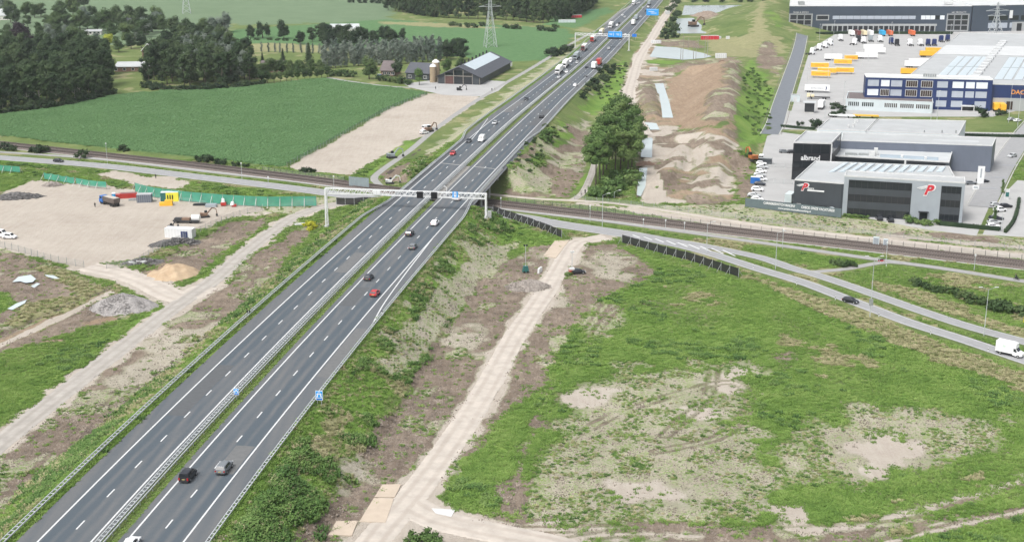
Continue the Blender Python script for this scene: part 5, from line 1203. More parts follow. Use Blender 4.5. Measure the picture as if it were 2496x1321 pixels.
FP.panel(off, 'canopy', L * .64, L * .725, 3.0, 3.25, M['clad_black'], 1.3, 1.3)
def red_logo(fac, root, u, z, s):
    wall_text('P', s * 1.12, M['white'], root, fac.p(u + s * .02, z - s * .06, .10), fac.ang, 'logo_outline', extrude=.03, shear=.35, bold=.07 * s)
    wall_text('P', s, M['red'], root, fac.p(u, z, .17), fac.ang, 'logo', extrude=.03, shear=.35, bold=.035 * s)
    b = MB()
    for k in range(3):
        a = fac.p(u - s * .75 + k * .12 * s, z + s * (.44 - .05 * k), .14); c = fac.p(u - s * .05, z + s * (.66 - .07 * k), .14); b.bar(a, c, .05, .055 * s)
    b.build('logo_wing', M['white'], root)
red_logo(FP, off, L * .70, 8.9, 4.4)
FL = Facade(bl, bm_)
red_logo(FL, off, 3.2, 7.2, 3.2)
wall_text('eters', 1.0, M['white'], off, FL.p(5.6, 7.6, .08), FL.ang, extrude=.03, bold=.02)
FL.panel(off, 'sign_strip', 4.4, 10.0, 6.95, 7.45, M['white'], .07)
FL.window(off, 1.3, 2.4, .6, 2.3, M['glass'], 1, M['offwhite'])
for i in range(3): FL.window(off, 7.2 + i * 1.5, 8.3 + i * 1.5, .6, 2.2, M['glass'], 1, M['clad_black'])
# roof lights and saw-tooth panels on the rear roof
ra, rb, rc, rd = [np.array(G(px, py, ZB)) for px, py in ((2010, 420), (2055, 393), (2310, 405), (2300, 418))]
for i in range(12):
    t0, t1 = i / 12 + .015, (i + 1) / 12 - .012
    if i > 2: t0 = t0 - .0
    f = lambda t, s: (ra + (rd - ra) * t) * (1 - s) + (rb + (rc - rb) * t) * s
    b = MB(); q = [f(t0, .08), f(t1, .08), f(t1, .92), f(t0, .92)]; hz = ZB - .35
    b.add([(q[0][0], q[0][1], hz), (q[1][0], q[1][1], hz + .45), (q[2][0], q[2][1], hz + .45), (q[3][0], q[3][1], hz), (q[1][0], q[1][1], hz), (q[2][0], q[2][1], hz)], [(0, 1, 2, 3), (1, 4, 5, 2), (0, 4, 1), (3, 2, 5)])
    b.build('roof_light', M['solar_lt'], off)
# round shed roof by the side entrance
b = MB(); c0 = FL.p(13.0, 0, 2.4); n = 10; V = []
for k in (-1.6, 1.6):
    for i in range(n + 1): a = math.pi * i / n; q = FL.p(13.0 + math.cos(a) * 2.0, 2.4 * math.sin(a), 2.4 + k); V.append(q)
b.add(V, [(i, i + 1, n + 2 + i, n + 1 + i) for i in range(n)] + [tuple(range(n + 1)), tuple(range(n + 1, 2 * n + 2))[::-1]]); tag(b.build('arched_shelter', M['panel_pale']), 'pale arched shelter against the dark office wall', 'shelter')
# ---- banner fence
bfA, bfB = G(1816, 506), G(2050, 533); FB = Facade(bfA, bfB); bf = thing('banner_fence', 'grey green banner fence with white job advert lettering', 'fence')
n = 8
for i in range(n): FB.panel(bf, 'banner', FB.L * i / n + .03, FB.L * (i + 1) / n - .03, .3, 3.3, MAT('banner_cloth', (.10, .135, .145), .8, .1, .4) if i == 0 else bpy.data.materials['banner_cloth'], .04, .05)
b = MB()
for i in range(n + 1): b.box(FB.p(FB.L * i / n, 1.7, -.08), (.12, .12, 3.5), FB.ang)
b.build('post_row', M['dark_post'], bf)
wall_text('CARRIERESWITCH MAKEN?', 1.15, M['white'], bf, FB.p(FB.L * .36, 2.0, .08), FB.ang, extrude=.02, bold=.03, width=FB.L * .33)
wall_text('CHECK ONZE VACATURES!', 1.15, M['white'], bf, FB.p(FB.L * .76, 2.0, .08), FB.ang, extrude=.02, bold=.03, width=FB.L * .34)
wall_text('www.peters-metaalbewerking.nl', .8, M['white'], bf, FB.p(FB.L * .52, .9, .08), FB.ang, extrude=.02, bold=.02, width=FB.L * .34)
# ---- black tower with white letters and the halls behind it
alb = thing('black_office', 'black glass office block with white lettering and pale roof', 'building')
ap = [G(1934.5, 345.5, 14.4), G(2027, 348, 14.4), G(2051.6, 322, 14.4), G(1964, 318.5, 14.4)]; block(alb, ap, 14.4, 'clad_black', 'roof_pale', 'offwhite', par=.6)
FA = Facade(ap[0], ap[1]); wall_text('albrand', 2.6, M['white'], alb, FA.p(FA.L * .47, 7.6, .08), FA.ang, extrude=.04, bold=.05, width=6.9)
for z0, z1 in ((10.2, 13.6), (4.6, 7.0), (1.0, 3.4)):
    for i in range(4): FA.panel(alb, 'window', .5 + i * (FA.L - 1) / 4, .5 + (i + 1) * (FA.L - 1) / 4 - .2, z0, z1, M['glass'], .05)
FA2 = Facade(ap[1], ap[2])
for i in range(4): FA2.panel(alb, 'window', 1 + i * 5.5, 5.5 + i * 5.5, 9.8, 13.4, M['glass'], .05)
FA.panel(alb, 'corner_post', FA.L - .1, FA.L + .35, 3.0, 14.0, M['offwhite'], .12, .3)
ter = thing('terrace_building', 'low dark building with terrace roof and white edge beside black office', 'building')
tp = [G(2028, 378, 7.6), G(2314, 394, 7.6), G(2322, 367, 7.6), G(2050, 357, 7.6)]; block(ter, tp, 7.6, 'clad_dark', 'roof_grey', 'offwhite', par=.5)
FT = Facade(tp[0], tp[1]); FT.panel(ter, 'glazed_bay', FT.L * .03, FT.L * .62, 4.4, 6.8, M['glass'], .05); FT.panel(ter, 'glazed_bay', FT.L * .65, FT.L * .97, 4.2, 6.8, M['clad_black'], .05); FT.panel(ter, 'column', FT.L * .625, FT.L * .64, 0, 7.1, M['offwhite'], .1, .3)
bt = MB(); q = FT.p(FT.L * .66, 7.2, -6.0); bt.box(q, (FT.L * .5, 6.5, .12), FT.ang); bt.build('roof_patch', M['solar'], ter)
for u, w, h, d in ((.16, 4.5, .7, 5), (.27, 4.0, .6, 6), (.34, 2.2, 1.6, 5.5), (.37, 1.4, 2.6, 7.5), (.60, .9, .9, 5), (.8, .9, .8, 4.5)):
    b = MB(); b.box(FT.p(FT.L * u, 7.2 + h / 2, -d), (w, 1.8, h), FT.ang); b.build('roof_unit', M['offwhite'] if h > .75 else M['galv_d'], ter)
hall = thing('grey_hall', 'tall blue grey industrial hall with pale roof behind the terrace building', 'building')
hp = [G(2050, 341.6, 10.6), G(2419.6, 354.5, 10.6), G(2428.5, 335, 10.6), G(2055, 322, 10.6)]; block(hall, hp, 10.6, 'clad_grey', 'roof_pale', 'offwhite', par=.4)
FH = Facade(hp[0], hp[1])
for i in range(8): FH.panel(hall, 'wall_panel', FH.L * i / 8 + .06, FH.L * (i + 1) / 8 - .06, .3, 9.9, M['clad_grey'], .07)
b = MB(); b.box(FH.p(FH.L * .78, 10.26, -9), (17, 3, .12), FH.ang); b.build('roof_recess', M['roof_grey'], hall)
low_ = thing('white_roofed_hall', 'low hall with broad pale roof in front of the blue office', 'building')
lp = [G(1992, 314, 7.0), G(2110, 318.5, 7.0), G(2137, 290, 7.0), G(2021, 289, 7.0)]; block(low_, lp, 7.0, 'panel_pale', 'roof_pale', 'offwhite')
lp2 = [G(2112, 319, 7.4), G(2337, 327.5, 7.4), G(2355, 294, 7.4), G(2140, 290, 7.4)]; block(low_, lp2, 7.4, 'panel_pale', 'roof_pale', 'offwhite')
for px, py in ((2085, 300), (2080, 309), (2068, 311), (2090, 297)): b = MB(); x, y = G(px, py, 6.8); b.cyl((x, y, 6.55), .5, 1.5, 8); b.build('roof_vent', M['offwhite'], low_)
for px in (2253, 2296, 2330): b = MB(); x, y = G(px, 324, 7.2); b.cyl((x, y, 6.95), .25, 1.3, 8); b.build('roof_vent', M['galv_d'], low_)
# ---- navy office and logistics hall
nav = thing('navy_office', 'three storey navy blue office with rows of wide windows', 'building')
zb = 15.6; nA = G(2111, 186.8, zb); nB = G(2421, 194, zb); FN = Facade(nA, nB); npoly = [nA, nB, FN.p(FN.L, 0, -12)[:2], FN.p(0, 0, -12)[:2]]
block(nav, npoly, zb, 'clad_navy', 'roof_white', 'white', par=.5); L = FN.L
rows3 = {11.0: ['b', 'w', 'b', 'd', 'd', 'b', 'w', 'w', 'w'], 6.4: ['w', 'd', 'b', 'd', 'd', 'b', 'b', 'b', 'b'], 1.6: [None, None, None, None, None, 'b', 'b', None, 'b']}
us = [(.02, .105), (.125, .19), (.205, .29), (.325, .41), (.445, .53), (.57, .65), (.69, .775), (.795, .86), (.875, .96)]
for z0, kinds in rows3.items():
    for (u0, u1), kd in zip(us, kinds):
        if not kd: continue
        if kd == 'd': FN.window(nav, L * u0, L * u1, z0, z0 + 2.9, M['brown_glass'], 5, M['offwhite'], fw=.25)
        else: FN.window(nav, L * u0, L * u1, z0, z0 + 2.9, M['blind_w' if kd == 'w' else 'blind'], 3 if kd == 'b' else 1, M['blind_w'] if kd == 'w' else M['blind'], fw=.1)
b = MB(); b.box(FN.p(L * .82, 2.4, 1.1), (6.2, 2.2, .5), FN.ang); b.box(FN.p(L * .82 - 2.9, 1.2, 1.9), (.4, .4, 2.4), FN.ang); b.box(FN.p(L * .82 + 2.9, 1.2, 1.9), (.4, .4, 2.4), FN.ang); b.build('porch', M['offwhite'], nav)
FN.panel(nav, 'door', L * .82 - 2.4, L * .82 + 2.4, 0, 2.2, M['glass'], .08)
for i in range(6): b = MB(); b.box(FN.p(L * (.47 + .018 * i), zb + .6, -5.5), (.8, 1.0, 1.5), FN.ang); b.build('roof_unit', M['galv_d'], nav)
anx = thing('white_annex', 'low white annex with a band of dark windows before the navy office', 'building')
aA = G(2060, 268); aB = G(2272, 277); FX = Facade(aA, aB); xp = [aA, aB, FX.p(FX.L, 0, -26)[:2], FX.p(0, 0, -26)[:2]]; block(anx, xp, 5.6, 'panel_pale', 'roof_brown', 'panel_pale', par=.5)
for g0, g1, nn in ((.03, .16, 6), (.19, .33, 6), (.45, .60, 7), (.63, .79, 7), (.81, .97, 7)):
    for i in range(nn): u0 = FX.L * (g0 + (g1 - g0) * i / nn); FX.panel(anx, 'window', u0 + .1, u0 + FX.L * (g1 - g0) / nn - .25, 2.1, 4.1, M['brown_glass'] if g0 > .4 else M['glass'], .05)
dh = thing('logistics_hall', 'vast pale roofed logistics hall with navy front and orange letters', 'building')
zd = 13.0; d1 = G(2226.6, 177.6, zd); d2 = G(2341, 80, zd); dA = FN.p(L * 1.004, 0, -3)[:2]; fA = Facade(dA, (dA[0] + FN.d.x * 10, dA[1] + FN.d.y * 10)); dR = fA.p(120, 0)[:2]; u_ = np.array(d2) - np.array(d1); dB = tuple(np.array(dR) + u_ * 1.15)
dhp = [FN.p(L * .33, 0, -13)[:2], FN.p(L * 1.003, 0, -13)[:2], dA, dR, dB, d2]
block(dh, dhp, zd, 'clad_navy', 'roof_pale', 'offwhite', par=.4)
FD = Facade(dA, dR)
FD.panel(dh, 'dock_wall', 1.0, 119, 0, 6.2, M['roof_pale'], .35, .4)
wall_text('DACHSER', 3.0, M['orange_l'], dh, FD.p(9.2, 8.2, .1), FD.ang, extrude=.05, bold=.05, align='LEFT')
for i in range(9): FD.panel(dh, 'dock_door', 7.5 + i * 9, 10.5 + i * 9, .6, 4.6, M['brown_glass'] if i == 0 else M['galv_d'], .45)
eu = u_ / np.linalg.norm(u_); eL = float(np.linalg.norm(u_)); ev = np.array([FN.d.x, FN.d.y]); org = np.array(dhp[0])
def roof_pt(u, v, z): p = org + ev * u + eu * v; return (p[0], p[1], z)
ang = math.atan2(ev[1], ev[0]); an2 = math.atan2(eu[1], eu[0])
def shear_box(u0, u1, v0, v1, z0, z1, name, mat):
    b = MB(); P4 = [roof_pt(u0, v0, 0)[:2], roof_pt(u1, v0, 0)[:2], roof_pt(u1, v1, 0)[:2], roof_pt(u0, v1, 0)[:2]]; b.prism(P4, z0, z1); return b.build(name, mat, dh)
for i in range(9):
    if i in (2, 6): continue
    for j in range(2): shear_box(14 + i * 9.5, 14 + i * 9.5 + 3.9, 10 + j * 52, 60 + j * 52, zd - .25, zd - .12, 'solar_strip', M['solar_lt']); shear_box(14 + i * 9.5 + 4.5, 14 + i * 9.5 + 8.4, 10 + j * 52, 60 + j * 52, zd - .25, zd - .12, 'solar_strip', M['solar_lt'])
for uu in (33.5, 71.5, 109.5):
    for k in range(14): shear_box(uu - 3.0, uu + 1.2, 14 + k * 14, 21 + k * 14, zd - .25, zd + .75, 'dome_light', M['roof_white'])
shear_box(.6, 130, 122, 175, zd - .28, zd - .2, 'roof_sheet', M['roof_white'])
# ---- far dark warehouses
for nm, x0, x1, lab in (('warehouse', 1921, 2364, 'huge dark slate warehouse with dock doors across the top right'), ('warehouse', 2366, 2620, 'dark warehouse behind the pylon at the top right corner')):
    w = thing(nm, lab, 'building', group='warehouses at the top right'); zf = 20.0 if x0 < 2000 else 20.5
    a = G(x0, 78, 0); c = G(x1, 78 if x0 < 2000 else 74, 0); FW = Facade(a, c); poly = [a, c, FW.p(FW.L + 14, 0, -190)[:2], FW.p(40, 0, -190)[:2]]
    block(w, poly, zf, 'clad_far', 'roof_white', 'white', par=.5); L = FW.L
    if x0 < 2000:
        for u0, u1 in ((.005, .125), (.87, .985)):
            b = FW.frame(w, 'glass_front', L * u0, L * u1, 1.0, 13.2, M['roof_pale'], .6, .3, .5)
            for i in range(3):
                for z0 in (1.2, 5.4, 9.4): FW.window(w, L * (u0 + (u1 - u0) * i / 3) + .4, L * (u0 + (u1 - u0) * (i + 1) / 3) - .4, z0, z0 + 3.4, M['glass'], 1, M['roof_pale'], fw=.25)
        FW.window(w, L * .155, L * .215, 9.4, 12.2, M['glass'], 1, M['roof_pale'], fw=.7)
        for i in range(12): FW.panel(w, 'window', L * (.24 + .038 * i), L * (.24 + .038 * (i + 1)) - .2, 9.6, 12.2, M['blind'], .06)
        for i in range(5): FW.panel(w, 'window', L * (.725 + .026 * i), L * (.725 + .026 * (i + 1)) - .2, 9.4, 12.4, M['blind_w'] if i != 3 else M['glass'], .06)
        FW.panel(w, 'dock_band', L * .185, L * .815, 4.4, 6.0, M['roof_pale'], .3, .3)
        for i in range(22): FW.panel(w, 'dock_door', L * (.19 + .0282 * i), L * (.19 + .0282 * (i + 1)) - 1.3, .8, 4.3, M['clad_black'], .12)
        b = MB()
        for i in range(23): b.box(FW.p(L * (.1885 + .0282 * i) - .5, 2.3, .25), (.7, .5, 4.2), FW.ang)
        b.build('dock_post_row', M['roof_pale'], w)
        wall_text('SEABA & SPEDEX', 1.9, M['offwhite'], w, FW.p(L * .065, 14.2, .1), FW.ang, extrude=.04, width=L * .085); wall_text('A&C PRODUCTS', 1.9, M['offwhite'], w, FW.p(L * .93, 14.2, .1), FW.ang, extrude=.04, width=L * .08)
        FARW = FW
        b = MB(); b.box(FW.p(L * .085, 21.0, -14), (4.5, 4, 2.4), FW.ang); b.build('roof_unit', M['galv_d'], w); b = MB(); b.box(FW.p(L * .9, 21.0, -14), (6, 4, 1.8), FW.ang); b.build('roof_unit', M['offwhite'], w)
    else:
        for i in range(5): FW.panel(w, 'window', 14 + i * 9, 21 + i * 9, 8.5, 12, M['glass'], .06); FW.panel(w, 'window', 14 + i * 9, 21 + i * 9, 2.5, 6.5, M['blind'], .06)
        FW.panel(w, 'dock_wall', 34, 50, 0, 7, M['roof_pale'], .3, .3); FW.panel(w, 'dock_door', 38, 42, 0, 6, M['clad_black'], .4)
        FW.panel(w, 'sign', 31, 33.5, 10, 16, M['white'], .5, .5)
# ---- farm: barn, sheds, silo, houses
def gable(root, p0, p1, w, eave, ridge, wm, rm, over=.6, depth_dir=None):
    """gabled building: p0 middle of the front gable, p1 middle of the rear gable"""
    d = Vector((p1[0] - p0[0], p1[1] - p0[1], 0)); Ld = d.length; d.normalize(); s = Vector((d.y, -d.x, 0)); P0 = Vector((*p0, 0)); h = w / 2
    def q(u, v, z): r = P0 + d * u + s * v; return (r.x, r.y, z)
    b = MB(); V = [q(0, -h, -.2), q(0, h, -.2), q(0, h, eave), q(0, 0, ridge), q(0, -h, eave), q(Ld, -h, -.2), q(Ld, h, -.2), q(Ld, h, eave), q(Ld, 0, ridge), q(Ld, -h, eave)]
    b.add(V, [(0, 1, 2, 3, 4), (9, 8, 7, 6, 5), (0, 4, 9, 5), (1, 6, 7, 2), (0, 5, 6, 1), (2, 7, 8, 3), (3, 8, 9, 4)]); b.build('wall', M[wm], root)
    k = (ridge - eave) / h
    for sg in (-1, 1):
        b = MB(); e = h + over; z0 = eave - k * over + .12; V = [q(-over, 0, ridge + .12), q(Ld + over, 0, ridge + .12), q(Ld + over, sg * e, z0), q(-over, sg * e, z0)]
        b.add(V + [(x, y, z - .22) for x, y, z in V], [(0, 1, 2, 3), (7, 6, 5, 4), (0, 4, 5, 1), (1, 5, 6, 2), (2, 6, 7, 3), (3, 7, 4, 0)]); b.build('roof_slope', M[rm], root)
    return q, Ld, h, k
barn = thing('cattle_barn', 'long dark slate roofed barn with glazed gable and pale roof strip', 'barn')
g0 = np.array(G(1118.5, 206)); rd_ = np.array([16.8, 74.0]); rd_ = rd_ / np.linalg.norm(rd_); g1 = g0 + rd_ * 76
q, Ld, h, k = gable(barn, tuple(g0), tuple(g1), 25.0, 4.3, 9.8, 'clad_dark', 'roof_tile', 1.0)
b = MB(); V = [q(10, .3, 9.8 - k * .3 + .2), q(72, .3, 9.8 - k * .3 + .2), q(72, 6.8, 9.8 - k * 6.8 + .2), q(10, 6.8, 9.8 - k * 6.8 + .2)]; b.add(V + [(x, y, z + .1) for x, y, z in V], [(4, 5, 6, 7), (0, 4, 7, 3), (1, 2, 6, 5), (0, 1, 5, 4), (3, 7, 6, 2)]); b.build('roof_light_strip', M['solar_lt'], barn)
FG = Facade(q(0, -h, 0)[:2], q(0, h, 0)[:2])
for u0, u1, zt in ((4.6, 9.4, 7.2), (9.7, 14.9, 8.6), (15.2, 20.2, 7.2)): FG.panel(barn, 'window', u0, u1, 4.9, zt - .9, M['glass'], .06)
FG.panel(barn, 'barn_door', 4.6, 9.4, .1, 4.3, MAT('barn_red', (.10, .05, .045), .8, .2, 1), .06); FG.panel(barn, 'window', 9.7, 14.9, .3, 4.3, M['glass'], .06); FG.panel(barn, 'window', 15.2, 20.2, .3, 4.3, M['glass'], .06)
for u in (.3, 4.45, 9.55, 15.05, 20.35, 24.6): b = MB(); b.box(FG.p(u, (min(9.0, 4.0 + k * min(u, 25 - u)) - .2) / 2, .12), (.28, .25, min(9.0, 4.0 + k * min(u, 25 - u)) - .2), FG.ang); b.build('post', M['wood'], barn)
b = MB(); b.box(FG.p(12.5, 4.6, .12), (16, .22, .3), FG.ang); b.build('beam', M['wood'], barn)
for i in range(8): b = MB(); b.cyl(q(9 + i * 8.6, -1.0, 9.4), .45, 1.9, 8); b.build('ridge_vent', M['black'], barn)
for (pl, pr_, dep, ev_, rg, wm, rm, lab, nm) in (((928, 186), (958, 187), 14, 3.6, 8.2, 'brick', 'roof_brown', 'brown roofed farmhouse half hidden between round garden trees', 'farmhouse'),
    ((990, 194), (1046, 197), 15, 4.2, 9.0, 'clad_dark', 'roof_tile', 'grey slate roofed farm shed left of the silo', 'farm_shed')):
    r = thing(nm, lab, 'house' if nm == 'farmhouse' else 'shed'); a, c = np.array(G(*pl)), np.array(G(*pr_)); dd = (c - a) / np.linalg.norm(c - a); nn = np.array([-dd[1], dd[0]])
    m0 = a + nn * dep / 2; m1 = c + nn * dep / 2
    q2, L2, h2, k2 = gable(r, tuple(m0), tuple(m1), dep, ev_, rg, wm, rm); FF = Facade(tuple(a), tuple(c))
    for i in range(3): FF.window(r, 1.5 + i * FF.L / 3, 3.3 + i * FF.L / 3, 1.0, 2.6, M['glass'], 2, M['white'])
silo = thing('feed_silo', 'tan feed silo with white dome tops beside the farm yard', 'silo')
for px, py, rr, hh in ((1056, 201, 1.9, 9.0), (1063, 199, 2.2, 11.0)):
    x, y = G(px, py); b = MB(); b.smooth = False; b.cyl((x, y, -.1), rr, hh, 14); b.build('drum', MAT('silo_tan', (.30, .235, .155), .7, .12, .6) if rr < 2 else bpy.data.materials['silo_tan'], silo)
    b = MB(); b.cyl((x, y, hh - .1), rr * 1.05, .9, 14, r2=rr * .75); b.cyl((x, y, hh + .8), rr * .75, .7, 14, r2=.3); b.build('dome', M['white'], silo)
for (px, py, w_, d_, ev_, rg, wm, rm, ang_, lab) in ((316, 176, 20, 24, 3.0, 4.6, 'brick', 'roof_grey', 0, 'long low grey roofed bungalow in the gap between the woods'), (362, 140, 9, 14, 4.0, 8.6, 'brick', 'roof_brown', 1, 'steep gabled house with white gable boards between the woods'),
    (662, 178, 13, 10, 3.0, 6.6, 'brick', 'roof_brown', 0, 'maroon roofed house behind the hedge beside the dark conifer'), (4, 50, 16, 10, 4.0, 9.0, 'plaster', 'roof_grey', 0, 'grey roofed house at the far left edge'), (300, 68, 10, 9, 3.5, 7.0, 'plaster', 'roof_tile', 0, 'small slate roofed house among the far left trees'), (224, 86, 12, 8, 2.6, 3.6, 'plaster', 'roof_pale', 0, 'pale flat roofed shed behind the left wood'),
    (838, 80, 22, 12, 3.2, 6.0, 'plaster', 'roof_grey', 0, 'pale farm building behind the dark hedge trees')):
    r = thing('house', lab, 'house'); x, y = G(px, py)
    if ang_: p0, p1, ww = (x, y), (x + 3, y + d_), w_
    else: p0, p1, ww = (x - w_ / 2, y + d_ / 2), (x + w_ / 2, y + d_ / 2 + 2), d_
    q3, L3, h3, k3 = gable(r, p0, p1, ww, ev_, rg, wm, rm, .4)
    if ang_:
        b = MB()
        for s in (-1, 1): b.bar(q3(-.5, 0, rg + .25), q3(-.5, s * (h3 + .4), ev_ - .1), .3, .35)
        b.build('gable_board', M['white'], r)
        FF = Facade(q3(0, -h3, 0)[:2], q3(0, h3, 0)[:2]); FF.window(r, 3.0, 5.4, 4.2, 5.8, M['glass'], 2, M['white']); FF.window(r, 1.5, 3.6, .9, 2.6, M['glass'], 2, M['white'])
    else:
        FF = Facade((x - w_ / 2, y), (x + w_ / 2, y + 2))
        for i in range(4): FF.window(r, 1 + i * w_ / 4, 2.6 + i * w_ / 4, .9, 2.2, M['glass'], 1, M['white'], o=.1)
# ------------------------------------------------------------------ trees and shrubs
M['bark'] = MAT('bark', (0.085, 0.070, 0.055), 0.95, 0.25, 2.0)
M['bark_pale'] = MAT('pale_bark', (0.26, 0.25, 0.22), 0.95, 0.2, 2.0)
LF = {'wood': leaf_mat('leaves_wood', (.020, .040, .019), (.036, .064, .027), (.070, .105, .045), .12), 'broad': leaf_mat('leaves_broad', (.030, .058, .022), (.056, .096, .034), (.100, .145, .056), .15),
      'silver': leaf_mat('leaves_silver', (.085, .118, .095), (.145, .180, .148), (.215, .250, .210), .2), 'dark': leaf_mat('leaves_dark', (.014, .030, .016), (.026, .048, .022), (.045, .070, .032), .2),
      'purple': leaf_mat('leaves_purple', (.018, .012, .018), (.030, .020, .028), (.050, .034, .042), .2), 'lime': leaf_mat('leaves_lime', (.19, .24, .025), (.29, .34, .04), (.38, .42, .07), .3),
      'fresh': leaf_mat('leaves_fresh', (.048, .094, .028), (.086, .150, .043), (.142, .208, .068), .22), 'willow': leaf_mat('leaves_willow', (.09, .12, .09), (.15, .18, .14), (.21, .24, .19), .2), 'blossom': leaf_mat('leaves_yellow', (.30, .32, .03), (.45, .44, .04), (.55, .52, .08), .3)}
def crown_mesh(name, blobs, dens, leaf, mat, seed, droop=0.0, core=True):
    rg = np.random.RandomState(seed); V = []; Fc = []
    for (cx, cy, cz, rx, ry, rz) in blobs:
        n = int(dens * (rx * ry + rx * rz + ry * rz) / 3 * 12.6); d = rg.normal(size=(n, 3)); d /= np.linalg.norm(d, axis=1)[:, None]; d[:, 2] = np.where(d[:, 2] < -.55, -d[:, 2], d[:, 2])
        rr = rg.uniform(.72, 1.08, n); P = np.stack([cx + d[:, 0] * rx * rr, cy + d[:, 1] * ry * rr, cz + d[:, 2] * rz * rr], 1)
        nn = d + rg.normal(size=(n, 3)) * .55; nn[:, 2] += .25; nn /= np.linalg.norm(nn, axis=1)[:, None]
        t = np.cross(nn, rg.normal(size=(n, 3))); t /= np.linalg.norm(t, axis=1)[:, None]; bt = np.cross(nn, t); s = leaf * rg.uniform(.6, 1.3, n)[:, None]
        if droop: P[:, 2] -= droop * rg.rand(n)
        q = np.stack([P - t * s * .5, P - bt * s * .35, P + t * s * .55, P + bt * s * .35], 1); k = len(V) and sum(len(a) for a in V); V.append(q.reshape(-1, 3)); Fc.append(np.arange(n * 4).reshape(n, 4) + (k or 0))
        if core:  # unseen inner shell in leaf colour, added to block light through the crown
            k = sum(len(a) for a in V); a = []; f = []
            for i, th in enumerate((-.9, -.2, .6)):
                for j in range(7): ph = 2 * math.pi * j / 7 + i; a.append((cx + math.cos(ph) * math.cos(th) * rx * .66, cy + math.sin(ph) * math.cos(th) * ry * .66, cz + math.sin(th) * rz * .66))
            a.append((cx, cy, cz + rz * .66)); V.append(np.array(a))
            for i in range(2):
                for j in range(7): f.append((k + i * 7 + j, k + i * 7 + (j + 1) % 7, k + i * 7 + 7 + (j + 1) % 7, k + i * 7 + 7 + j))
            for j in range(7): f.append((k + 14 + j, k + 14 + (j + 1) % 7, k + 21, k + 21))
            Fc.append(np.array([q_ if q_[2] != q_[3] else (q_[0], q_[1], q_[2], q_[0]) for q_ in f])[:14])
    me = np_mesh(name, np.concatenate(V), np.concatenate(Fc)); me.materials.append(mat); return me
def trunk_mesh(h, r, mat, limbs, seed, lean=.3):
    rg = random.Random(seed); b = MB(); n = 7; pts = [(0, 0, -.3, r * 1.25), (rg.uniform(-.1, .1), rg.uniform(-.1, .1), h * .35, r * .85), (rg.uniform(-lean, lean), rg.uniform(-lean, lean), h, r * .45)]
    V = []
    for x, y, z, rr in pts: V += [(x + rr * math.cos(2 * math.pi * i / n), y + rr * math.sin(2 * math.pi * i / n), z) for i in range(n)]
    b.add(V, [(k * n + i, k * n + (i + 1) % n, (k + 1) * n + (i + 1) % n, (k + 1) * n + i) for k in range(2) for i in range(n)] + [tuple(range(2 * n, 3 * n))])
    for k in range(limbs):
        a = 6.283 * k / max(1, limbs) + rg.uniform(-.4, .4); z = h * rg.uniform(.45, .9); l = h * rg.uniform(.2, .35); b.bar((pts[1][0] * .5, pts[1][1] * .5, z), (math.cos(a) * l, math.sin(a) * l, z + l * .8), r * .7, n=5)
    return b.mesh('trunk', mat)
def blobs_of(kind, rg):
    B = []
    if kind == 'broad':     # rounded crown about 12 m tall
        for i in range(24):
            a = rg.uniform(0, 6.283); q = rg.uniform(0, 1) ** .5 * 3.8; z = rg.uniform(2.6, 10.0); k = 1 - abs(z - 6.0) / 5.6; q *= max(.25, k ** .6); r = rg.uniform(1.5, 2.4); B.append((q * math.cos(a), q * math.sin(a), z, r, r, r * .85))
    elif kind == 'tall':    # forest tree about 20 m tall
        for i in range(30):
            a = rg.uniform(0, 6.283); z = rg.uniform(2.8, 18.2); k = 1 - max(0, (z - 13) / 7.5); q = rg.uniform(.2, 1) ** .5 * 4.0 * max(.2, k); r = rg.uniform(1.5, 2.5) * (.75 + .25 * k); B.append((q * math.cos(a), q * math.sin(a), z, r, r, r * .9))
    elif kind == 'poplar':
        for i in range(12): z = 1.4 + i * .86; r = rg.uniform(.95, 1.35) * (1 if i < 9 else .85 - .14 * (i - 9)); B.append((rg.uniform(-.5, .5) + .04 * i, rg.uniform(-.5, .5), z, r, r, 1.0))
    elif kind == 'umbrella':
        for i in range(34):
            a = rg.uniform(0, 6.283); z = rg.uniform(7.5, 16.6); k = 1 - max(0, (z - 14.2) / 5); q = rg.uniform(.1, 1) ** .5 * 4.4 * max(.3, k); r = rg.uniform(1.5, 2.5); B.append((q * math.cos(a), q * math.sin(a), z, r, r, r * .75))
    elif kind == 'willow':
        for i in range(22):
            a = rg.uniform(0, 6.283); q = rg.uniform(.2, 1) ** .5 * 4.2; z = 9.5 - q * q * .22 + rg.uniform(-1.5, .8) - rg.uniform(0, 3) * (q > 2.5); r = rg.uniform(1.1, 1.7); B.append((q * math.cos(a), q * math.sin(a), max(2.2, z), r, r, r * 1.3))
    elif kind == 'conifer':
        for i in range(14): z = 1.2 + i * .78; k = 1 - i / 14.5; B.append((rg.uniform(-.3, .3) * k, rg.uniform(-.3, .3) * k, z, .35 + 2.5 * k, .35 + 2.5 * k, .9))
    elif kind == 'round':   # clipped round crown about 8 m
        for i in range(16): a = rg.uniform(0, 6.283); q = rg.uniform(0, 1) ** .5 * 2.0; z = rg.uniform(3.0, 7.0); k = max(.3, 1 - abs(z - 4.9) / 4); r = rg.uniform(1.2, 1.7); B.append((q * k * math.cos(a), q * k * math.sin(a), z, r, r, r))
    elif kind == 'bush':
        for i in range(8): a = rg.uniform(0, 6.283); q = rg.uniform(0, 1) ** .5 * 1.1; r = rg.uniform(.55, .95); B.append((q * math.cos(a), q * math.sin(a), rg.uniform(.35, 1.25), r, r, r * .85))
    return B
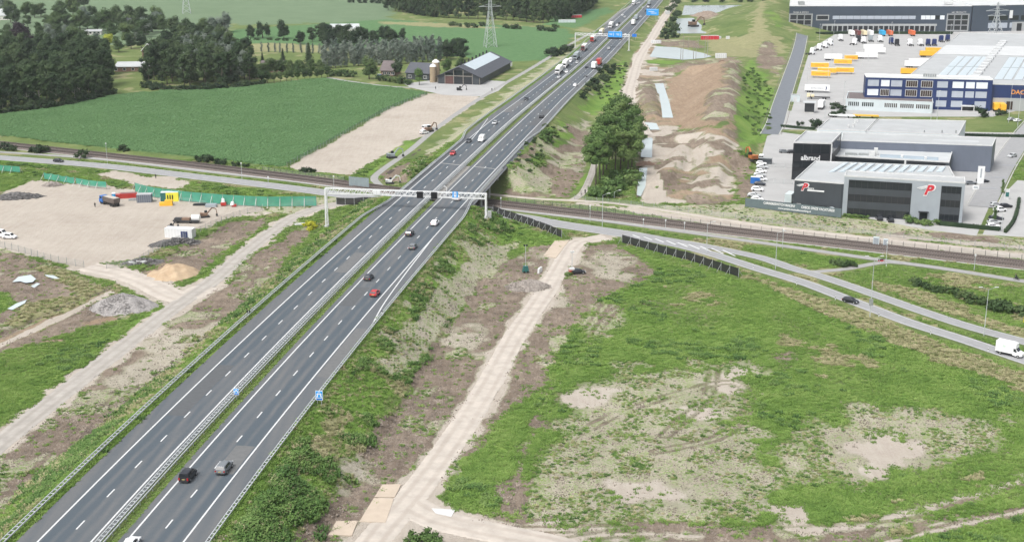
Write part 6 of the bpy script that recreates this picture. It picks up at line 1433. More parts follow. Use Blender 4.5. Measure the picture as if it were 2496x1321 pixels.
TSPEC = {'broad': (1.5, .62, 6, .28, 5), 'tall': (1.1, .75, 10, .30, 4), 'poplar': (2.4, .45, 6, .14, 2), 'umbrella': (1.6, .60, 13, .26, 5), 'willow': (1.7, .60, 6, .30, 4), 'conifer': (1.6, .55, 6, .2, 0), 'round': (2.0, .50, 4, .2, 3), 'bush': (3.4, .36, 1.0, .07, 3)}
TPROTO = {}
def tree_proto(kind, leaf, var, pale=False):
    key = (kind, leaf, var, pale)
    if key not in TPROTO:
        rg = random.Random(hash((kind, var)) % 1000 if False else (sum(map(ord, kind)) * 7 + var * 31)); d, s, th, tr, lm = TSPEC[kind]
        TPROTO[key] = (trunk_mesh(th, tr, M['bark_pale'] if pale else M['bark'], lm, var), crown_mesh('crown', blobs_of(kind, rg), d, s, LF[leaf], var + 5, droop=1.2 if kind == 'willow' else 0))
    return TPROTO[key]
def tree(kind, leaf, x, y, label, group=None, s=1.0, sz=None, name=None, cat=None, z=None, pale=False, nvar=3):
    v = RNG.randrange(nvar); tm, cm = tree_proto(kind, leaf, v, pale)
    r = thing(name or {'bush': 'shrub', 'tall': 'forest_tree', 'poplar': 'poplar_tree', 'conifer': 'conifer_tree', 'willow': 'willow_tree', 'umbrella': 'grove_tree'}.get(kind, 'garden_tree'), label, cat or ('shrub' if kind == 'bush' else 'tree'), (x, y, float(hgt(x, y)) if z is None else z), RNG.uniform(0, 6.283), group)
    r.scale = (s, s, sz or s); OB('trunk' if kind != 'bush' else 'stem', tm, r); OB('crown' if kind != 'bush' else 'foliage', cm, r); return r
def fill(poly_px, step, jit=.35):
    P = [G(*p) for p in poly_px]; A = np.array(P); out = []; yy = A[:, 1].min(); k = 0
    while yy < A[:, 1].max():
        xx = A[:, 0].min() + (k % 2) * step / 2
        while xx < A[:, 0].max():
            x = xx + RNG.uniform(-jit, jit) * step; y = yy + RNG.uniform(-jit, jit) * step
            if inpoly(P, np.array([x]), np.array([y]))[0]: out.append((x, y))
            xx += step
        yy += step * .87; k += 1
    return out
def along(px, step, jit=.2):
    return [(x + RNG.uniform(-jit, jit) * step, y + RNG.uniform(-jit, jit) * step) for x, y in resample([G(*p) for p in px], step)]
def part3(v, a, b, n): return n[0] if v < a else n[1] if v < b else n[2]
def vill(px): return 'around the purple beech at the top left' if px < 110 else 'beside the far lawn right of the purple beech' if px < 215 else 'around the yellow green tree and slate house' if px < 360 else 'behind the middle wood'
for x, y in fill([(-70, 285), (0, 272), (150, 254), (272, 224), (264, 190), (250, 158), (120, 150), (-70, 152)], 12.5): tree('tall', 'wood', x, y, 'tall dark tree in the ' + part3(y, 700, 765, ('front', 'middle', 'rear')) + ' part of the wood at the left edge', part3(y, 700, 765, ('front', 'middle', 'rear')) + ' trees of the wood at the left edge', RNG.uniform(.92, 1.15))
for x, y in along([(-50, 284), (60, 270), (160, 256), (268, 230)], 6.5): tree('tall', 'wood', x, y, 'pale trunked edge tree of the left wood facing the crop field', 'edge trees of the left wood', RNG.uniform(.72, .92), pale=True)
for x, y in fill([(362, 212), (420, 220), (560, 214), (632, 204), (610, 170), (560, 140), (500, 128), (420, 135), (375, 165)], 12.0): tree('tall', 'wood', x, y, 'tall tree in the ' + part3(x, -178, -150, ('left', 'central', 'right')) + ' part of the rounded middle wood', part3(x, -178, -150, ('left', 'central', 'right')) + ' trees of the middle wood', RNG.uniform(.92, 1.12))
for x, y in fill([(430, 140), (560, 140), (580, 160), (600, 200), (440, 205)], 13): tree('tall', 'silver', x, y, 'paler grey green tree inside the middle wood', 'pale trees of the middle wood', RNG.uniform(.85, 1.02))
for x, y in along([(640, 205), (700, 199), (760, 194), (798, 190)], 4.0): tree('round', 'broad', x, y, 'low hedge tree on the field edge right of the middle wood', 'hedge trees on the field edge', RNG.uniform(.75, 1.0))
for x, y in along([(610, 195), (680, 178), (720, 182), (780, 180)], 5.0): tree('broad', 'broad', x, y, 'garden tree around the maroon roofed house', 'garden trees around the maroon roofed house', RNG.uniform(.62, .85))
for px, py, s in ((754, 168, 1.35), (690, 150, .7), (640, 158, .65)): x, y = G(px, py); tree('conifer', 'dark', x, y, {754: 'tall dark pointed conifer beside the silver poplar row', 690: 'small dark conifer left of the tall conifer', 640: 'small dark conifer at the edge of the middle wood'}[px], 'conifers in the garden', s)
for row, dy in ((0, 0), (1, -9), (2, -18)):
    for x, y in along([(790, 168 + dy), (860, 163 + dy), (960, 158 + dy), (1072, 150 + dy)], 4.0 + row * .5): tree('poplar', 'silver', x, y, 'slender silver poplar in the ' + ('front', 'middle', 'rear')[row] + ' row behind the farm', ('front', 'middle', 'rear')[row] + ' row of silver poplars', RNG.uniform(1.6, 2.1), RNG.uniform(1.0, 1.25))
for x, y in along([(640, 128), (700, 130), (780, 132)], 4.5): tree('poplar', 'silver', x, y, 'silver shrub tree in the low row left of the poplars', 'low silver row', .8, .6)
for x, y in fill([(730, 112), (800, 118), (900, 112), (1000, 108), (990, 98), (860, 96), (760, 92)], 12): tree('broad', 'dark', x, y, 'dark hedgerow tree beyond the silver poplars', 'dark hedgerow trees', RNG.uniform(.75, 1.1))
for x, y in fill([(1070, 150), (1130, 148), (1130, 132), (1075, 130)], 8): tree('broad', 'dark', x, y, 'dark tree between the poplars and the barn', 'dark trees behind the barn', RNG.uniform(.8, 1.0))
for kind, leaf, px, py, s, sz, lab in (('willow', 'wood', 640, 96, 1.35, 1.35, 'large weeping tree alone on the pale far field'), ('broad', 'wood', 692, 98, 1.3, 1.35, 'broad tree right of the weeping tree'), ('broad', 'dark', 612, 96, .9, .95, 'small dark tree left of the weeping tree'),
    ('broad', 'broad', 900, 194, 1.15, 1.15, 'big round pale green tree in front of the farmhouse'), ('round', 'dark', 968, 188, 1.25, 1.25, 'clipped dark round tree between farmhouse and slate shed'), ('round', 'fresh', 1022, 208, 1.1, 1.15, 'fresh green tree standing in the farm yard'), ('broad', 'fresh', 1090, 178, .8, .75, 'bright shrubby tree behind the silo'), ('broad', 'broad', 1120, 172, .8, .7, 'bushy tree at the left slope of the barn roof'),
    ('round', 'lime', 267, 116, 1.5, 1.2, 'bright yellow green tree between the two woods'), ('broad', 'purple', 58, 112, 2.0, 1.5, 'large dark purple beech behind the left wood'), ('willow', 'willow', 170, 100, 1.0, .8, 'pale grey willow behind the left wood'), ('willow', 'willow', 120, 62, 1.0, .9, 'pale grey willow beside the far lawn'), ('willow', 'willow', 330, 105, .8, .8, 'small grey willow by the yellow tree'), ('willow', 'willow', 545, 96, 1.1, .95, 'grey green willow right of the middle wood')):
    x, y = G(px, py); tree(kind, leaf, x, y, lab, None, s, sz)
for px, py, s in ((8, 30, 1.6), (30, 46, 1.5), (62, 40, 1.2), (85, 44, 1.0), (100, 42, 1.1), (135, 72, 1.3), (150, 42, 1.3), (165, 70, 1.0), (178, 40, 1.3), (195, 72, 1.2), (190, 22, 1.2), (205, 18, 1.0), (212, 60, 1.2), (225, 42, .9), (238, 76, 1.4), (262, 80, 1.5), (275, 92, 1.0), (285, 70, 1.5), (300, 84, 1.2), (322, 62, 1.3), (335, 72, 1.4), (350, 92, 1.2), (372, 80, 1.2), (385, 72, 1.1), (310, 110, 1.2), (290, 128, .9), (320, 120, .9), (345, 118, .8), (255, 128, .9), (230, 120, 1.0), (205, 118, 1.0), (180, 110, 1.1), (400, 80, 1.3), (425, 85, 1.2), (455, 88, 1.2), (490, 86, 1.2), (520, 84, 1.2), (548, 82, 1.35)) + tuple((RNG.uniform(0, 400), RNG.uniform(48, 112), RNG.uniform(.7, 1.2)) for _ in range(34)):
    x, y = G(px, py); tree('broad', RNG.choice(['wood', 'broad', 'broad', 'wood', 'silver']), x, y, 'garden tree ' + vill(px), 'garden trees ' + vill(px), s * 1.2, s * RNG.uniform(.95, 1.15))
for row, dy in enumerate((0, -9, -18, -27)):
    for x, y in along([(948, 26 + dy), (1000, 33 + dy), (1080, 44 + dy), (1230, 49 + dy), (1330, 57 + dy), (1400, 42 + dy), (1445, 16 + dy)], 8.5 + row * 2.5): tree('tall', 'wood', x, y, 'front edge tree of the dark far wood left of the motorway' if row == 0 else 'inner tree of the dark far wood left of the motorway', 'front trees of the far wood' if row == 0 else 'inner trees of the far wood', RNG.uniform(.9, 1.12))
for x, y in along([(860, 8), (950, 12), (1010, 34), (1060, 42)], 7): tree('bush', 'dark', x, y, 'bush on the edge of the far wood', 'bushes on the edge of the far wood', 2.4)
for px, py, s in ((1103, 64, 2.0), (1118, 66, 1.7), (1140, 68, 2.2), (1155, 68, 2.0), (1175, 66, 2.2), (1235, 72, 2.4), (1258, 74, 2.6), (1318, 78, 2.8), (1345, 80, 2.4), (1352, 70, 2.0)): x, y = G(px, py); tree('bush', 'wood', x, y, 'round bush on the strip before the far wood', 'round bushes before the far wood', s * 1.15)
for x, y in along([(575, 102), (640, 101), (722, 103)], 7): tree('bush', 'wood', x, y, 'clipped round bush in the row under the weeping tree', 'clipped bushes in a row', 1.5)
# the group beside the right hand works
for px, py, s in ((1452, 452, .95), (1462, 440, 1.05), (1470, 428, 1.0), (1478, 415, 1.1), (1484, 402, 1.0), (1492, 388, 1.1), (1500, 372, 1.1), (1508, 356, 1.05), (1520, 345, 1.05), (1500, 430, 1.0), (1512, 415, 1.0), (1520, 395, 1.05), (1532, 375, 1.0), (1540, 410, .9), (1545, 385, .85), (1530, 430, .9)): x, y = G(px, py); tree('umbrella', 'fresh', x, y, 'slender trunked tree in the grove between path and works', 'trees of the grove beside the works', s * 1.08, s * 1.12)
for px, py, s in ((1450, 476, 2.0), (1462, 480, 2.2), (1478, 482, 2.2), (1492, 478, 2.4), (1500, 465, 2.4), (1515, 455, 2.6), (1530, 450, 2.6), (1540, 440, 2.6), (1510, 440, 2.6), (1488, 455, 2.4)): x, y = G(px, py); tree('bush', 'fresh', x, y, 'undergrowth bush at the foot of the grove', 'undergrowth of the grove', s)
# shrubs along railway, verges, works and offices
def shrubs(lst, leaf, label, group, s0=1.0, sc=1.0):
    for px, py, s in lst: x, y = GT(px, py); tree('bush', leaf, x, y, label, group, s * s0, s * s0 * sc)
shrubs([(12, 366, 2.0), (28, 368, 1.6), (76, 372, 1.5), (95, 374, 2.2), (106, 372, 1.8), (203, 386, 2.2), (300, 368, 1.6), (308, 370, 1.0), (490, 394, 1.6), (505, 397, 2.1), (530, 400, 1.3), (545, 402, 1.4), (575, 406, 1.2), (600, 408, 1.0), (740, 420, 1.2), (752, 421, 1.3), (762, 421, 1.0)], 'dark', 'dark shrub on the railway verge', 'shrubs along the railway', 1.0)
shrubs([(2230, 696, 1.4), (2245, 700, 1.2), (2270, 710, 1.3), (2285, 712, 1.1), (2305, 716, 1.3), (2330, 722, 1.4), (2345, 728, 1.3), (2360, 735, 1.7), (2380, 742, 1.5), (2400, 742, 1.2), (2428, 755, 1.7), (2440, 758, 1.9), (2470, 764, 1.5), (2490, 768, 1.4)], 'broad', 'leafy shrub in the thicket on the meadow right', 'thicket shrubs on the right meadow', 1.0)
shrubs([(2028, 644, 1.0), (2045, 648, 1.2), (2062, 650, 1.2), (2078, 650, 1.0)], 'broad', 'small shrub in the triangle of grass between the roads', 'shrubs between the roads')
shrubs([(2062, 527, .9), (2075, 529, 1.0), (2088, 530, 1.0), (2100, 531, 1.0), (2112, 532, .9)], 'fresh', 'low bright shrub left of the office entrance', 'shrubs before the office', 1.0, .7)
shrubs([(2215, 540, 1.3), (2225, 545, 1.4), (2240, 547, 1.1), (2255, 549, 1.2), (2268, 550, 1.1), (2285, 548, 1.2)], 'fresh', 'bright shrub right of the office entrance', 'shrubs beside the office door', 1.0)
shrubs([(1335, 340, 2.2), (1328, 346, 1.6), (1345, 330, 1.4)], 'fresh', 'bright bush on the embankment right of the motorway', 'bushes on the far embankment', 1.2)
shrubs([(1465, 180, 2.2), (1478, 172, 2.4), (1490, 182, 2.4), (1470, 195, 2.2), (1450, 205, 2.2), (1440, 215, 2.0), (1478, 200, 2.2), (1495, 168, 2.0), (1430, 228, 2.0), (1420, 240, 1.8), (1455, 222, 1.8)], 'dark', 'dark scrub bush on the slope before the far trucks', 'scrub on the far slope')
shrubs([(1630, 30, 3.0), (1642, 22, 3.0), (1650, 40, 3.2), (1640, 55, 3.4), (1630, 68, 3.4), (1645, 75, 3.4), (1625, 85, 3.2), (1640, 92, 3.2), (1650, 10, 3.0), (1640, 8, 3.0), (1620, 96, 2.4)], 'wood', 'grey green scrub tree between haul road and basins', 'scrub between haul road and basins')
shrubs([(1690, 6, 3), (1720, 6, 3), (1760, 7, 3.2), (1800, 6, 3), (1830, 5, 3), (1860, 4, 3), (1890, 3, 3)], 'dark', 'dark bush in the hedge behind the far basin', 'hedge behind the far basin')
shrubs([(755, 560, 1.7), (762, 556, 1.3)], 'blossom', 'yellow flowering bush on the left embankment by the gantry', 'yellow bushes')
shrubs([(1345, 138, 3.2), (1360, 134, 3.4), (1378, 128, 3.2), (1388, 124, 2.6)], 'dark', 'dark hedge bush beside the oncoming trucks', 'hedge bushes by the motorway')
shrubs([(2268, 256, 2.4), (2282, 262, 2.2), (2298, 262, 2.6), (2312, 262, 2.4), (2330, 264, 2.0), (2380, 270, 2.0), (2398, 286, 2.8), (2440, 282, 2.0)], 'dark', 'dark shrub at the foot of the navy office', 'shrubs before the navy office', .95)
shrubs([(1987, 312, 2.6), (1950, 306, 1.2), (2035, 266, 2.0), (2055, 272, 1.8), (2030, 285, 1.6), (2050, 280, 1.4)], 'dark', 'shrub beside the gate of the logistics yard', 'shrubs by the yard gate')
shrubs([(1020, 1318, 1.1), (1040, 1320, 1.2), (1058, 1322, 1.0), (1005, 1322, .9)], 'fresh', 'low green bush at the bottom edge beside the sand track', 'bushes at the bottom edge')
shrubs([(1395, 668, .8), (1385, 672, .7), (1440, 480, .9)], 'fresh', 'small weed bush beside the lighting trailer', 'weed bushes')
shrubs([(980, 205, 1.6), (965, 203, 1.5), (950, 200, 1.4), (940, 198, 1.6), (925, 198, 1.5), (995, 207, 1.2), (815, 186, 1.6), (830, 187, 1.6), (845, 188, 1.8), (860, 189, 1.6)], 'broad', 'garden shrub along the farm drive', 'garden shrubs along the farm drive', 1.5)
for px, py in ((1985, 66), (2000, 70), (2030, 72), (2300, 70), (2315, 72), (2330, 70), (1960, 74)): x, y = G(px, py); tree('broad', 'broad', x, y, 'street tree in front of the far slate warehouse', 'street trees before the far warehouse', .75)
for px, py, s in ((2442, 472, .38), (2425, 545, .42), (2128, 527, .3)): x, y = G(px, py); tree('poplar', 'fresh', x, y, {2442: 'young slim tree beside the street at the office corner', 2425: 'young slim tree among the parked cars by the office', 2128: 'young slim tree before the dark office glass'}[px], 'young trees by the office', s * 1.6, s * 1.2)
# clipped hedges
def hedge(px, w, h, label):
    P = resample(GP(px), 1.6); b = []
    for x, y in P: b.append((x, y, h * .5, w * .62, w * .62, h * .56))
    cm = crown_mesh('foliage', b, 5.0, .30, LF['dark'], 3, core=True); r = thing('hedge', label, 'hedge', (0, 0, 0)); OB('foliage', cm, r)
    m = MB(); [m.bar((a[0], a[1], h * .45), (c[0], c[1], h * .45), w * .8, h * .8) for a, c in zip(P[:-1], P[1:])]; m.build('core', LF['dark'], r)
hedge([(2290, 549), (2360, 556), (2436, 563)], 1.6, 1.5, 'clipped dark hedge in front of the office car park')
hedge([(1905, 310), (1945, 314), (1985, 317)], 1.4, 1.3, 'clipped dark hedge below the yard gate')
hedge([(2345, 332), (2420, 334), (2510, 336)], 1.6, 1.4, 'dark hedge along the cross road right of the pale roofs')
hedge([(1990, 82), (2100, 83), (2200, 84), (2320, 84)], 2.4, 2.2, 'long dark hedge before the far warehouse docks')
hedge([(2484, 488), (2478, 520), (2468, 545), (2450, 568)], 1.2, 1.2, 'narrow hedge between car park and concrete lot')

for lst, g in ((along([(-50, 287), (60, 273), (160, 259), (274, 232)], 4.0), 'undergrowth of the left wood'), (along([(360, 214), (420, 223), (560, 217), (640, 208)], 4.0), 'undergrowth of the middle wood')):
    for x, y in lst: tree('bush', 'dark', x, y, 'dark undergrowth shrub on the field edge of the ' + g[19:], g, RNG.uniform(1.6, 2.6))

for leaf, poly, st, lab, g in (('fresh', [(1812, 185), (1835, 160), (1890, 230), (1872, 318), (1830, 345), (1808, 300)], 6.5, 'low green bush on the grassy slope beside the service road', 'bushes on the slope by the service road'), ('broad', [(1440, 240), (1500, 165), (1530, 150), (1522, 215), (1505, 255), (1462, 250)], 7.5, 'scrub bush between motorway slope and sand road', 'scrub between motorway and sand road'), ('broad', [(1250, 430), (1330, 340), (1380, 330), (1330, 410), (1280, 460)], 6.0, 'scrub bush on the slope beyond the bridge', 'scrub beyond the bridge')):
    for x, y in fill(poly, st, .5): tree('bush', leaf, x, y, lab, g, RNG.uniform(.5, 1.2), RNG.uniform(.4, .9))
# ------------------------------------------------------------------ gantries and signs
def gantry(pl, pr, ztop, label, depth=1.5, bay=1.8, leg='A', base=None):
    r = thing('gantry', label, 'gantry'); A = Vector((*pl, 0)); B = Vector((*pr, 0)); d = (B - A); L = d.length; d.normalize(); n = Vector((-d.y, d.x, 0))
    def P(u, v, z): q = A + d * u + n * v; return (q.x, q.y, z)
    zb = ztop - depth; h = .6
    for v in (-h, h):
        for z in (zb, ztop): b = MB(); b.bar(P(-.2, v, z), P(L + .2, v, z), .22); b.build('chord', M['white'], r)
    nb = int(L / bay); b = MB()
    for i in range(nb):
        u0, u1, um = L * i / nb, L * (i + 1) / nb, L * (i + .5) / nb
        for v in (-h, h): b.bar(P(u0, v, zb), P(um, v, ztop), .12); b.bar(P(um, v, ztop), P(u1, v, zb), .12)
        b.bar(P(u0, -h, ztop), P(u0, h, ztop), .10); b.bar(P(u0, -h, ztop), P(u1, h, ztop), .08); b.bar(P(u0, -h, zb), P(u0, h, zb), .10)
    b.build('truss_web', M['white'], r)
    for u in (0, L):
        q = P(u, 0, 0); z0 = float(hgt(q[0], q[1])) - .3; k = 2.2 if leg == 'A' else .5
        for v in (-1, 1): b = MB(); b.bar(P(u, v * h, ztop), P(u, v * k * .55, z0), .42); b.build('leg', M['white'], r)
        b = MB()
        for t in np.linspace(.15, .85, 4): za = z0 + (ztop - z0) * t; w = k * .55 + (h - k * .55) * t; b.bar(P(u, -w, za), P(u, w, za), .14)
        b.build('leg_brace', M['white'], r)
        b = MB(); b.box((q[0], q[1], z0 + .3), (1.4, 2.8, .9), math.atan2(d.y, d.x)); b.build('footing', M['concrete'], r)
    return r, P, L, d
gl = G(797, 545, 1.0); gr_ = G(1185, 553, 2.0)
gt, GPf, GL, gd = gantry(gl, gr_, 12.6, 'white lattice gantry spanning the motorway before the bridge', 1.55)
gang = math.atan2(gd.y, gd.x)
def u_of(px, py, z):      # position along the gantry of a photo column
    best = min(np.linspace(0, GL, 400), key=lambda u: abs(PR(*GPf(u, -.9, z)[:2], z)[0] - px)); return best
for px, lab in ((1023, 'left black lane signal board hung on the near gantry'), (1058, 'right black lane signal board hung on the near gantry')):
    u = u_of(px, 472, 12); t = thing('lane_signal', lab, 'signal board', GPf(u, -.95, 11.7), gang, 'lane signals on the near gantry')
    b = MB(); b.box((0, 0, 0), (1.95, .35, 2.1)); b.build('case', M['black'], t); b = MB(); b.box((0, -.19, 0), (1.7, .03, 1.85)); b.build('screen', MAT('dark_screen', (.006, .006, .008), .35, .1, 2) if px < 1030 else bpy.data.materials['dark_screen'], t); b = MB(); b.box((0, .35, .5), (.3, .5, .2)); b.build('bracket', M['galv'], t)
u = u_of(1110, 467, 12); t = thing('gantry_sign', 'blue sign with white panel and arrow on the near gantry', 'sign', GPf(u, -.95, 12.2), gang)
b = MB(); b.box((0, 0, 0), (1.75, .12, 1.9)); b.build('board', M['blue_lt'], t); b = MB(); b.box((0, -.075, .05), (.80, .02, 1.55)); b.build('white_panel', M['white'], t)
b = MB(); b.box((0, -.10, .25), (.16, .02, .6)); b.add([(-.25, -.11, .2), (.25, -.11, .2), (0, -.11, -.25)], [(0, 1, 2)]); b.build('arrow', M['blue_sign'], t); b = MB(); b.box((-.1, 0, -1.25), (1.9, .12, .5)); b.build('under_plate', M['white'], t)
u = u_of(918, 466, 12); t = thing('control_cabinet', 'white control cabinet fixed inside the near gantry truss', 'cabinet', GPf(u, -.72, 11.9), gang); b = MB(); b.box((0, 0, 0), (2.4, .2, 1.3)); b.build('box', M['white'], t); b = MB(); b.box((0, -.12, 0), (.06, .04, 1.2)); b.build('door_gap', M['galv_d'], t)
u = u_of(1088, 462, 12.6); t = thing('camera_mast', 'small bent camera mast on top of the near gantry', 'camera', GPf(u, 0, 12.6), gang); b = MB(); b.bar((0, 0, 0), (0, 0, 1.5), .12); b.bar((0, 0, 1.5), (-.6, 0, 1.9), .12); b.build('mast', M['white'], t); b = MB(); b.box((-.7, 0, 1.9), (.5, .25, .25)); b.build('camera_head', M['white'], t)
x, y = G(1189, 548, 2.2); t = thing('roadside_cabinet', 'white cabinet at the foot of the right gantry leg', 'cabinet', (x + .6, y - .6, float(hgt(x, y)))); b = MB(); b.box((0, 0, 1.1), (1.1, .7, 2.2)); b.build('box', M['white'], t); b = MB(); b.box((0, -.36, 1.1), (.9, .02, 1.9)); b.build('door', M['offwhite'], t)
# far gantry
fl = G(1402, 116, 1.0); fr_ = G(1533, 119, 1.5)
fg, FPf, FLn, fd = gantry(fl, fr_, 10.8, 'slim white gantry far along the motorway carrying blue boards', 1.3, 2.6, 'I')
fang = math.atan2(fd.y, fd.x)
for i, (cu, lab) in enumerate(((.68, 'left half of the blue direction board on the far gantry'), (.81, 'right half of the blue direction board on the far gantry'))):
    q = FPf(FLn * cu, -1.0, 10.9); t = thing('direction_board', lab, 'sign', q, fang, 'blue boards on the far gantry'); w = FLn * .125
    b = MB(); b.box((0, 0, 0), (w, .15, 4.0)); b.build('board', M['blue_lt'], t)
    b = MB(); b.box((0, -.1, 1.8), (w - .2, .02, .12)); b.box((-.6, -.1, .3), (2.4, .02, .3)); b.box((-.4, -.1, -.4), (2.0, .02, .3)); b.bar((1.5, -.1, -1.2), (1.5, -.1, 1.0), .25, .02); b.build('legend', M['white'], t)
    b = MB(); b.box((0, -.02, -2.7), (w, .3, 1.3)); b.build('signal_box', M['black'], t)
def board_sign(px, py, w, h, lift, label, mat='blue_lt', posts=2, faces='cam', legend=True, on_road=False):
    x, y = GT(px, py); z = float(hgt(x, y)); a = road_at(y)[3] - math.pi / 2; r = thing('road_sign', label, 'sign', (x, y, z), a)
    for s in ((-1, 1) if posts == 2 else (0,)): b = MB(); b.cyl((s * w * .28, .06, -.3), .055, lift + h * .5 + .3, 6); b.build('post', M['galv'], r)
    b = MB(); b.box((0, 0, lift + h / 2), (w, .06, h)); b.build('board', M[mat], r); return r
for px, py, w, h, lift, lab in ((779, 987, 1.45, 2.0, 1.0, 'blue and white motorway sign on two posts beside the right guard rail'), (577, 975, 1.05, 1.35, 1.1, 'smaller blue and white motorway sign in the median rail')):
    r = board_sign(px, py, w, h, lift, lab, 'white', 2 if w > 1.2 else 1); k = w / 1.45; zc = lift
    b = MB(); b.box((0, -.04, zc + h * .62), (w * .9, .03, h * .66)); b.build('blue_field', M['blue_lt'], r)
    b = MB(); y_ = -.062
    for s in (-1, 1): b.add([(s * .30 * k, y_, zc + h * .33), (s * .58 * k, y_, zc + h * .33), (s * .16 * k, y_, zc + h * .90), (s * .06 * k, y_, zc + h * .90)], [(0, 1, 2, 3)])
    b.box((0, y_, zc + h * .64), (w * .72, .012, h * .07)); b.build('road_symbol', M['white'], r)
    b = MB(); b.box((0, -.045, zc + h * .13), (w * .82, .02, h * .16)); b.build('car_symbol', M['blue_sign'], r)
r = board_sign(1590, 47, 10.5, 5.5, 3.0, 'wide blue direction board at the far right roadside'); b = MB(); b.box((0, -.06, 7.8), (9.5, .03, .2)); b.box((-1, -.06, 6.2), (5, .03, .5)); b.box((1, -.06, 4.9), (5, .03, .5)); b.build('legend', M['white'], r)
board_sign(1546, 97, 3.2, 2.2, 1.8, 'small blue sign beside the right leg of the far gantry', 'blue_sign')

# ------------------------------------------------------------------ posts, lamps, poles
def lamp_post(px, pyb, pyt, label, arms=1, side=1):
    x, y = GT(px, pyb); z = float(hgt(x, y)); h = zat(x, y, pyt) - z; r = thing('street_lamp', label, 'street lamp', (x, y, z), 0, 'street lamps along the local road')
    b = MB(); b.cyl((0, 0, -.2), .11, h + .2, 8, r2=.06); b.build('pole', M['galv'], r)
    for s in ((-1, 1) if arms == 2 else (side,)):
        b = MB(); b.bar((0, 0, h - .05), (s * 1.5, 0, h + .55), .07, n=6); b.build('arm', M['galv'], r); b = MB(); b.box((s * 1.9, 0, h + .62), (.9, .3, .16)); b.build('lamp_head', M['offwhite'], r)
    return r
lamp_post(1468, 552, 476, 'single arm street lamp by the railway underpass'); lamp_post(1722, 616, 545, 'street lamp behind the black net fence'); lamp_post(1890, 657, 568, 'street lamp at the split of the local road')
r = lamp_post(2120, 775, 630, 'double arm street lamp carrying a square sign', 2); lamp_post(2398, 818, 706, 'double arm street lamp near the white box van', 2); lamp_post(1497, 485, 468, 'short path lamp at the foot of the grove')
b = MB(); b.box((.0, -.15, 4.2), (1.0, .1, 1.7)); b.build('sign_back', M['galv_d'], r)
for px, pyb, pyt, lab in ((1438, 541, 502, 'slim railway signal post near the underpass'), (1221, 522, 483, 'railway mast right beside the bridge'), (1568, 552, 535, 'short white railway marker, left of three'), (1622, 556, 537, 'short white railway marker, middle of three'), (1668, 562, 543, 'short white railway marker, right of three'), (2160, 632, 592, 'railway mast beside the two grey cabinets'), (2374, 660, 622, 'railway mast near the motorcyclist'), (654, 446, 432, 'white railway signal left of the motorway'), (262, 400, 350, 'slim pole on the railway verge, left one'), (590, 440, 398, 'slim pole on the railway verge, right one'), (814, 460, 430, 'short pole before the steel sheet screen'), (1907, 606, 560, 'slim pole on the railway beyond the lamp')):
    x, y = GT(px, pyb); h = zat(x, y, pyt); t = thing('signal_post', lab, 'post', (x, y, 0)); b = MB(); b.cyl((0, 0, -.2), .08, h + .2, 6); b.build('pole', M['galv'], t); b = MB(); b.box((0, 0, h), (.4, .3, .5)); b.build('head', M['white'], t)
for px, pyb, pyt in ((2010, 290, 245), (2283, 300, 222), (2268, 302, 250), (2055, 265, 200), (2065, 290, 225), (2101, 163, 118), (2116, 150, 108), (2018, 195, 155), (2025, 165, 120), (2170, 110, 55), (2190, 105, 70), (1965, 250, 165), (1997, 100, 60), (2030, 118, 52), (2140, 120, 70), (2458, 300, 205), (2480, 310, 225), (2440, 565, 520), (2315, 105, 60)):
    x, y = G(px, pyb); h = zat(x, y, pyt); t = thing('yard_lamp', 'tall slim lamp mast on the logistics estate', 'lamp mast', (x, y, 0), 0, 'lamp masts of the estate'); b = MB(); b.cyl((0, 0, -.2), .12, h + .2, 6, r2=.07); b.build('pole', M['galv'], t); b = MB(); b.box((.2, 0, h), (.9, .4, .2)); b.build('lamp_head', M['offwhite'], t)
for px, py in ((1836, 655), (1942, 694), (2036, 731), (2142, 772), (2268, 815), (2408, 858), (1700, 640), (2160, 650), (2146, 640)):
    x, y = GT(px, py); t = thing('reflector_post', 'white roadside post with black band on the edge of the local road', 'post', (x, y, 0), 0, 'reflector posts of the local road'); b = MB(); b.box((0, 0, .5), (.16, .12, 1.0)); b.build('body', M['white'], t); b = MB(); b.box((0, 0, .75), (.18, .14, .2)); b.build('band', M['black'], t)
x, y = GT(2148, 640); t = thing('warning_sign', 'red and white road works sign with black board on the path', 'sign', (x, y, 0), .2); b = MB(); b.box((0, 0, .9), (2.0, .1, .35)); b.build('black_board', M['black'], t); b = MB(); b.box((0, 0, .55), (2.0, .1, .28)); b.build('red_bar', M['red'], t); b = MB(); [b.box((s * .7, 0, .5), (.1, .5, 1.0)) for s in (-1, 1)]; b.build('stand', M['galv'], t)
for px, py, w, h, lab in ((2135, 598, 1.8, 2.6, 'taller grey railway cabinet on the verge'), (2158, 600, 1.3, 2.2, 'smaller grey railway cabinet on the verge')):
    x, y = G(px, py); t = thing('cabinet', lab, 'cabinet', (x, y, 0), -.4); b = MB(); b.box((0, 0, h / 2), (w, 1.0, h)); b.build('box', M['panel_pale'], t); b = MB(); b.box((0, -.51, h / 2), (w * .8, .03, h * .85)); b.build('door', M['clad_silver'], t)
x, y = G(2490, 792); t = thing('yellow_sign', 'yellow sign at the right edge beside the slip lane', 'sign', (x + 1, y, 0)); b = MB(); b.box((0, 0, 1.5), (1.2, .1, 1.5)); b.build('board', MAT('sign_yellow', (.75, .62, .02), .5, .05, 1), t); b = MB(); b.cyl((0, .1, -.1), .06, 1.6, 6); b.build('post', M['galv'], t)
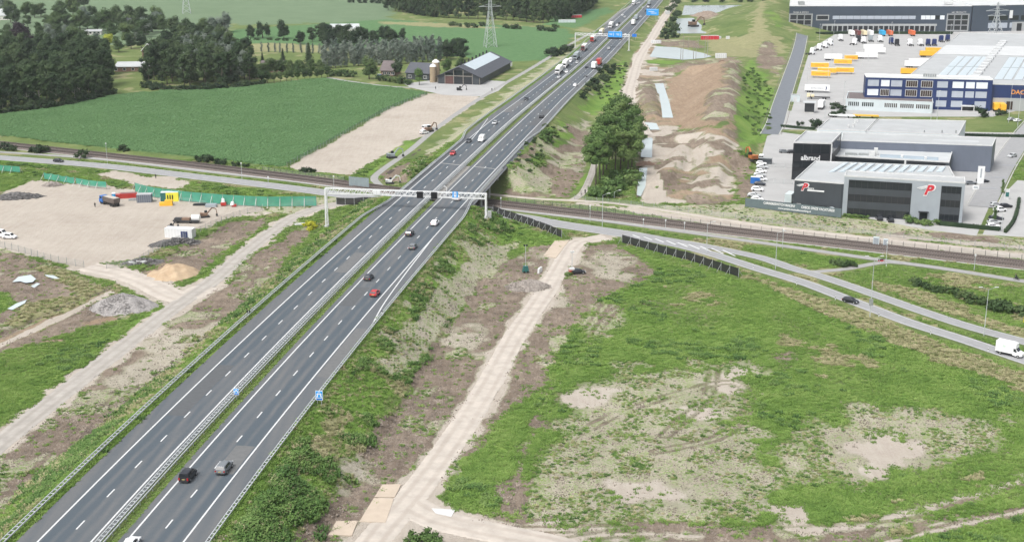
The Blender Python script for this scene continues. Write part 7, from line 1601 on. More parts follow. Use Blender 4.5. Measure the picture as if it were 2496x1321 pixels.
x, y = G(606, 768, 7.2); t = thing('signal_pair', 'small black signal pair beside the left guard rail', 'signal', (x, y, float(hgt(x, y)))); b = MB(); [b.box((s * .28, 0, 1.1), (.28, .2, .7)) for s in (-1, 1)]; b.build('head', M['black'], t); b = MB(); b.box((0, 0, .4), (.08, .08, .9)); b.box((0, 0, .8), (.6, .06, .06)); b.build('post', M['galv_d'], t)
x, y = G(932, 768, 7.2); t = thing('rail_cabinet', 'small pale box with black top on the right guard rail', 'cabinet', (x, y, 7.0)); b = MB(); b.box((0, 0, .5), (.5, .4, 1.0)); b.build('box', M['offwhite'], t); b = MB(); b.box((0, 0, 1.1), (.4, .3, .2)); b.build('top', M['black'], t)
def pylon(px, py, h, w, label, mat):
    x, y = G(px, py); r = thing('electricity_pylon', label, 'pylon', (x, y, 0), .3)
    for sx, sy in ((-1, -1), (1, -1), (1, 1), (-1, 1)): b = MB(); b.bar((sx * w, sy * w, -.3), (sx * w * .28, sy * w * .28, h * .55), .30); b.bar((sx * w * .28, sy * w * .28, h * .55), (sx * .3, sy * .3, h), .24); b.build('leg', M[mat], r)
    b = MB(); n = 9
    def wz(z): return w + (w * .28 - w) * z / (h * .55) if z < h * .55 else w * .28 + (.3 - w * .28) * (z - h * .55) / (h * .45)
    for i in range(n):
        z0, z1 = h * i / n, h * (i + 1) / n; a, c = wz(z0), wz(z1)
        for (p, q) in (((-1, -1), (1, -1)), ((1, -1), (1, 1)), ((1, 1), (-1, 1)), ((-1, 1), (-1, -1))): b.bar((p[0] * a, p[1] * a, z0), (q[0] * c, q[1] * c, z1), .14); b.bar((q[0] * a, q[1] * a, z0), (p[0] * c, p[1] * c, z1), .14)
    b.build('lattice', M[mat], r)
    for z, l in ((h * .62, 8), (h * .76, 10), (h * .9, 7)): b = MB(); b.bar((-l, 0, z), (l, 0, z), .3); b.bar((-l, 0, z), (0, 0, z + 1.8), .18); b.bar((l, 0, z), (0, 0, z + 1.8), .18); b.build('cross_arm', M[mat], r)
pylon(1195, 118, 46, 4.0, 'grey lattice pylon on the field behind the barn', 'galv'); pylon(455, 34, 40, 3.6, 'faint lattice pylon far off behind the middle wood', 'galv'); pylon(2425, 92, 26, 4.5, 'grey lattice pylon before the far right warehouse', 'galv')
for px, pb, pt in ((1659, 148, 112), (1664, 150, 84), (1690, 146, 100), (1696, 147, 112), (1718, 140, 90), (1724, 138, 80), (1702, 120, 95), (1678, 118, 92)):
    x, y = G(px, pb); h = zat(x, y, pt); t = thing('timber_pole', 'tall bare timber pole beside the settling basin', 'pole', (x, y, 0), 0, 'timber poles at the basin'); b = MB(); b.cyl((0, 0, -.2), .2, h, 6, r2=.12); b.build('shaft', M['wood'], t); b = MB(); b.bar((-.8, 0, h - 1.2), (.8, 0, h - 1.2), .15); b.build('cross_arm', M['wood'], t)

# ------------------------------------------------------------------ fences
M['net_green'] = MAT('green_netting', (0.05, 0.30, 0.22), 0.8, 0.2, 0.3, alpha=.78); M['net_black'] = MAT('black_netting', (0.012, 0.013, 0.015), 0.8, 0.3, 0.4, alpha=.94); M['mesh_grey'] = MAT('wire_mesh', (0.30, 0.32, 0.32), 0.6, 0.1, 1.0, alpha=.22); M['mesh_green'] = MAT('green_wire_mesh', (0.06, 0.15, 0.10), 0.6, 0.1, 1.0, alpha=.35)
def fence(px, step, h, label, mat, post='wood', z0=.1, brace=0.0, sag=0.0, name='fence', pw=.10, world=None, top=.15):
    P = resample(world or GP(px), step); r = thing(name, label, 'fence')
    for i, p in enumerate(P): z = float(hgt(*p)); b = MB(); b.box((p[0], p[1], z + (h + top) / 2 - .1), (pw, pw, h + top + .2)); b.build('post', M[post], r)
    if brace:
        for p, q in zip(P, P[1:] + [P[-2]]): d = Vector((q[0] - p[0], q[1] - p[1], 0)).normalized(); n = Vector((d.y, -d.x, 0)) * brace; z = float(hgt(*p)); b = MB(); b.bar((p[0] + n.x * .03, p[1] + n.y * .03, z + h * .8), (p[0] + n.x, p[1] + n.y, z), .10); b.build('brace', M['offwhite' if mat == 'net_green' else 'galv_d'], r)
    for p, q in zip(P[:-1], P[1:]):
        n = 5; V = []; za, zc = float(hgt(*p)), float(hgt(*q)); s1 = RNG.uniform(0, sag); s2 = RNG.uniform(-.12, .12) * (1 if sag else 0)
        for k in range(n + 1): t = k / n; dz = -4 * s1 * t * (1 - t); x, y, z = p[0] + (q[0] - p[0]) * t, p[1] + (q[1] - p[1]) * t, za + (zc - za) * t; V += [(x + s2 * math.sin(t * 3.1), y, z + z0), (x, y, z + h + dz)]
        b = MB(); b.add(V, [(2 * k, 2 * k + 2, 2 * k + 3, 2 * k + 1) for k in range(n)]); b.build('net_panel' if 'net' in mat else 'mesh_panel', M[mat], r)
    return r
fence([(1516, 592), (1600, 615), (1700, 642), (1800, 676)], 3.6, 2.6, 'black net fence on posts beside the green field', 'net_black', 'galv', .15, 1.6, .22)
fence([(1202, 520), (1262, 540), (1330, 564), (1369, 580)], 3.4, 2.6, 'black net fence on posts running out from under the bridge', 'net_black', 'galv', .15, 1.6, .3)
fence([(820, 500), (870, 501), (930, 498)], 3.2, 2.6, 'black net fence at the left side of the bridge', 'net_black', 'galv', .3)
fence([(330, 470), (375, 482), (450, 492), (560, 501), (640, 505), (700, 505), (772, 504)], 4.2, 3.7, 'long green net fence with white braces behind the site yard', 'net_green', 'wood', .3, 2.0)
fence([(-30, 418), (0, 420), (50, 424)], 4.2, 2.8, 'green net fence panel at the left edge', 'net_green', 'wood', .6, 1.5)
fence([(108, 438), (170, 448), (182, 450)], 4.2, 2.8, 'slack green net fence above the crates', 'net_green', 'wood', .3, 1.8, .5)
fence([(186, 452), (218, 458), (260, 462)], 4.2, 2.8, 'short green net fence left of the blue tipper truck', 'net_green', 'wood', .7, 1.8)
fence([(-20, 598), (5, 604), (60, 618), (130, 638), (205, 652)], 3.4, 2.0, 'wire fence along the front of the site yard', 'mesh_grey', 'galv_d', .05)
fence([(330, 648), (385, 612), (460, 580), (560, 535), (640, 513)], 3.4, 2.0, 'wire fence along the right bank of the site yard', 'mesh_grey', 'galv_d', .05)
fence([(260, 655), (300, 652), (330, 648)], 3.4, 2.0, 'short wire fence beside the yard entrance', 'mesh_grey', 'galv_d', .05)
fence([(700, 408), (790, 358), (870, 312), (950, 268), (1042, 232)], 4.0, 2.0, 'green wire fence between crop field and sand field', 'mesh_green', 'galv_d', .05)
fence([(1238, 491), (1400, 508), (1600, 534), (1850, 564), (2100, 592), (2300, 612), (2520, 636)], 3.4, 1.5, 'dark post and wire fence north of the railway', 'mesh_grey', 'dark_post', .05)
fence([(1400, 487), (1600, 508), (1850, 540), (2100, 570), (2300, 592), (2520, 615)], 4.2, 1.6, 'wire fence beside the sandy path north of the railway', 'mesh_grey', 'galv_d', .05)
fence([(640, 418), (720, 428), (840, 442)], 3.0, 1.8, 'dark fence on the railway left of the steel screen', 'mesh_grey', 'dark_post', .05)
fence([(1950, 90), (1935, 160), (1912, 235), (1893, 292)], 4.0, 1.2, 'timber rail along the right side of the service road', 'mesh_grey', 'wood', .6, world=offset(WAYW['service_road'], 5.2))
fence([], 4.0, 1.2, 'timber rail along the left side of the service road', 'mesh_grey', 'wood', .6, world=offset(WAYW['service_road'], -5.2))
fence([(1845, 446), (1880, 448), (1932, 450)], 3.5, 1.8, 'low fence crossing the office parking', 'mesh_grey', 'galv', .05); fence([(1868, 408), (1900, 409), (1934, 411)], 3.5, 1.8, 'upper fence crossing the office parking', 'mesh_grey', 'galv', .05)
# steel sheet screen by the bridge
SA, SB = G(851, 456), G(900, 460); FS = Facade(SA, SB); t = thing('sheet_screen', 'tall grey corrugated steel screen beside the bridge', 'screen'); n = 10
for i in range(n): FS.panel(t, 'sheet', FS.L * i / n, FS.L * (i + 1) / n - .03, .1, 3.9 - .05 * (i % 2), MAT('steel_sheet', (.24, .29, .31), .5, .1, 1, metal=.2) if i == 0 else bpy.data.materials['steel_sheet'], .05 + .06 * (i % 2))

# ------------------------------------------------------------------ site objects
def obox(name, label, cat, px, py, dim, rz, mat, group=None, extra=None):
    x, y = GT(px, py); t = thing(name, label, cat, (x, y, float(hgt(x, y))), rz, group); b = MB(); b.box((0, 0, dim[2] / 2), dim); b.build('body', mat, t)
    if extra: extra(t, dim)
    return t
def ribs(t, d, mat='galv_d', n=7):
    b = MB(); [b.box((d[0] * (-.5 + (i + .5) / n), s * (d[1] / 2 + .02), d[2] / 2), (.12, .06, d[2] * .92)) for i in range(n) for s in (-1, 1)]; b.build('rib_row', M[mat], t)
def whitecont(t, d):
    ribs(t, d, 'offwhite', 9); b = MB(); b.box((d[0] * .22, -d[1] / 2 - .05, 1.15), (2.2, .08, 2.2)); dd = b.build('door', PC['navy'], t); b = MB(); [b.box((d[0] * .22 + k * .45, -d[1] / 2 - .1, 1.15), (.06, .06, 2.1)) for k in (-1, 0, 1)]; b.build('door_bar', M['galv'], dd); b = MB(); b.box((0, 0, d[2] + .04), (d[0] + .1, d[1] + .1, .08)); b.build('roof', M['white'], t)
obox('container', 'white site container with dark blue double door', 'container', 440, 578, (9.0, 3.0, 2.9), -.18, M['white'], None, whitecont)
obox('container', 'dark grey site container with pale roof beside the red skip', 'container', 353, 492, (5.0, 3.2, 2.8), .12, M['clad_grey'], None, lambda t, d: (ribs(t, d), MB().box((0, 0, d[2] + .04), (d[0], d[1], .06)).build('roof', M['roof_pale'], t)))
def yel(t, d):
    b = MB(); b.box((-d[0] * .36, 0, d[2] / 2), (d[0] * .3, d[1] + .04, d[2] + .04)); b.build('green_end', MAT('site_green', (.02, .12, .11), .6, .1, 1), t); b = MB(); [b.box((-.6 + .8 * k, -d[1] / 2 - .04, 1.6), (.4, .05, 1.6)) for k in range(3)]; b.build('window', M['glass'], t); b = MB(); b.box((0, 0, d[2] + .04), (d[0], d[1], .08)); b.build('roof', M['panel_pale'], t)
obox('site_cabin', 'yellow and green site cabin behind the yellow machine', 'cabin', 415, 490, (6.0, 2.8, 3.2), .15, MAT('cabin_yellow', (.72, .68, .06), .6, .05, 1), None, yel)
t = obox('generator', 'orange yellow generator block in front of the site cabin', 'generator', 412, 501, (2.6, 1.8, 1.9), .12, PC['yellow']); b = MB(); b.box((-2.2, 0, .6), (1.8, 1.7, 1.2)); b.box((0, 0, 1.95), (1.6, 1.0, .12)); b.build('side_unit', PC['yellow'], t); b = MB(); b.box((1.25, 0, .9), (.15, 1.4, 1.2)); b.build('grille', M['chassis'], t)
t = obox('skip', 'bright red steel skip container at the top of the site yard', 'skip', 314, 482, (5.8, 2.4, 1.7), .25, PC['truckred']); b = MB(); b.box((0, 0, 1.2), (5.4, 2.0, 1.06)); b.build('inside', M['maroon'] if 'maroon' in M else PC['maroon'], t); ribs(t, (5.8, 2.4, 1.7), 'galv_d', 5) if False else None; b = MB(); b.box((-3.6, 0, .7), (1.4, 2.2, 1.4)); b.build('hook_frame', PC['truckred'], t)
t = obox('portable_toilet', 'blue portable toilet with white roof beside the tipper cab', 'toilet', 278, 487, (1.2, 1.2, 2.2), .2, PC['blue']); b = MB(); b.box((0, 0, 2.35), (1.3, 1.3, .35), taper=.8); b.build('roof', M['white'], t); b = MB(); b.box((0, -.62, 1.05), (.8, .04, 1.8)); b.build('door', PC['cyan'], t)
for px, py, d, rz, mk, lab in ((330, 488, (4.5, 1.8, .5), .2, 'galv_d', 'flat grey rack beside the red skip'), (486, 500, (4.2, 2.4, .35), .1, 'black', 'stack of black mats below the green net'), (515, 504, (3.8, 2.2, .9), .05, 'clad_silver', 'stack of grey slabs below the green net'), (336, 642, (5.0, 2.0, .7), .25, 'offwhite', 'pale slab stack on the corner of the yard bank'), (1316, 664, (2.6, .5, 1.3), 1.2, 'white', 'white concrete block beside the sand track'), (750, 500, (4.2, .6, 1.3), .1, 'offwhite', 'white barrier at the end of the green net fence'), (735, 548, (4.5, 2.2, .35), .2, 'concrete', 'pale slab on the ground before the left gantry leg')):
    t = obox('slab_stack' if d[2] < 1 else 'concrete_block', lab, 'block', px, py, d, rz, M[mk]); b = MB(); b.box((.1, .05, d[2] + .06), (d[0] * .8, d[1] * .8, .12)); b.build('top_piece', M[mk], t)
def tipper(px, py, px2, py2):
    a = np.array(GT(px, py)); f = np.array(GT(px2, py2)); an = math.atan2(f[1] - a[1], f[0] - a[0]); c = (a + f) / 2; r = thing('tipper_truck', 'tipper truck with blue cab and brown dump body on the yard', 'truck', (c[0], c[1], .05), an)
    b = MB(); b.box((3.6, 0, 1.2), (2.0, 2.4, 1.3)); b.box((3.5, 0, 2.35), (1.8, 2.35, 1.1), taper=.92); b.build('cab', PC['blue'], r); q = MB(); q.box((4.46, 0, 2.2), (.06, 2.0, .8)); q.build('windscreen', M['glass'], r)
    for s in (-1, 1): q = MB(); q.box((3.6, s * 1.17, 2.25), (1.1, .05, .7)); q.build('side_window', M['glass'], r)
    q = MB(); q.box((4.62, 0, .9), (.08, 2.2, .7)); q.build('grille', M['chassis'], r)
    mt = MAT('dump_body', (.115, .095, .085), .6, .15, 1); V = []; b = MB()
    b.box((-1.2, 0, 1.45), (6.6, 2.3, .5)); b.box((-1.2, 0, 2.25), (7.0, 2.5, 1.3), taper=1.0); b.build('dump_body', mt, r); q = MB(); q.box((-1.2, 0, 2.92), (6.6, 2.2, .10)); q.build('load_cover', M['track_sand'], r)
    q = MB(); [q.box((-4.2 + 1.2 * i, s * 1.27, 2.2), (.14, .06, 1.3)) for i in range(6) for s in (-1, 1)]; q.build('rib_row', mt, r); q = MB(); q.box((-1.0, -1.29, 2.4), (1.6, .03, .35)); q.build('name_panel', M['white'], r)
    q = MB(); q.box((-.5, 0, .85), (8.6, .9, .35)); q.build('chassis', M['chassis'], r)
    for xx in (3.5, 1.9, -2.2, -3.6):
        for s in (-1, 1): q = MB(); q.cyl((xx, s * 1.0, .52), .52, .45, 12, axis='Y'); q.build('wheel', M['tyre'], r)
tipper(298, 508, 238, 492)
def excavator(px, py, an, label, mat, s=1.0, bend=0.0, z=None):
    x, y = GT(px, py); r = thing('excavator', label, 'excavator', (x, y, float(hgt(x, y)) if z is None else z), an); r.scale = (s,) * 3
    for sd in (-1, 1):
        b = MB(); b.box((0, sd * 1.1, .45), (3.6, .55, .75)); b.cyl((1.8, sd * 1.1, .45), .38, .55, 10, axis='Y'); b.cyl((-1.8, sd * 1.1, .45), .38, .55, 10, axis='Y'); b.build('track', M['chassis'], r)
    b = MB(); b.box((-.5, 0, 1.55), (3.2, 2.4, 1.1)); b.box((-1.6, 0, 1.7), (1.0, 2.4, 1.3)); b.build('house', mat, r); b = MB(); b.box((.55, .7, 2.4), (1.4, 1.0, 1.5), taper=.85); b.build('cab', M['glass'], r)
    b = MB(); b.bar((.9, -.2, 1.8), (3.4, -.2, 4.4), .4, .5); b.bar((3.4, -.2, 4.4), (5.2, -.2, 3.8), .38, .42); b.build('boom', mat, r); b = MB(); b.bar((5.2, -.2, 3.9), (5.6, -.2, 1.4), .3, .36); b.build('stick', mat, r)
    b = MB(); b.box((5.5, -.2, .9), (.9, 1.2, .9), taper=.7); b.build('bucket', M['chassis'], r); return r
M['mach_orange'] = MAT('machine_orange', (.45, .16, .05), .5, .15, 1); M['mach_brown'] = MAT('machine_brown', (.20, .13, .09), .7, .2, 1)
for px, py, an, lab, mk, s in ((1778, 172, 2.6, 'brown excavator on top of the sand embankment', 'mach_brown', 1.3), (1834, 392, 1.9, 'orange excavator beside the office parking fence', 'mach_orange', 1.1), (1690, 66, .4, 'dredging excavator standing in the basin', 'mach_brown', 1.8), (955, 386, .5, 'grey excavator on the farm track below the sand field', 'clad_silver', .9), (950, 448, .2, 'small white excavator beside the steel screen', 'white', .7), (1046, 322, .9, 'brown trench digger behind the white van on the farm track', 'mach_brown', .9), (500, 530, .4, 'rusty brown loader at the upper yard fence', 'mach_brown', .7), (418, 557, 1.0, 'small dark digger arm left of the white container', 'chassis', .5), (1120, 221, 0.2, 'dark farm implement parked before the barn', 'chassis', .7)):
    excavator(px, py, an, lab, M[mk], s)
# trailer with tank behind the white container
x, y = GT(455, 543); t = thing('low_trailer', 'dark low trailer with white tank behind the white container', 'trailer', (x, y, .05), -.1); b = MB(); b.box((0, 0, .7), (8.5, 2.2, .5)); b.box((-2.6, 0, 1.2), (2.4, 1.8, .7)); b.build('bed', M['chassis'], t); b = MB(); b.cyl((3.2, 0, 1.7), 1.0, 2.6, 12, axis='X'); b.build('tank', M['white'], t); b = MB(); b.box((0, 0, 1.25), (2.6, 1.9, .7)); b.build('load', M['mach_brown'], t)
for xx in (-2.4, 1.6):
    for s in (-1, 1): q = MB(); q.cyl((xx, s * 1.0, .4), .4, .3, 10, axis='Y'); q.build('wheel', M['tyre'], t)
x, y = GT(545, 502); t = thing('compressor', 'red and white compressor by the green net', 'compressor', (x, y, .05), .1); b = MB(); b.box((0, 0, .7), (1.8, 1.3, 1.1)); b.build('body', PC['truckred'], t); b = MB(); b.box((-.1, 0, 1.9), (1.2, .9, 1.3), taper=.7); b.build('hopper', M['white'], t)
x, y = GT(567, 504); t = thing('mixer_drum', 'white drum on red frame right of the compressor', 'mixer', (x, y, .05), .1); b = MB(); b.cyl((0, 0, .6), .8, 1.1, 12, r2=.5); b.build('drum', M['white'], t); b = MB(); b.box((.5, 0, .4), (1.6, 1.2, .7)); b.build('frame', PC['truckred'], t)
# heaps
def heap(name, label, px, py, rx, ry, h, mat, seed, rough=.25, cat='heap', rocky=0, an=0.0, rs=(.12, .42)):
    x, y = GT(px, py); z = float(hgt(x, y)); t = thing(name, label, cat, (x, y, z - .1), an); N = 28; rg = np.random.RandomState(seed); V = []; Fc = []
    for i in range(N + 1):
        for j in range(N + 1):
            u, v = -1.15 + 2.3 * i / N, -1.15 + 2.3 * j / N; q = math.hypot(u, v); n_ = float(fbm(np.array([u * 3 + seed]), np.array([v * 3]), 1.0, 3)[0]) - .5
            V.append((u * rx, v * ry, h * max(-.1, (1 - q ** 1.3 + n_ * rough * 1.6)) + n_ * rough * .3))
    for i in range(N):
        for j in range(N): a = i * (N + 1) + j; Fc.append((a, a + N + 1, a + N + 2, a + 1))
    b = MB(); b.add(V, Fc); b.smooth = not rocky; b.build('mound', mat, t)
    if rocky:
        b = MB()
        for k in range(rocky):
            a = rg.rand() * 6.28; q = rg.rand() ** .5 * 1.0; zz = h * max(0, 1 - q ** 1.3); s = rg.uniform(*rs); b.box((q * math.cos(a) * rx, q * math.sin(a) * ry, zz + .05), (s * rg.uniform(.6, 1.6), s, s * rg.uniform(.5, 1)), rg.rand() * 6.28, rx=rg.uniform(-.6, .6))
        tag(b.build('rubble', mat, t), kind='stuff')
M['gravel'] = MAT('gravel', (.20, .19, .185), .95, .25, 2.5, col2=(.36, .345, .335), bump=.6, bscale=6); M['rubble'] = MAT('rubble', (.15, .13, .115), .95, .3, 2.0, col2=(.33, .30, .27), bump=.5); M['ochre'] = MAT('ochre_sand', (.30, .215, .135), .95, .1, .5, col2=(.44, .34, .23), bump=.3, bscale=2); M['darkrub'] = MAT('dark_rubble', (.045, .045, .048), .95, .4, 1.5, col2=(.18, .175, .17), bump=.5); M['soilheap'] = MAT('heap_soil', (.15, .115, .09), .95, .1, .8, col2=(.28, .225, .18), bump=.4, bscale=2)
heap('gravel_heap', 'grey gravel heap beside the haul track junction', 300, 748, 8.5, 7.0, 3.6, M['gravel'], 1, rocky=1100, rs=(.12, .34)); heap('sand_heap', 'ochre sand heap on the bank below the white container', 425, 668, 7.0, 7.5, 3.0, M['ochre'], 2, .4); heap('rubble_heap', 'grey rubble heap with pale chunks beside the light tower', 1288, 700, 6.5, 4.5, 2.0, M['rubble'], 3, .5, rocky=400); heap('rubble_heap', 'dark rubble row at the left edge of the yard', 40, 482, 9.0, 4.0, 1.6, M['darkrub'], 4, .8, rocky=220, an=.2, rs=(.3, 1.1)); heap('rubble_heap', 'broken crates and rubble below the slack green net', 130, 452, 4.0, 3.0, 1.3, M['rubble'], 5, .8, rocky=150)
heap('rubble_heap', 'dark concrete rubble row behind the yard fence', 425, 594, 7.0, 2.4, 1.5, M['darkrub'], 6, .9, rocky=200, an=.45, rs=(.3, 1.2)); heap('rubble_heap', 'dark pipes and rubble on the corner of the yard', 345, 640, 5.5, 2.2, 1.1, M['darkrub'], 7, .8, rocky=120, an=.3, rs=(.3, .9)); heap('soil_heap', 'dark soil heap beside the far basin', 1722, 40, 14, 12, 4.5, M['soilheap'], 9, .4)
heap('soil_heap', 'rusty brown soil heap at the end of the ditch channel', 1575, 400, 4.0, 3.0, 1.2, M['mach_brown'], 12, .6)
# trench beside the farm track
p = offset(WAYW['farm_track'], 3.6); strip('trench', p[3:26], 2.2, MAT('trench_soil', (.055, .042, .034), .95, .3, 1.0), .05, jitter=.3, ncross=4)
# steel road plates and puddles
def plate(px4, label, mat='plate'):
    P_ = [GT(*q) for q in px4]; b = MB(); z = max(float(hgt(*q)) for q in P_) + .16; b.prism(P_, z - .2, z); tag(b.build('road_plate', M[mat]), label, 'road plate', 'road plates on the sand track')
plate([(800, 1305), (820, 1271), (872, 1270), (858, 1306)], 'loose pale plate left of the track junction, near the bottom edge'); plate([(913, 1212), (932, 1182), (978, 1181), (962, 1212)], 'upper plate of the two along the left track edge'); plate([(876, 1272), (911, 1215), (960, 1216), (940, 1274)], 'lower plate of the two along the left track edge'); plate([(1052, 1240), (1110, 1243), (1100, 1260), (1062, 1252)], 'white plate right of the track junction', 'offwhite'); plate([(1325, 624), (1352, 588), (1388, 586), (1355, 630)], 'tan plate beside the upper end of the sand track')
for i, q in enumerate(([(30, 690), (45, 677), (75, 672), (88, 682), (80, 690), (62, 692), (50, 688)], [(108, 672), (130, 673), (145, 681), (138, 683), (118, 678)], [(18, 755), (40, 742), (66, 733), (60, 742), (30, 758)], [(75, 700), (90, 692), (98, 694), (84, 704)])):
    P_ = [GT(*k) for k in q]; b = MB(); z = max(float(hgt(*k)) for k in P_) + .30; b.add([(x, y, z) for x, y in P_], [tuple(range(len(P_)))]); o = b.build('puddle', M['water']); tag(o, kind='structure')
    if o.data.polygons[0].normal.z < 0: o.data.flip_normals()
# light towers
for px, py, pt, mk, lab in ((1281, 664, 598, 'green', 'green light tower with raised mast beside the rubble heap'), (1394, 668, 614, 'red', 'red and white light tower trailer beside the sand track')):
    x, y = GT(px, py); z = float(hgt(x, y)); h = zat(x, y, pt) - z; t = thing('light_tower', lab, 'light tower', (x, y, z), .2); b = MB(); b.box((0, 0, .75), (1.8, 1.2, 1.1), taper=.85); b.build('body', bpy.data.materials['site_green'] if mk == 'green' else PC['truckred'], t); b = MB(); b.box((0, 0, 1.55), (1.3, 1.0, .6)); b.build('hood', M['white'] if mk == 'red' else bpy.data.materials['site_green'], t)
    b = MB(); b.bar((0, 0, 1.2), (0, 0, h), .12); b.build('mast', M['galv'], t); b = MB(); [b.box((s * .35, 0, h), (.45, .3, .5)) for s in (-1, 1)]; b.build('lamp_head', M['black'] if mk == 'green' else M['white'], t); b = MB(); [b.cyl((s * .5, k * .7, .3), .3, .2, 10, axis='Y') for s in (-1, 1) for k in (-1, 1)]; b.build('wheel_set', M['tyre'], t)
x, y = GT(1409, 667); car('hatch', 'black', (x, y, float(hgt(x, y)) + .05), .1, 'dark car half hidden behind the red light tower', None, True)
for px, py, an, lab, st in ((0, 578, -.2, 'white van cut by the left edge on the yard', 'van'), (24, 582, -.2, 'small white van beside the yard fence at the left edge', 'minivan'), (1043, 318, .7, 'white van on the farm track above the trench digger', 'van'), (1034, 327, .7, 'white pickup below the white van on the farm track', 'minivan')):
    x, y = GT(px, py); car(st, 'white', (x, y, .05), an, lab, None, True, cat='van')
# ------------------------------------------------------------------ estate: trailers, tractors, parked cars
eang = math.atan2(FN.d.y, FN.d.x)
def trailer(px, py, an, label, col, L=7.5, H=3.9, wheels=True, group=None, z0=1.1, text=None, roof=None):
    x, y = G(px, py); r = thing('trailer' if wheels else 'swap_body', label, 'trailer', (x, y, .03), an, group); b = MB(); b.box((0, 0, (z0 + H) / 2), (L, 2.55, H - z0)); b.build('box', PC[col], r)
    b = MB(); b.box((0, 0, H + .03), (L - .1, 2.45, .06)); b.build('roof', PC[roof or col], r)
    if wheels:
        b = MB(); b.box((0, 0, .9), (L - .6, 1.0, .35)); b.build('chassis', M['chassis'], r)
        for xx in (-L * .38, -L * .28, -L * .18) if L > 9 else (-L * .25, L * .25):
            for s in (-1, 1): q = MB(); q.cyl((xx, s * 1.05, .48), .48, .35, 10, axis='Y'); q.build('wheel', M['tyre'], r)
    else:
        for xx in (-L * .38, L * .38):
            for s in (-1, 1): q = MB(); q.bar((xx, s * 1.15, 0), (xx, s * 1.15, z0), .12); q.build('leg', M['galv_d'], r)
    if text: wall_text(text, 1.0, PC['navy'] if col != 'yellow' else PC['orange'], r, (0, -1.29, 2.1), 0, extrude=.01, width=L * .5)
    return r
for i, (px, py, an, lab, L) in enumerate(((1998, 169, 0, 'yellow swap body at the left end of the upper row', 10.8), (2015, 182, 0, 'yellow swap body in the middle of the cluster, behind the front one', 10.8), (2000, 190, 0, 'front yellow swap body of the cluster beside the grass', 10.8), (2058, 181, 0, 'yellow swap body on tall legs right of the cluster', 10.8), (2054, 160, 0, 'yellow swap body behind the cluster with cream roofs', 10.8), (2074, 150, .3, 'small yellow swap body behind the others', 8.0))):
    trailer(px, py, eang + an, lab, 'yellow', L, 3.8, False, 'yellow swap bodies on the yard', 1.2, 'DACHSER', 'cream')
for px, py, an, lab, L, c in ((2112, 144, .1, 'white trailer box in front of the second white trailer', 13.6, 'trailer'), (2132, 132, .1, 'white trailer box behind the front white trailer', 13.6, 'trailer'), (2030, 148, .1, 'cream roofed trailer left of the white trailers', 11, 'trailer'), (1991, 226, -.05, 'white trailer with blue lettering and crescent beside the grass', 13.0, 'trailer'), (2242, 160, 0, 'white trailer docked at the hall edge', 13.6, 'trailer'), (2232, 166, 0, 'second white trailer docked at the hall edge', 13.6, 'trailer'), (2276, 132, 0, 'yellow trailer docked at the upper hall edge', 11, 'yellow'), (2262, 140, 0, 'yellow trailer docked below the upper one', 11, 'yellow'), (2218, 184, 0, 'yellow trailer docked nearest the navy office', 11, 'yellow'), (2128, 124, .1, 'white trailer furthest back on the yard', 13, 'trailer')):
    r = trailer(px, py, eang + an, lab, c, L, 4.0, True, 'trailers on the logistics yard', text='DICOM' if px == 1991 else None)
    if px == 1991: b = MB(); b.add([(4.2 + math.cos(a) * 1.0, -1.29, 2.6 + math.sin(a) * 1.2) for a in np.linspace(-1.5, 1.5, 8)] + [(4.2 + math.cos(a) * .4, -1.29, 2.6 + math.sin(a) * 1.2) for a in np.linspace(1.5, -1.5, 8)], [tuple(range(16))]); b.build('crescent', PC['navy'], r)
for k, (px, py) in enumerate(((2425, 270), (2441, 272))): trailer(px, py, FD.ang + math.pi / 2, ('left' if k == 0 else 'right') + ' yellow trailer backed to the dock beside the navy office', 'yellow', 10, 4.0, True, 'yellow trailers at the dock')
for px, c, lab in ((2075, 'trailer', 'white'), (2090, 'maroon', 'brownish'), (2105, 'cream', 'cream'), (2121, 'trailer', 'second white'), (2150, 'cyan', 'bright blue'), (2168, 'orange', 'orange left'), (2222, 'orange', 'orange right')):
    trailer(px, 88, FARW.ang + math.pi / 2, lab + ' trailer at the docks of the far warehouse', c, 10, 4.0, True, 'trailers at the far warehouse docks')
for i, (px, py, an, col, lab) in enumerate(((1978, 134, .6, 'white', 'white tractor unit nearest the service road'), (1995, 124, .6, 'white', 'second white tractor unit from the service road'), (2010, 118, .6, 'white', 'third white tractor unit from the service road'), (2022, 112, .6, 'white', 'fourth white tractor unit from the service road'), (2048, 100, 1.5, 'white', 'white tractor unit alone below the far hedge'), (2082, 110, .9, 'white', 'white tractor unit beside the dark ones'), (2090, 104, .9, 'black', 'dark tractor unit between white ones'), (2104, 106, 1.5, 'white', 'white tractor unit left of the pale green one'), (2122, 102, 1.5, 'greybox', 'pale grey green tractor unit in the upper row'), (2145, 103, 1.5, 'white', 'white tractor unit right of the pale green one'), (2172, 108, 1.4, 'navy', 'dark blue tractor unit in the upper row, left of two'), (2186, 112, 1.4, 'black', 'dark tractor unit with pale bed in the upper row'), (2218, 112, 1.55, 'white', 'white cab with long bare chassis, left of two'), (2243, 112, 1.55, 'white', 'white cab with long bare chassis, right of two'), (2262, 112, 1.4, 'navy', 'dark blue tractor unit near the hall corner, left of two'), (2277, 112, 1.4, 'navy', 'dark blue tractor unit near the hall corner, right of two'), (2294, 103, 1.5, 'navy', 'small navy truck by the hall corner'), (2310, 101, 1.5, 'navy', 'navy truck touching the hall corner'))):
    x, y = G(px, py); truck((x, y, .03), an, lab, col, trailer=False, group='tractor units on the logistics yard').scale = (1.25,) * 3
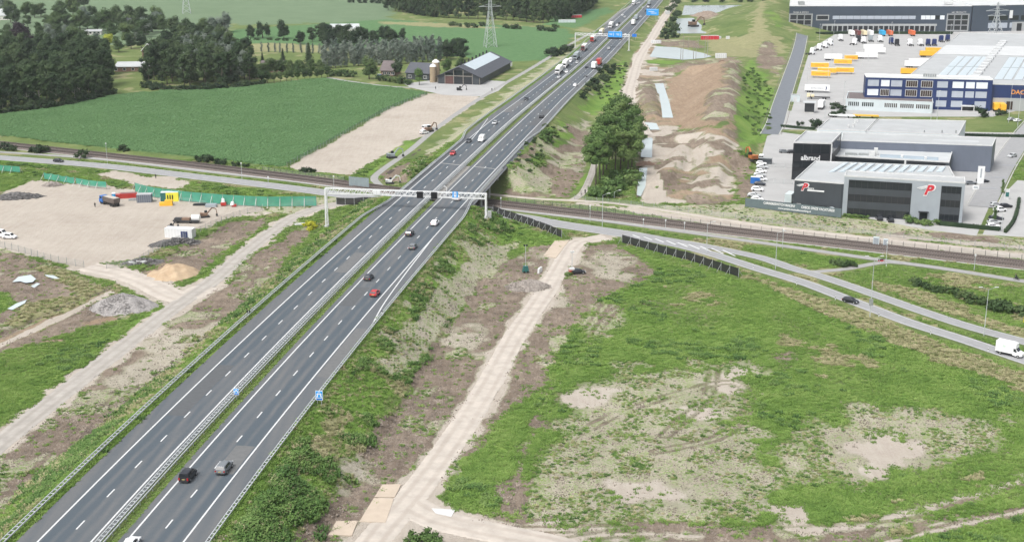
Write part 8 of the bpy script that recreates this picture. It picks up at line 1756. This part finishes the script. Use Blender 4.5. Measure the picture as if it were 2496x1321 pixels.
x, y = G(2004, 268); truck((x + 2, y + 9, .03), 1.25, 'white box truck leaving beside the dark gatehouse', 'white', 'trailer', L=9, doors='trailer')
# gatehouse, cabinet, flatbeds
obox('gatehouse', 'dark glazed gatehouse with flat roof at the yard entrance', 'gatehouse', 1972, 275, (4.6, 4.2, 5.0), eang, M['glass'], None, lambda t, d: (MB().box((0, 0, d[2] + .15), (d[0] + 1.6, d[1] + 2.0, .3)).build('roof', M['roof_grey'], t), MB().box((0, 0, .3), (d[0] + .1, d[1] + .1, .6)).build('plinth', M['concrete'], t)))
obox('transformer_cabin', 'pale transformer cabin on the grass beside the service road', 'cabin', 1938, 248, (4.6, 3.0, 3.6), eang, M['panel_pale'], None, lambda t, d: (MB().box((0, 0, d[2] + .06), (d[0] + .2, d[1] + .2, .12)).build('roof', M['roof_pale'], t), MB().box((0, -d[1] / 2 - .02, 1.3), (1.6, .06, 2.3)).build('door', M['offwhite'], t)))
for px, py, c, lab in ((2052, 287, 'trailer', 'long low white trailer bed behind the pale roofs'), (2110, 288, 'yellow', 'long low yellow trailer bed behind the pale roofs')):
    x, y = G(px, py); t = thing('flatbed', lab, 'trailer', (x, y, .03), eang - .05); b = MB(); b.box((0, 0, 1.2), (12, 2.4, .5)); b.build('bed', PC[c], t); [MB().cyl((xx, s * 1.0, .45), .45, .35, 10, axis='Y').build('wheel', M['tyre'], t) for xx in (-4, -2.8, 3) for s in (-1, 1)]
x, y = G(1992, 242); t = thing('flatbed', 'empty flatbed with crates in front of the lettered trailer', 'trailer', (x, y, .03), eang); b = MB(); b.box((1, 0, 1.0), (11, 2.4, .4)); b.build('bed', M['chassis'], t); b = MB(); b.box((-4.6, 0, 2.0), (1.8, 2.2, 1.7)); b.box((-2.4, 0, 1.8), (1.6, 1.6, 1.2)); b.build('crate_load', PC['cream'], t); [MB().cyl((xx, s * 1.0, .45), .45, .35, 10, axis='Y').build('wheel', M['tyre'], t) for xx in (-3, 3, 4.2) for s in (-1, 1)]
# cars of the office
oa = FP.ang
for st, c, px, py, an, lab in (('hatch', 'white', 1856, 402, 0, 'white car topmost in the row by the works fence'), ('wagon', 'silver', 1858, 411, 0, 'silver car second from the top by the works fence'), ('hatch', 'white', 1855, 421, 0, 'white car third from the top by the works fence'), ('wagon', 'silver', 1852, 430, 0, 'silver car above the blue trailer'), ('minivan', 'white', 1856, 441, 0, 'white small van beside the blue trailer'), ('hatch', 'dark', 1852, 452, 0, 'dark car below the blue trailer'), ('suv', 'white', 1846, 466, 0, 'white SUV low in the row by the works fence'), ('wagon', 'silver', 1838, 480, 0, 'silver car second lowest by the works fence'), ('hatch', 'white', 1846, 489, 0, 'white car lowest in the row, at the banner fence'),
    ('hatch', 'grey', 1911, 373, .2, 'grey car standing left of the black office'), ('hatch', 'black', 1931, 374, .2, 'black car half hidden by the black office'), ('van', 'white', 1856, 391, 1.6, 'white van above the dark box by the works fence'),
    ('hatch', 'silver', 2428, 503, .35, 'silver car topmost right of the office'), ('minivan', 'white', 2437, 516, .6, 'large white car among those right of the office'), ('hatch', 'black', 2452, 506, .35, 'black car beside the narrow hedge right of the office'), ('wagon', 'dark', 2428, 536, .3, 'dark estate car in the middle of the right office row'), ('wagon', 'silver', 2424, 545, .3, 'silver estate car second lowest right of the office'), ('hatch', 'white', 2420, 555, .3, 'white car lowest right of the office, at the hedge'),
    ('hatch', 'black', 2143, 536, 1.8, 'left black car parked before the office glass'), ('hatch', 'black', 2170, 540, 1.8, 'right black car parked before the office glass'), ('suv', 'silver', 2467, 384, 4.1, 'silver car driving on the street right of the grey hall'), ('wagon', 'grey', 2365, 450, .4, 'grey car left of the white office pillar sign'), ('wagon', 'dark', 2395, 445, .4, 'dark car behind the white office pillar sign'), ('hatch', 'silver', 2465, 294, .8, 'silver car left of two by the hall dock'), ('hatch', 'white', 2480, 297, .8, 'white car right of two by the hall dock')):
    x, y = G(px, py); car(st, c, (x, y, .04), oa + an, lab, 'parked cars of the offices')
obox('box_trailer', 'blue box trailer among the parked office cars', 'trailer', 1841, 447, (3.4, 2.0, 2.4), oa, PC['blue'], None, lambda t, d: (MB().box((0, 0, d[2] + .04), (d[0], d[1], .08)).build('roof', M['white'], t), MB().cyl((0, 0, .3), .3, d[1] + .3, 10, axis='Y').build('wheel', M['tyre'], t)))
obox('storage_box', 'dark open storage box above the parked office cars', 'container', 1864, 399, (5.5, 2.4, 2.2), oa, M['clad_dark'], None, lambda t, d: MB().box((0, 0, d[2] + .04), (d[0] * .96, d[1] * .96, .06)).build('lid', M['galv_d'], t))
t = obox('parked_lorry', 'pale lorry half hidden by the dark office wall', 'truck', 1925, 496, (5.5, 2.4, 2.9), oa + 1.4, M['panel_pale']); t.children[0].location.z = .9; b = MB(); b.box((-.3, 0, .6), (5.6, 2.0, .6)); b.build('chassis', M['chassis'], t)
t = obox('pillar_sign', 'white pillar sign beside the office', 'sign', 2389, 448, (2.4, .5, 6.5), oa, M['white'], None, lambda t, d: MB().box((0, -.27, 4), (.5, .03, 3.4)).build('lettering_bar', M['clad_silver'], t))
t = obox('gate_board', 'low white board at the office gate', 'sign', 2378, 462, (2.2, .4, 1.5), oa, M['white'], None, lambda t, d: MB().box((0, -.22, .8), (1.4, .03, .5)).build('lettering_bar', M['clad_silver'], t))
obox('charging_post', 'green and white charging post at the street corner', 'post', 2454, 486, (1.4, .8, 3.6), oa, M['offwhite'], None, lambda t, d: MB().box((0, -.43, 1.8), (1.1, .05, 1.6)).build('screen', bpy.data.materials['site_green'], t))
# works on the right: containers and pipes
for px, py, d, mk, lab in ((1757, 142, (7.0, 2.6, 2.9), 'white', 'white container on the works by the excavator'), (1593, 173, (4.5, 2.2, 2.0), 'offwhite', 'pale block beside the sand road'), (1730, 97, (13, 2.6, 2.8), 'red', 'red container beside the far works path'), (1599, 106, (7.0, 3.0, 2.0), 'white', 'white tank at the corner of the settling basin'), (1627, 36, (4.0, 2.6, 3.0), 'offwhite', 'white truck box on the haul road'), (1405, 46, (9, 3, 3.0), 'red', 'red container by the far motorway field'), (1382, 58, (14, 3, 3.0), 'panel_pale', 'long pale trailer by the far motorway field'), (1240, 162, (4.0, 2.5, 2.6), 'offwhite', 'white tank at the rear corner of the barn'), (1155, 206, (3.0, 2.2, 3.2), 'white', 'white box before the right barn gable'), (925, 190, (2.4, 1.6, 2.0), 'blue_sign', 'blue skip beside the farm garden'), (1753, 96, (2.5, 2, 2), 'white', 'small white unit right of the red container'), (1774, 96, (2.5, 2, 2), 'white', 'second small white unit right of the red container')):
    t = obox('container', lab, 'container', px, py, d, .1, M[mk], None, lambda t, d: (ribs(t, d, 'galv_d', 5), MB().box((0, 0, d[2] + .05), (d[0], d[1], .1)).build('roof', M['offwhite'], t)))
# ------------------------------------------------------------------ people
def person_mesh(J, name, mat):
    """one continuous figure grown from joints: J = {joint: (x, y, z, radius)}, edges by name"""
    order = list(J); idx = {k: i for i, k in enumerate(order)}; E = [('pelvis', 'chest'), ('chest', 'neck'), ('neck', 'head'), ('head', 'crown')]
    for s in 'lr': E += [('chest', 'shoulder_' + s), ('shoulder_' + s, 'elbow_' + s), ('elbow_' + s, 'wrist_' + s), ('wrist_' + s, 'hand_' + s), ('pelvis', 'hip_' + s), ('hip_' + s, 'knee_' + s), ('knee_' + s, 'ankle_' + s), ('ankle_' + s, 'toe_' + s)]
    me = bpy.data.meshes.new(name); me.from_pydata([J[k][:3] for k in order], [(idx[a], idx[c]) for a, c in E], []); o = OB(name, me); md = o.modifiers.new('s', 'SKIN')
    for k in order: me.skin_vertices[0].data[idx[k]].radius = (J[k][3],) * 2
    me.skin_vertices[0].data[idx['pelvis']].use_root = True; s = o.modifiers.new('u', 'SUBSURF'); s.levels = 1; s.render_levels = 1; bpy.context.view_layer.update()
    out = bpy.data.meshes.new_from_object(o.evaluated_get(bpy.context.evaluated_depsgraph_get())); bpy.data.objects.remove(o); out.name = name; out.materials.clear(); out.materials.append(mat); return out
def joints(pose):
    J = {'pelvis': (0, 0, .95, .15), 'chest': (0, 0, 1.30, .17), 'neck': (0, 0, 1.50, .065), 'head': (0.02, 0, 1.62, .10), 'crown': (0, 0, 1.74, .075)}
    for s, y in (('l', 1), ('r', -1)):
        if pose == 'stand': J.update({'shoulder_' + s: (0, .19 * y, 1.42, .075), 'elbow_' + s: (-.03, .25 * y, 1.14, .055), 'wrist_' + s: (.06, .25 * y, .90, .04), 'hand_' + s: (.09, .25 * y, .80, .045), 'hip_' + s: (0, .10 * y, .90, .11), 'knee_' + s: (.04 * y, .11 * y, .50, .075), 'ankle_' + s: (.02 * y, .11 * y, .09, .05), 'toe_' + s: (.16 + .02 * y, .12 * y, .05, .045)})
        else:
            J.update({'shoulder_' + s: (.22, .19 * y, 1.42, .075), 'elbow_' + s: (.42, .24 * y, 1.20, .055), 'wrist_' + s: (.58, .22 * y, 1.08, .04), 'hand_' + s: (.66, .20 * y, 1.06, .045), 'hip_' + s: (.02, .10 * y, .90, .11), 'knee_' + s: (.38, .12 * y, .70 + .12 * y, .075), 'ankle_' + s: (.20 + .1 * y, .11 * y, .30 + .12 * y, .05), 'toe_' + s: (.36 + .1 * y, .11 * y, .27 + .12 * y, .045)})
    if pose != 'stand': J['pelvis'] = (0, 0, .97, .15); J['chest'] = (.18, 0, 1.32, .17); J['neck'] = (.28, 0, 1.50, .065); J['head'] = (.34, 0, 1.61, .10); J['crown'] = (.33, 0, 1.73, .075)
    return J
CL = {'dark': MAT('dark_clothes', (.02, .022, .026), .9, .2, 3), 'vest': MAT('orange_vest', (.55, .20, .05), .8, .1, 3), 'light': MAT('light_clothes', (.45, .43, .42), .9, .15, 3)}
PM = {(p, c): person_mesh(joints(p), 'body', CL[c]) for p in ('stand', 'ride') for c in ('dark', 'light')}
skin = MAT('skin', (.50, .32, .24), .7, .05, 3); hairm = MAT('hair', (.05, .035, .025), .9, .1, 3)
def person(x, y, z, an, pose, c, label, group=None):
    r = thing('person', label, 'person', (x, y, z), an, group); OB('body', PM[(pose, c)], r); hx = .02 if pose == 'stand' else .34
    b = MB(); b.smooth = True; b.cyl((hx, 0, 1.55), .085, .10, 10, r2=.10); b.cyl((hx, 0, 1.65), .10, .06, 10, r2=.085); b.box((hx + .115, 0, 1.63), (.04, .03, .04)); f = b.build('face', skin, r); b = MB(); b.cyl((hx - .01, 0, 1.685), .112, .06, 10, r2=.105); b.cyl((hx - .01, 0, 1.745), .105, .05, 10, r2=.05); b.build('hair' if pose == 'stand' else 'helmet', hairm if pose == 'stand' else M['black'], r)
    for s in (-1, 1): b = MB(); b.box((hx + .105, s * .04, 1.665), (.02, .025, .015)); b.build('eye', M['black'], f)
    return r
def bicycle(x, y, z, an, label, motor=False):
    r = thing('motorcycle' if motor else 'bicycle', label, 'motorcycle' if motor else 'bicycle', (x, y, z), an); R_ = .34
    for xx in (-.52, .55):
        b = MB(); n = 14; w = .12 if motor else .04; V = []
        for i in range(n): a = 6.2832 * i / n; V += [(xx + math.cos(a) * R_, -w / 2, R_ + math.sin(a) * R_), (xx + math.cos(a) * R_, w / 2, R_ + math.sin(a) * R_), (xx + math.cos(a) * (R_ - .07), 0, R_ + math.sin(a) * (R_ - .07))]
        b.add(V, [q for i in range(n) for q in ((3 * i, 3 * i + 1, 3 * ((i + 1) % n) + 1, 3 * ((i + 1) % n)), (3 * i + 1, 3 * i + 2, 3 * ((i + 1) % n) + 2, 3 * ((i + 1) % n) + 1), (3 * i + 2, 3 * i, 3 * ((i + 1) % n), 3 * ((i + 1) % n) + 2))]); b.build('wheel', M['tyre'], r)
    b = MB(); t = .22 if motor else .05
    for a, c in (((-.52, 0, .34), (-.05, 0, .78)), ((-.05, 0, .78), (.4, 0, .82)), ((.4, 0, .9), (.55, 0, .34)), ((-.05, 0, .78), (.05, 0, .35)), ((.05, 0, .35), (.42, 0, .78)), ((-.52, 0, .34), (.05, 0, .35))): b.bar(a, c, t)
    b.build('frame', M['chassis'], r); b = MB(); b.bar((.42, -.28, 1.02), (.42, .28, 1.02), .04); b.bar((.42, 0, .85), (.42, 0, 1.02), .04); b.build('handlebar', M['galv_d'], r); b = MB(); b.box((-.08, 0, .86), (.28 if not motor else .6, .16, .07)); b.build('saddle', M['black'], r)
for px, py, c, lab, way in ((1417, 477, 'light', 'light jacket, left one of the pair of cyclists below the grove', 'tree_path'), (1427, 473, 'dark', 'dark clothes, right one of the pair of cyclists below the grove', 'tree_path'), (195, 392, 'light', 'light jacket, alone on the left cycle path by the railway shrub', 'cycle_path')):
    x, y = GT(px, py); a = heading(WAYW[way], x, y) + math.pi; bicycle(x, y, .08, a, 'bicycle under the cyclist with ' + lab.split(' below')[0].split(' alone')[0]); person(x - .05, y, .08, a, 'ride', c, 'cyclist with ' + lab)
x, y = GT(2478, 683); a = heading(WAYW['cycle_path'], x, y) + math.pi; bicycle(x, y, .08, a, 'dark motorcycle on the cycle path at the right edge', True); person(x - .05, y, .08, a, 'ride', 'dark', 'rider in black on the motorcycle at the right edge')
for px, py, c, lab in ((232, 506, 'dark', 'person in dark clothes standing at the tipper cab'), (1199, 223, 'dark', 'left of two people walking on the farm track before the barn'), (1206, 221, 'light', 'right of two people walking on the farm track before the barn'), (1062, 219, 'dark', 'left of two people standing in the farm yard'), (1070, 219, 'light', 'right of two people standing in the farm yard'), (380, 436, 'dark', 'person in dark clothes at the site gate by the road')):
    x, y = GT(px, py); person(x, y, float(hgt(x, y)) + .05, RNG.uniform(0, 6), 'stand', c, lab)
# ------------------------------------------------------------------ the hazy air
hz = bpy.data.materials.new('haze_air'); hz.use_nodes = True; n = hz.node_tree.nodes; n.remove(n['Principled BSDF']); pv = n.new('ShaderNodeVolumePrincipled')
pv.inputs['Color'].default_value = (.86, .92, .95, 1); pv.inputs['Density'].default_value = .00006; pv.inputs['Anisotropy'].default_value = 0.1; hz.node_tree.links.new(pv.outputs[0], n['Material Output'].inputs['Volume'])
b = MB(); b.box((0, 7900, 60), (150000 * .25, 16200 * 1.02, 124)); tag(b.build('haze', hz), kind='stuff')
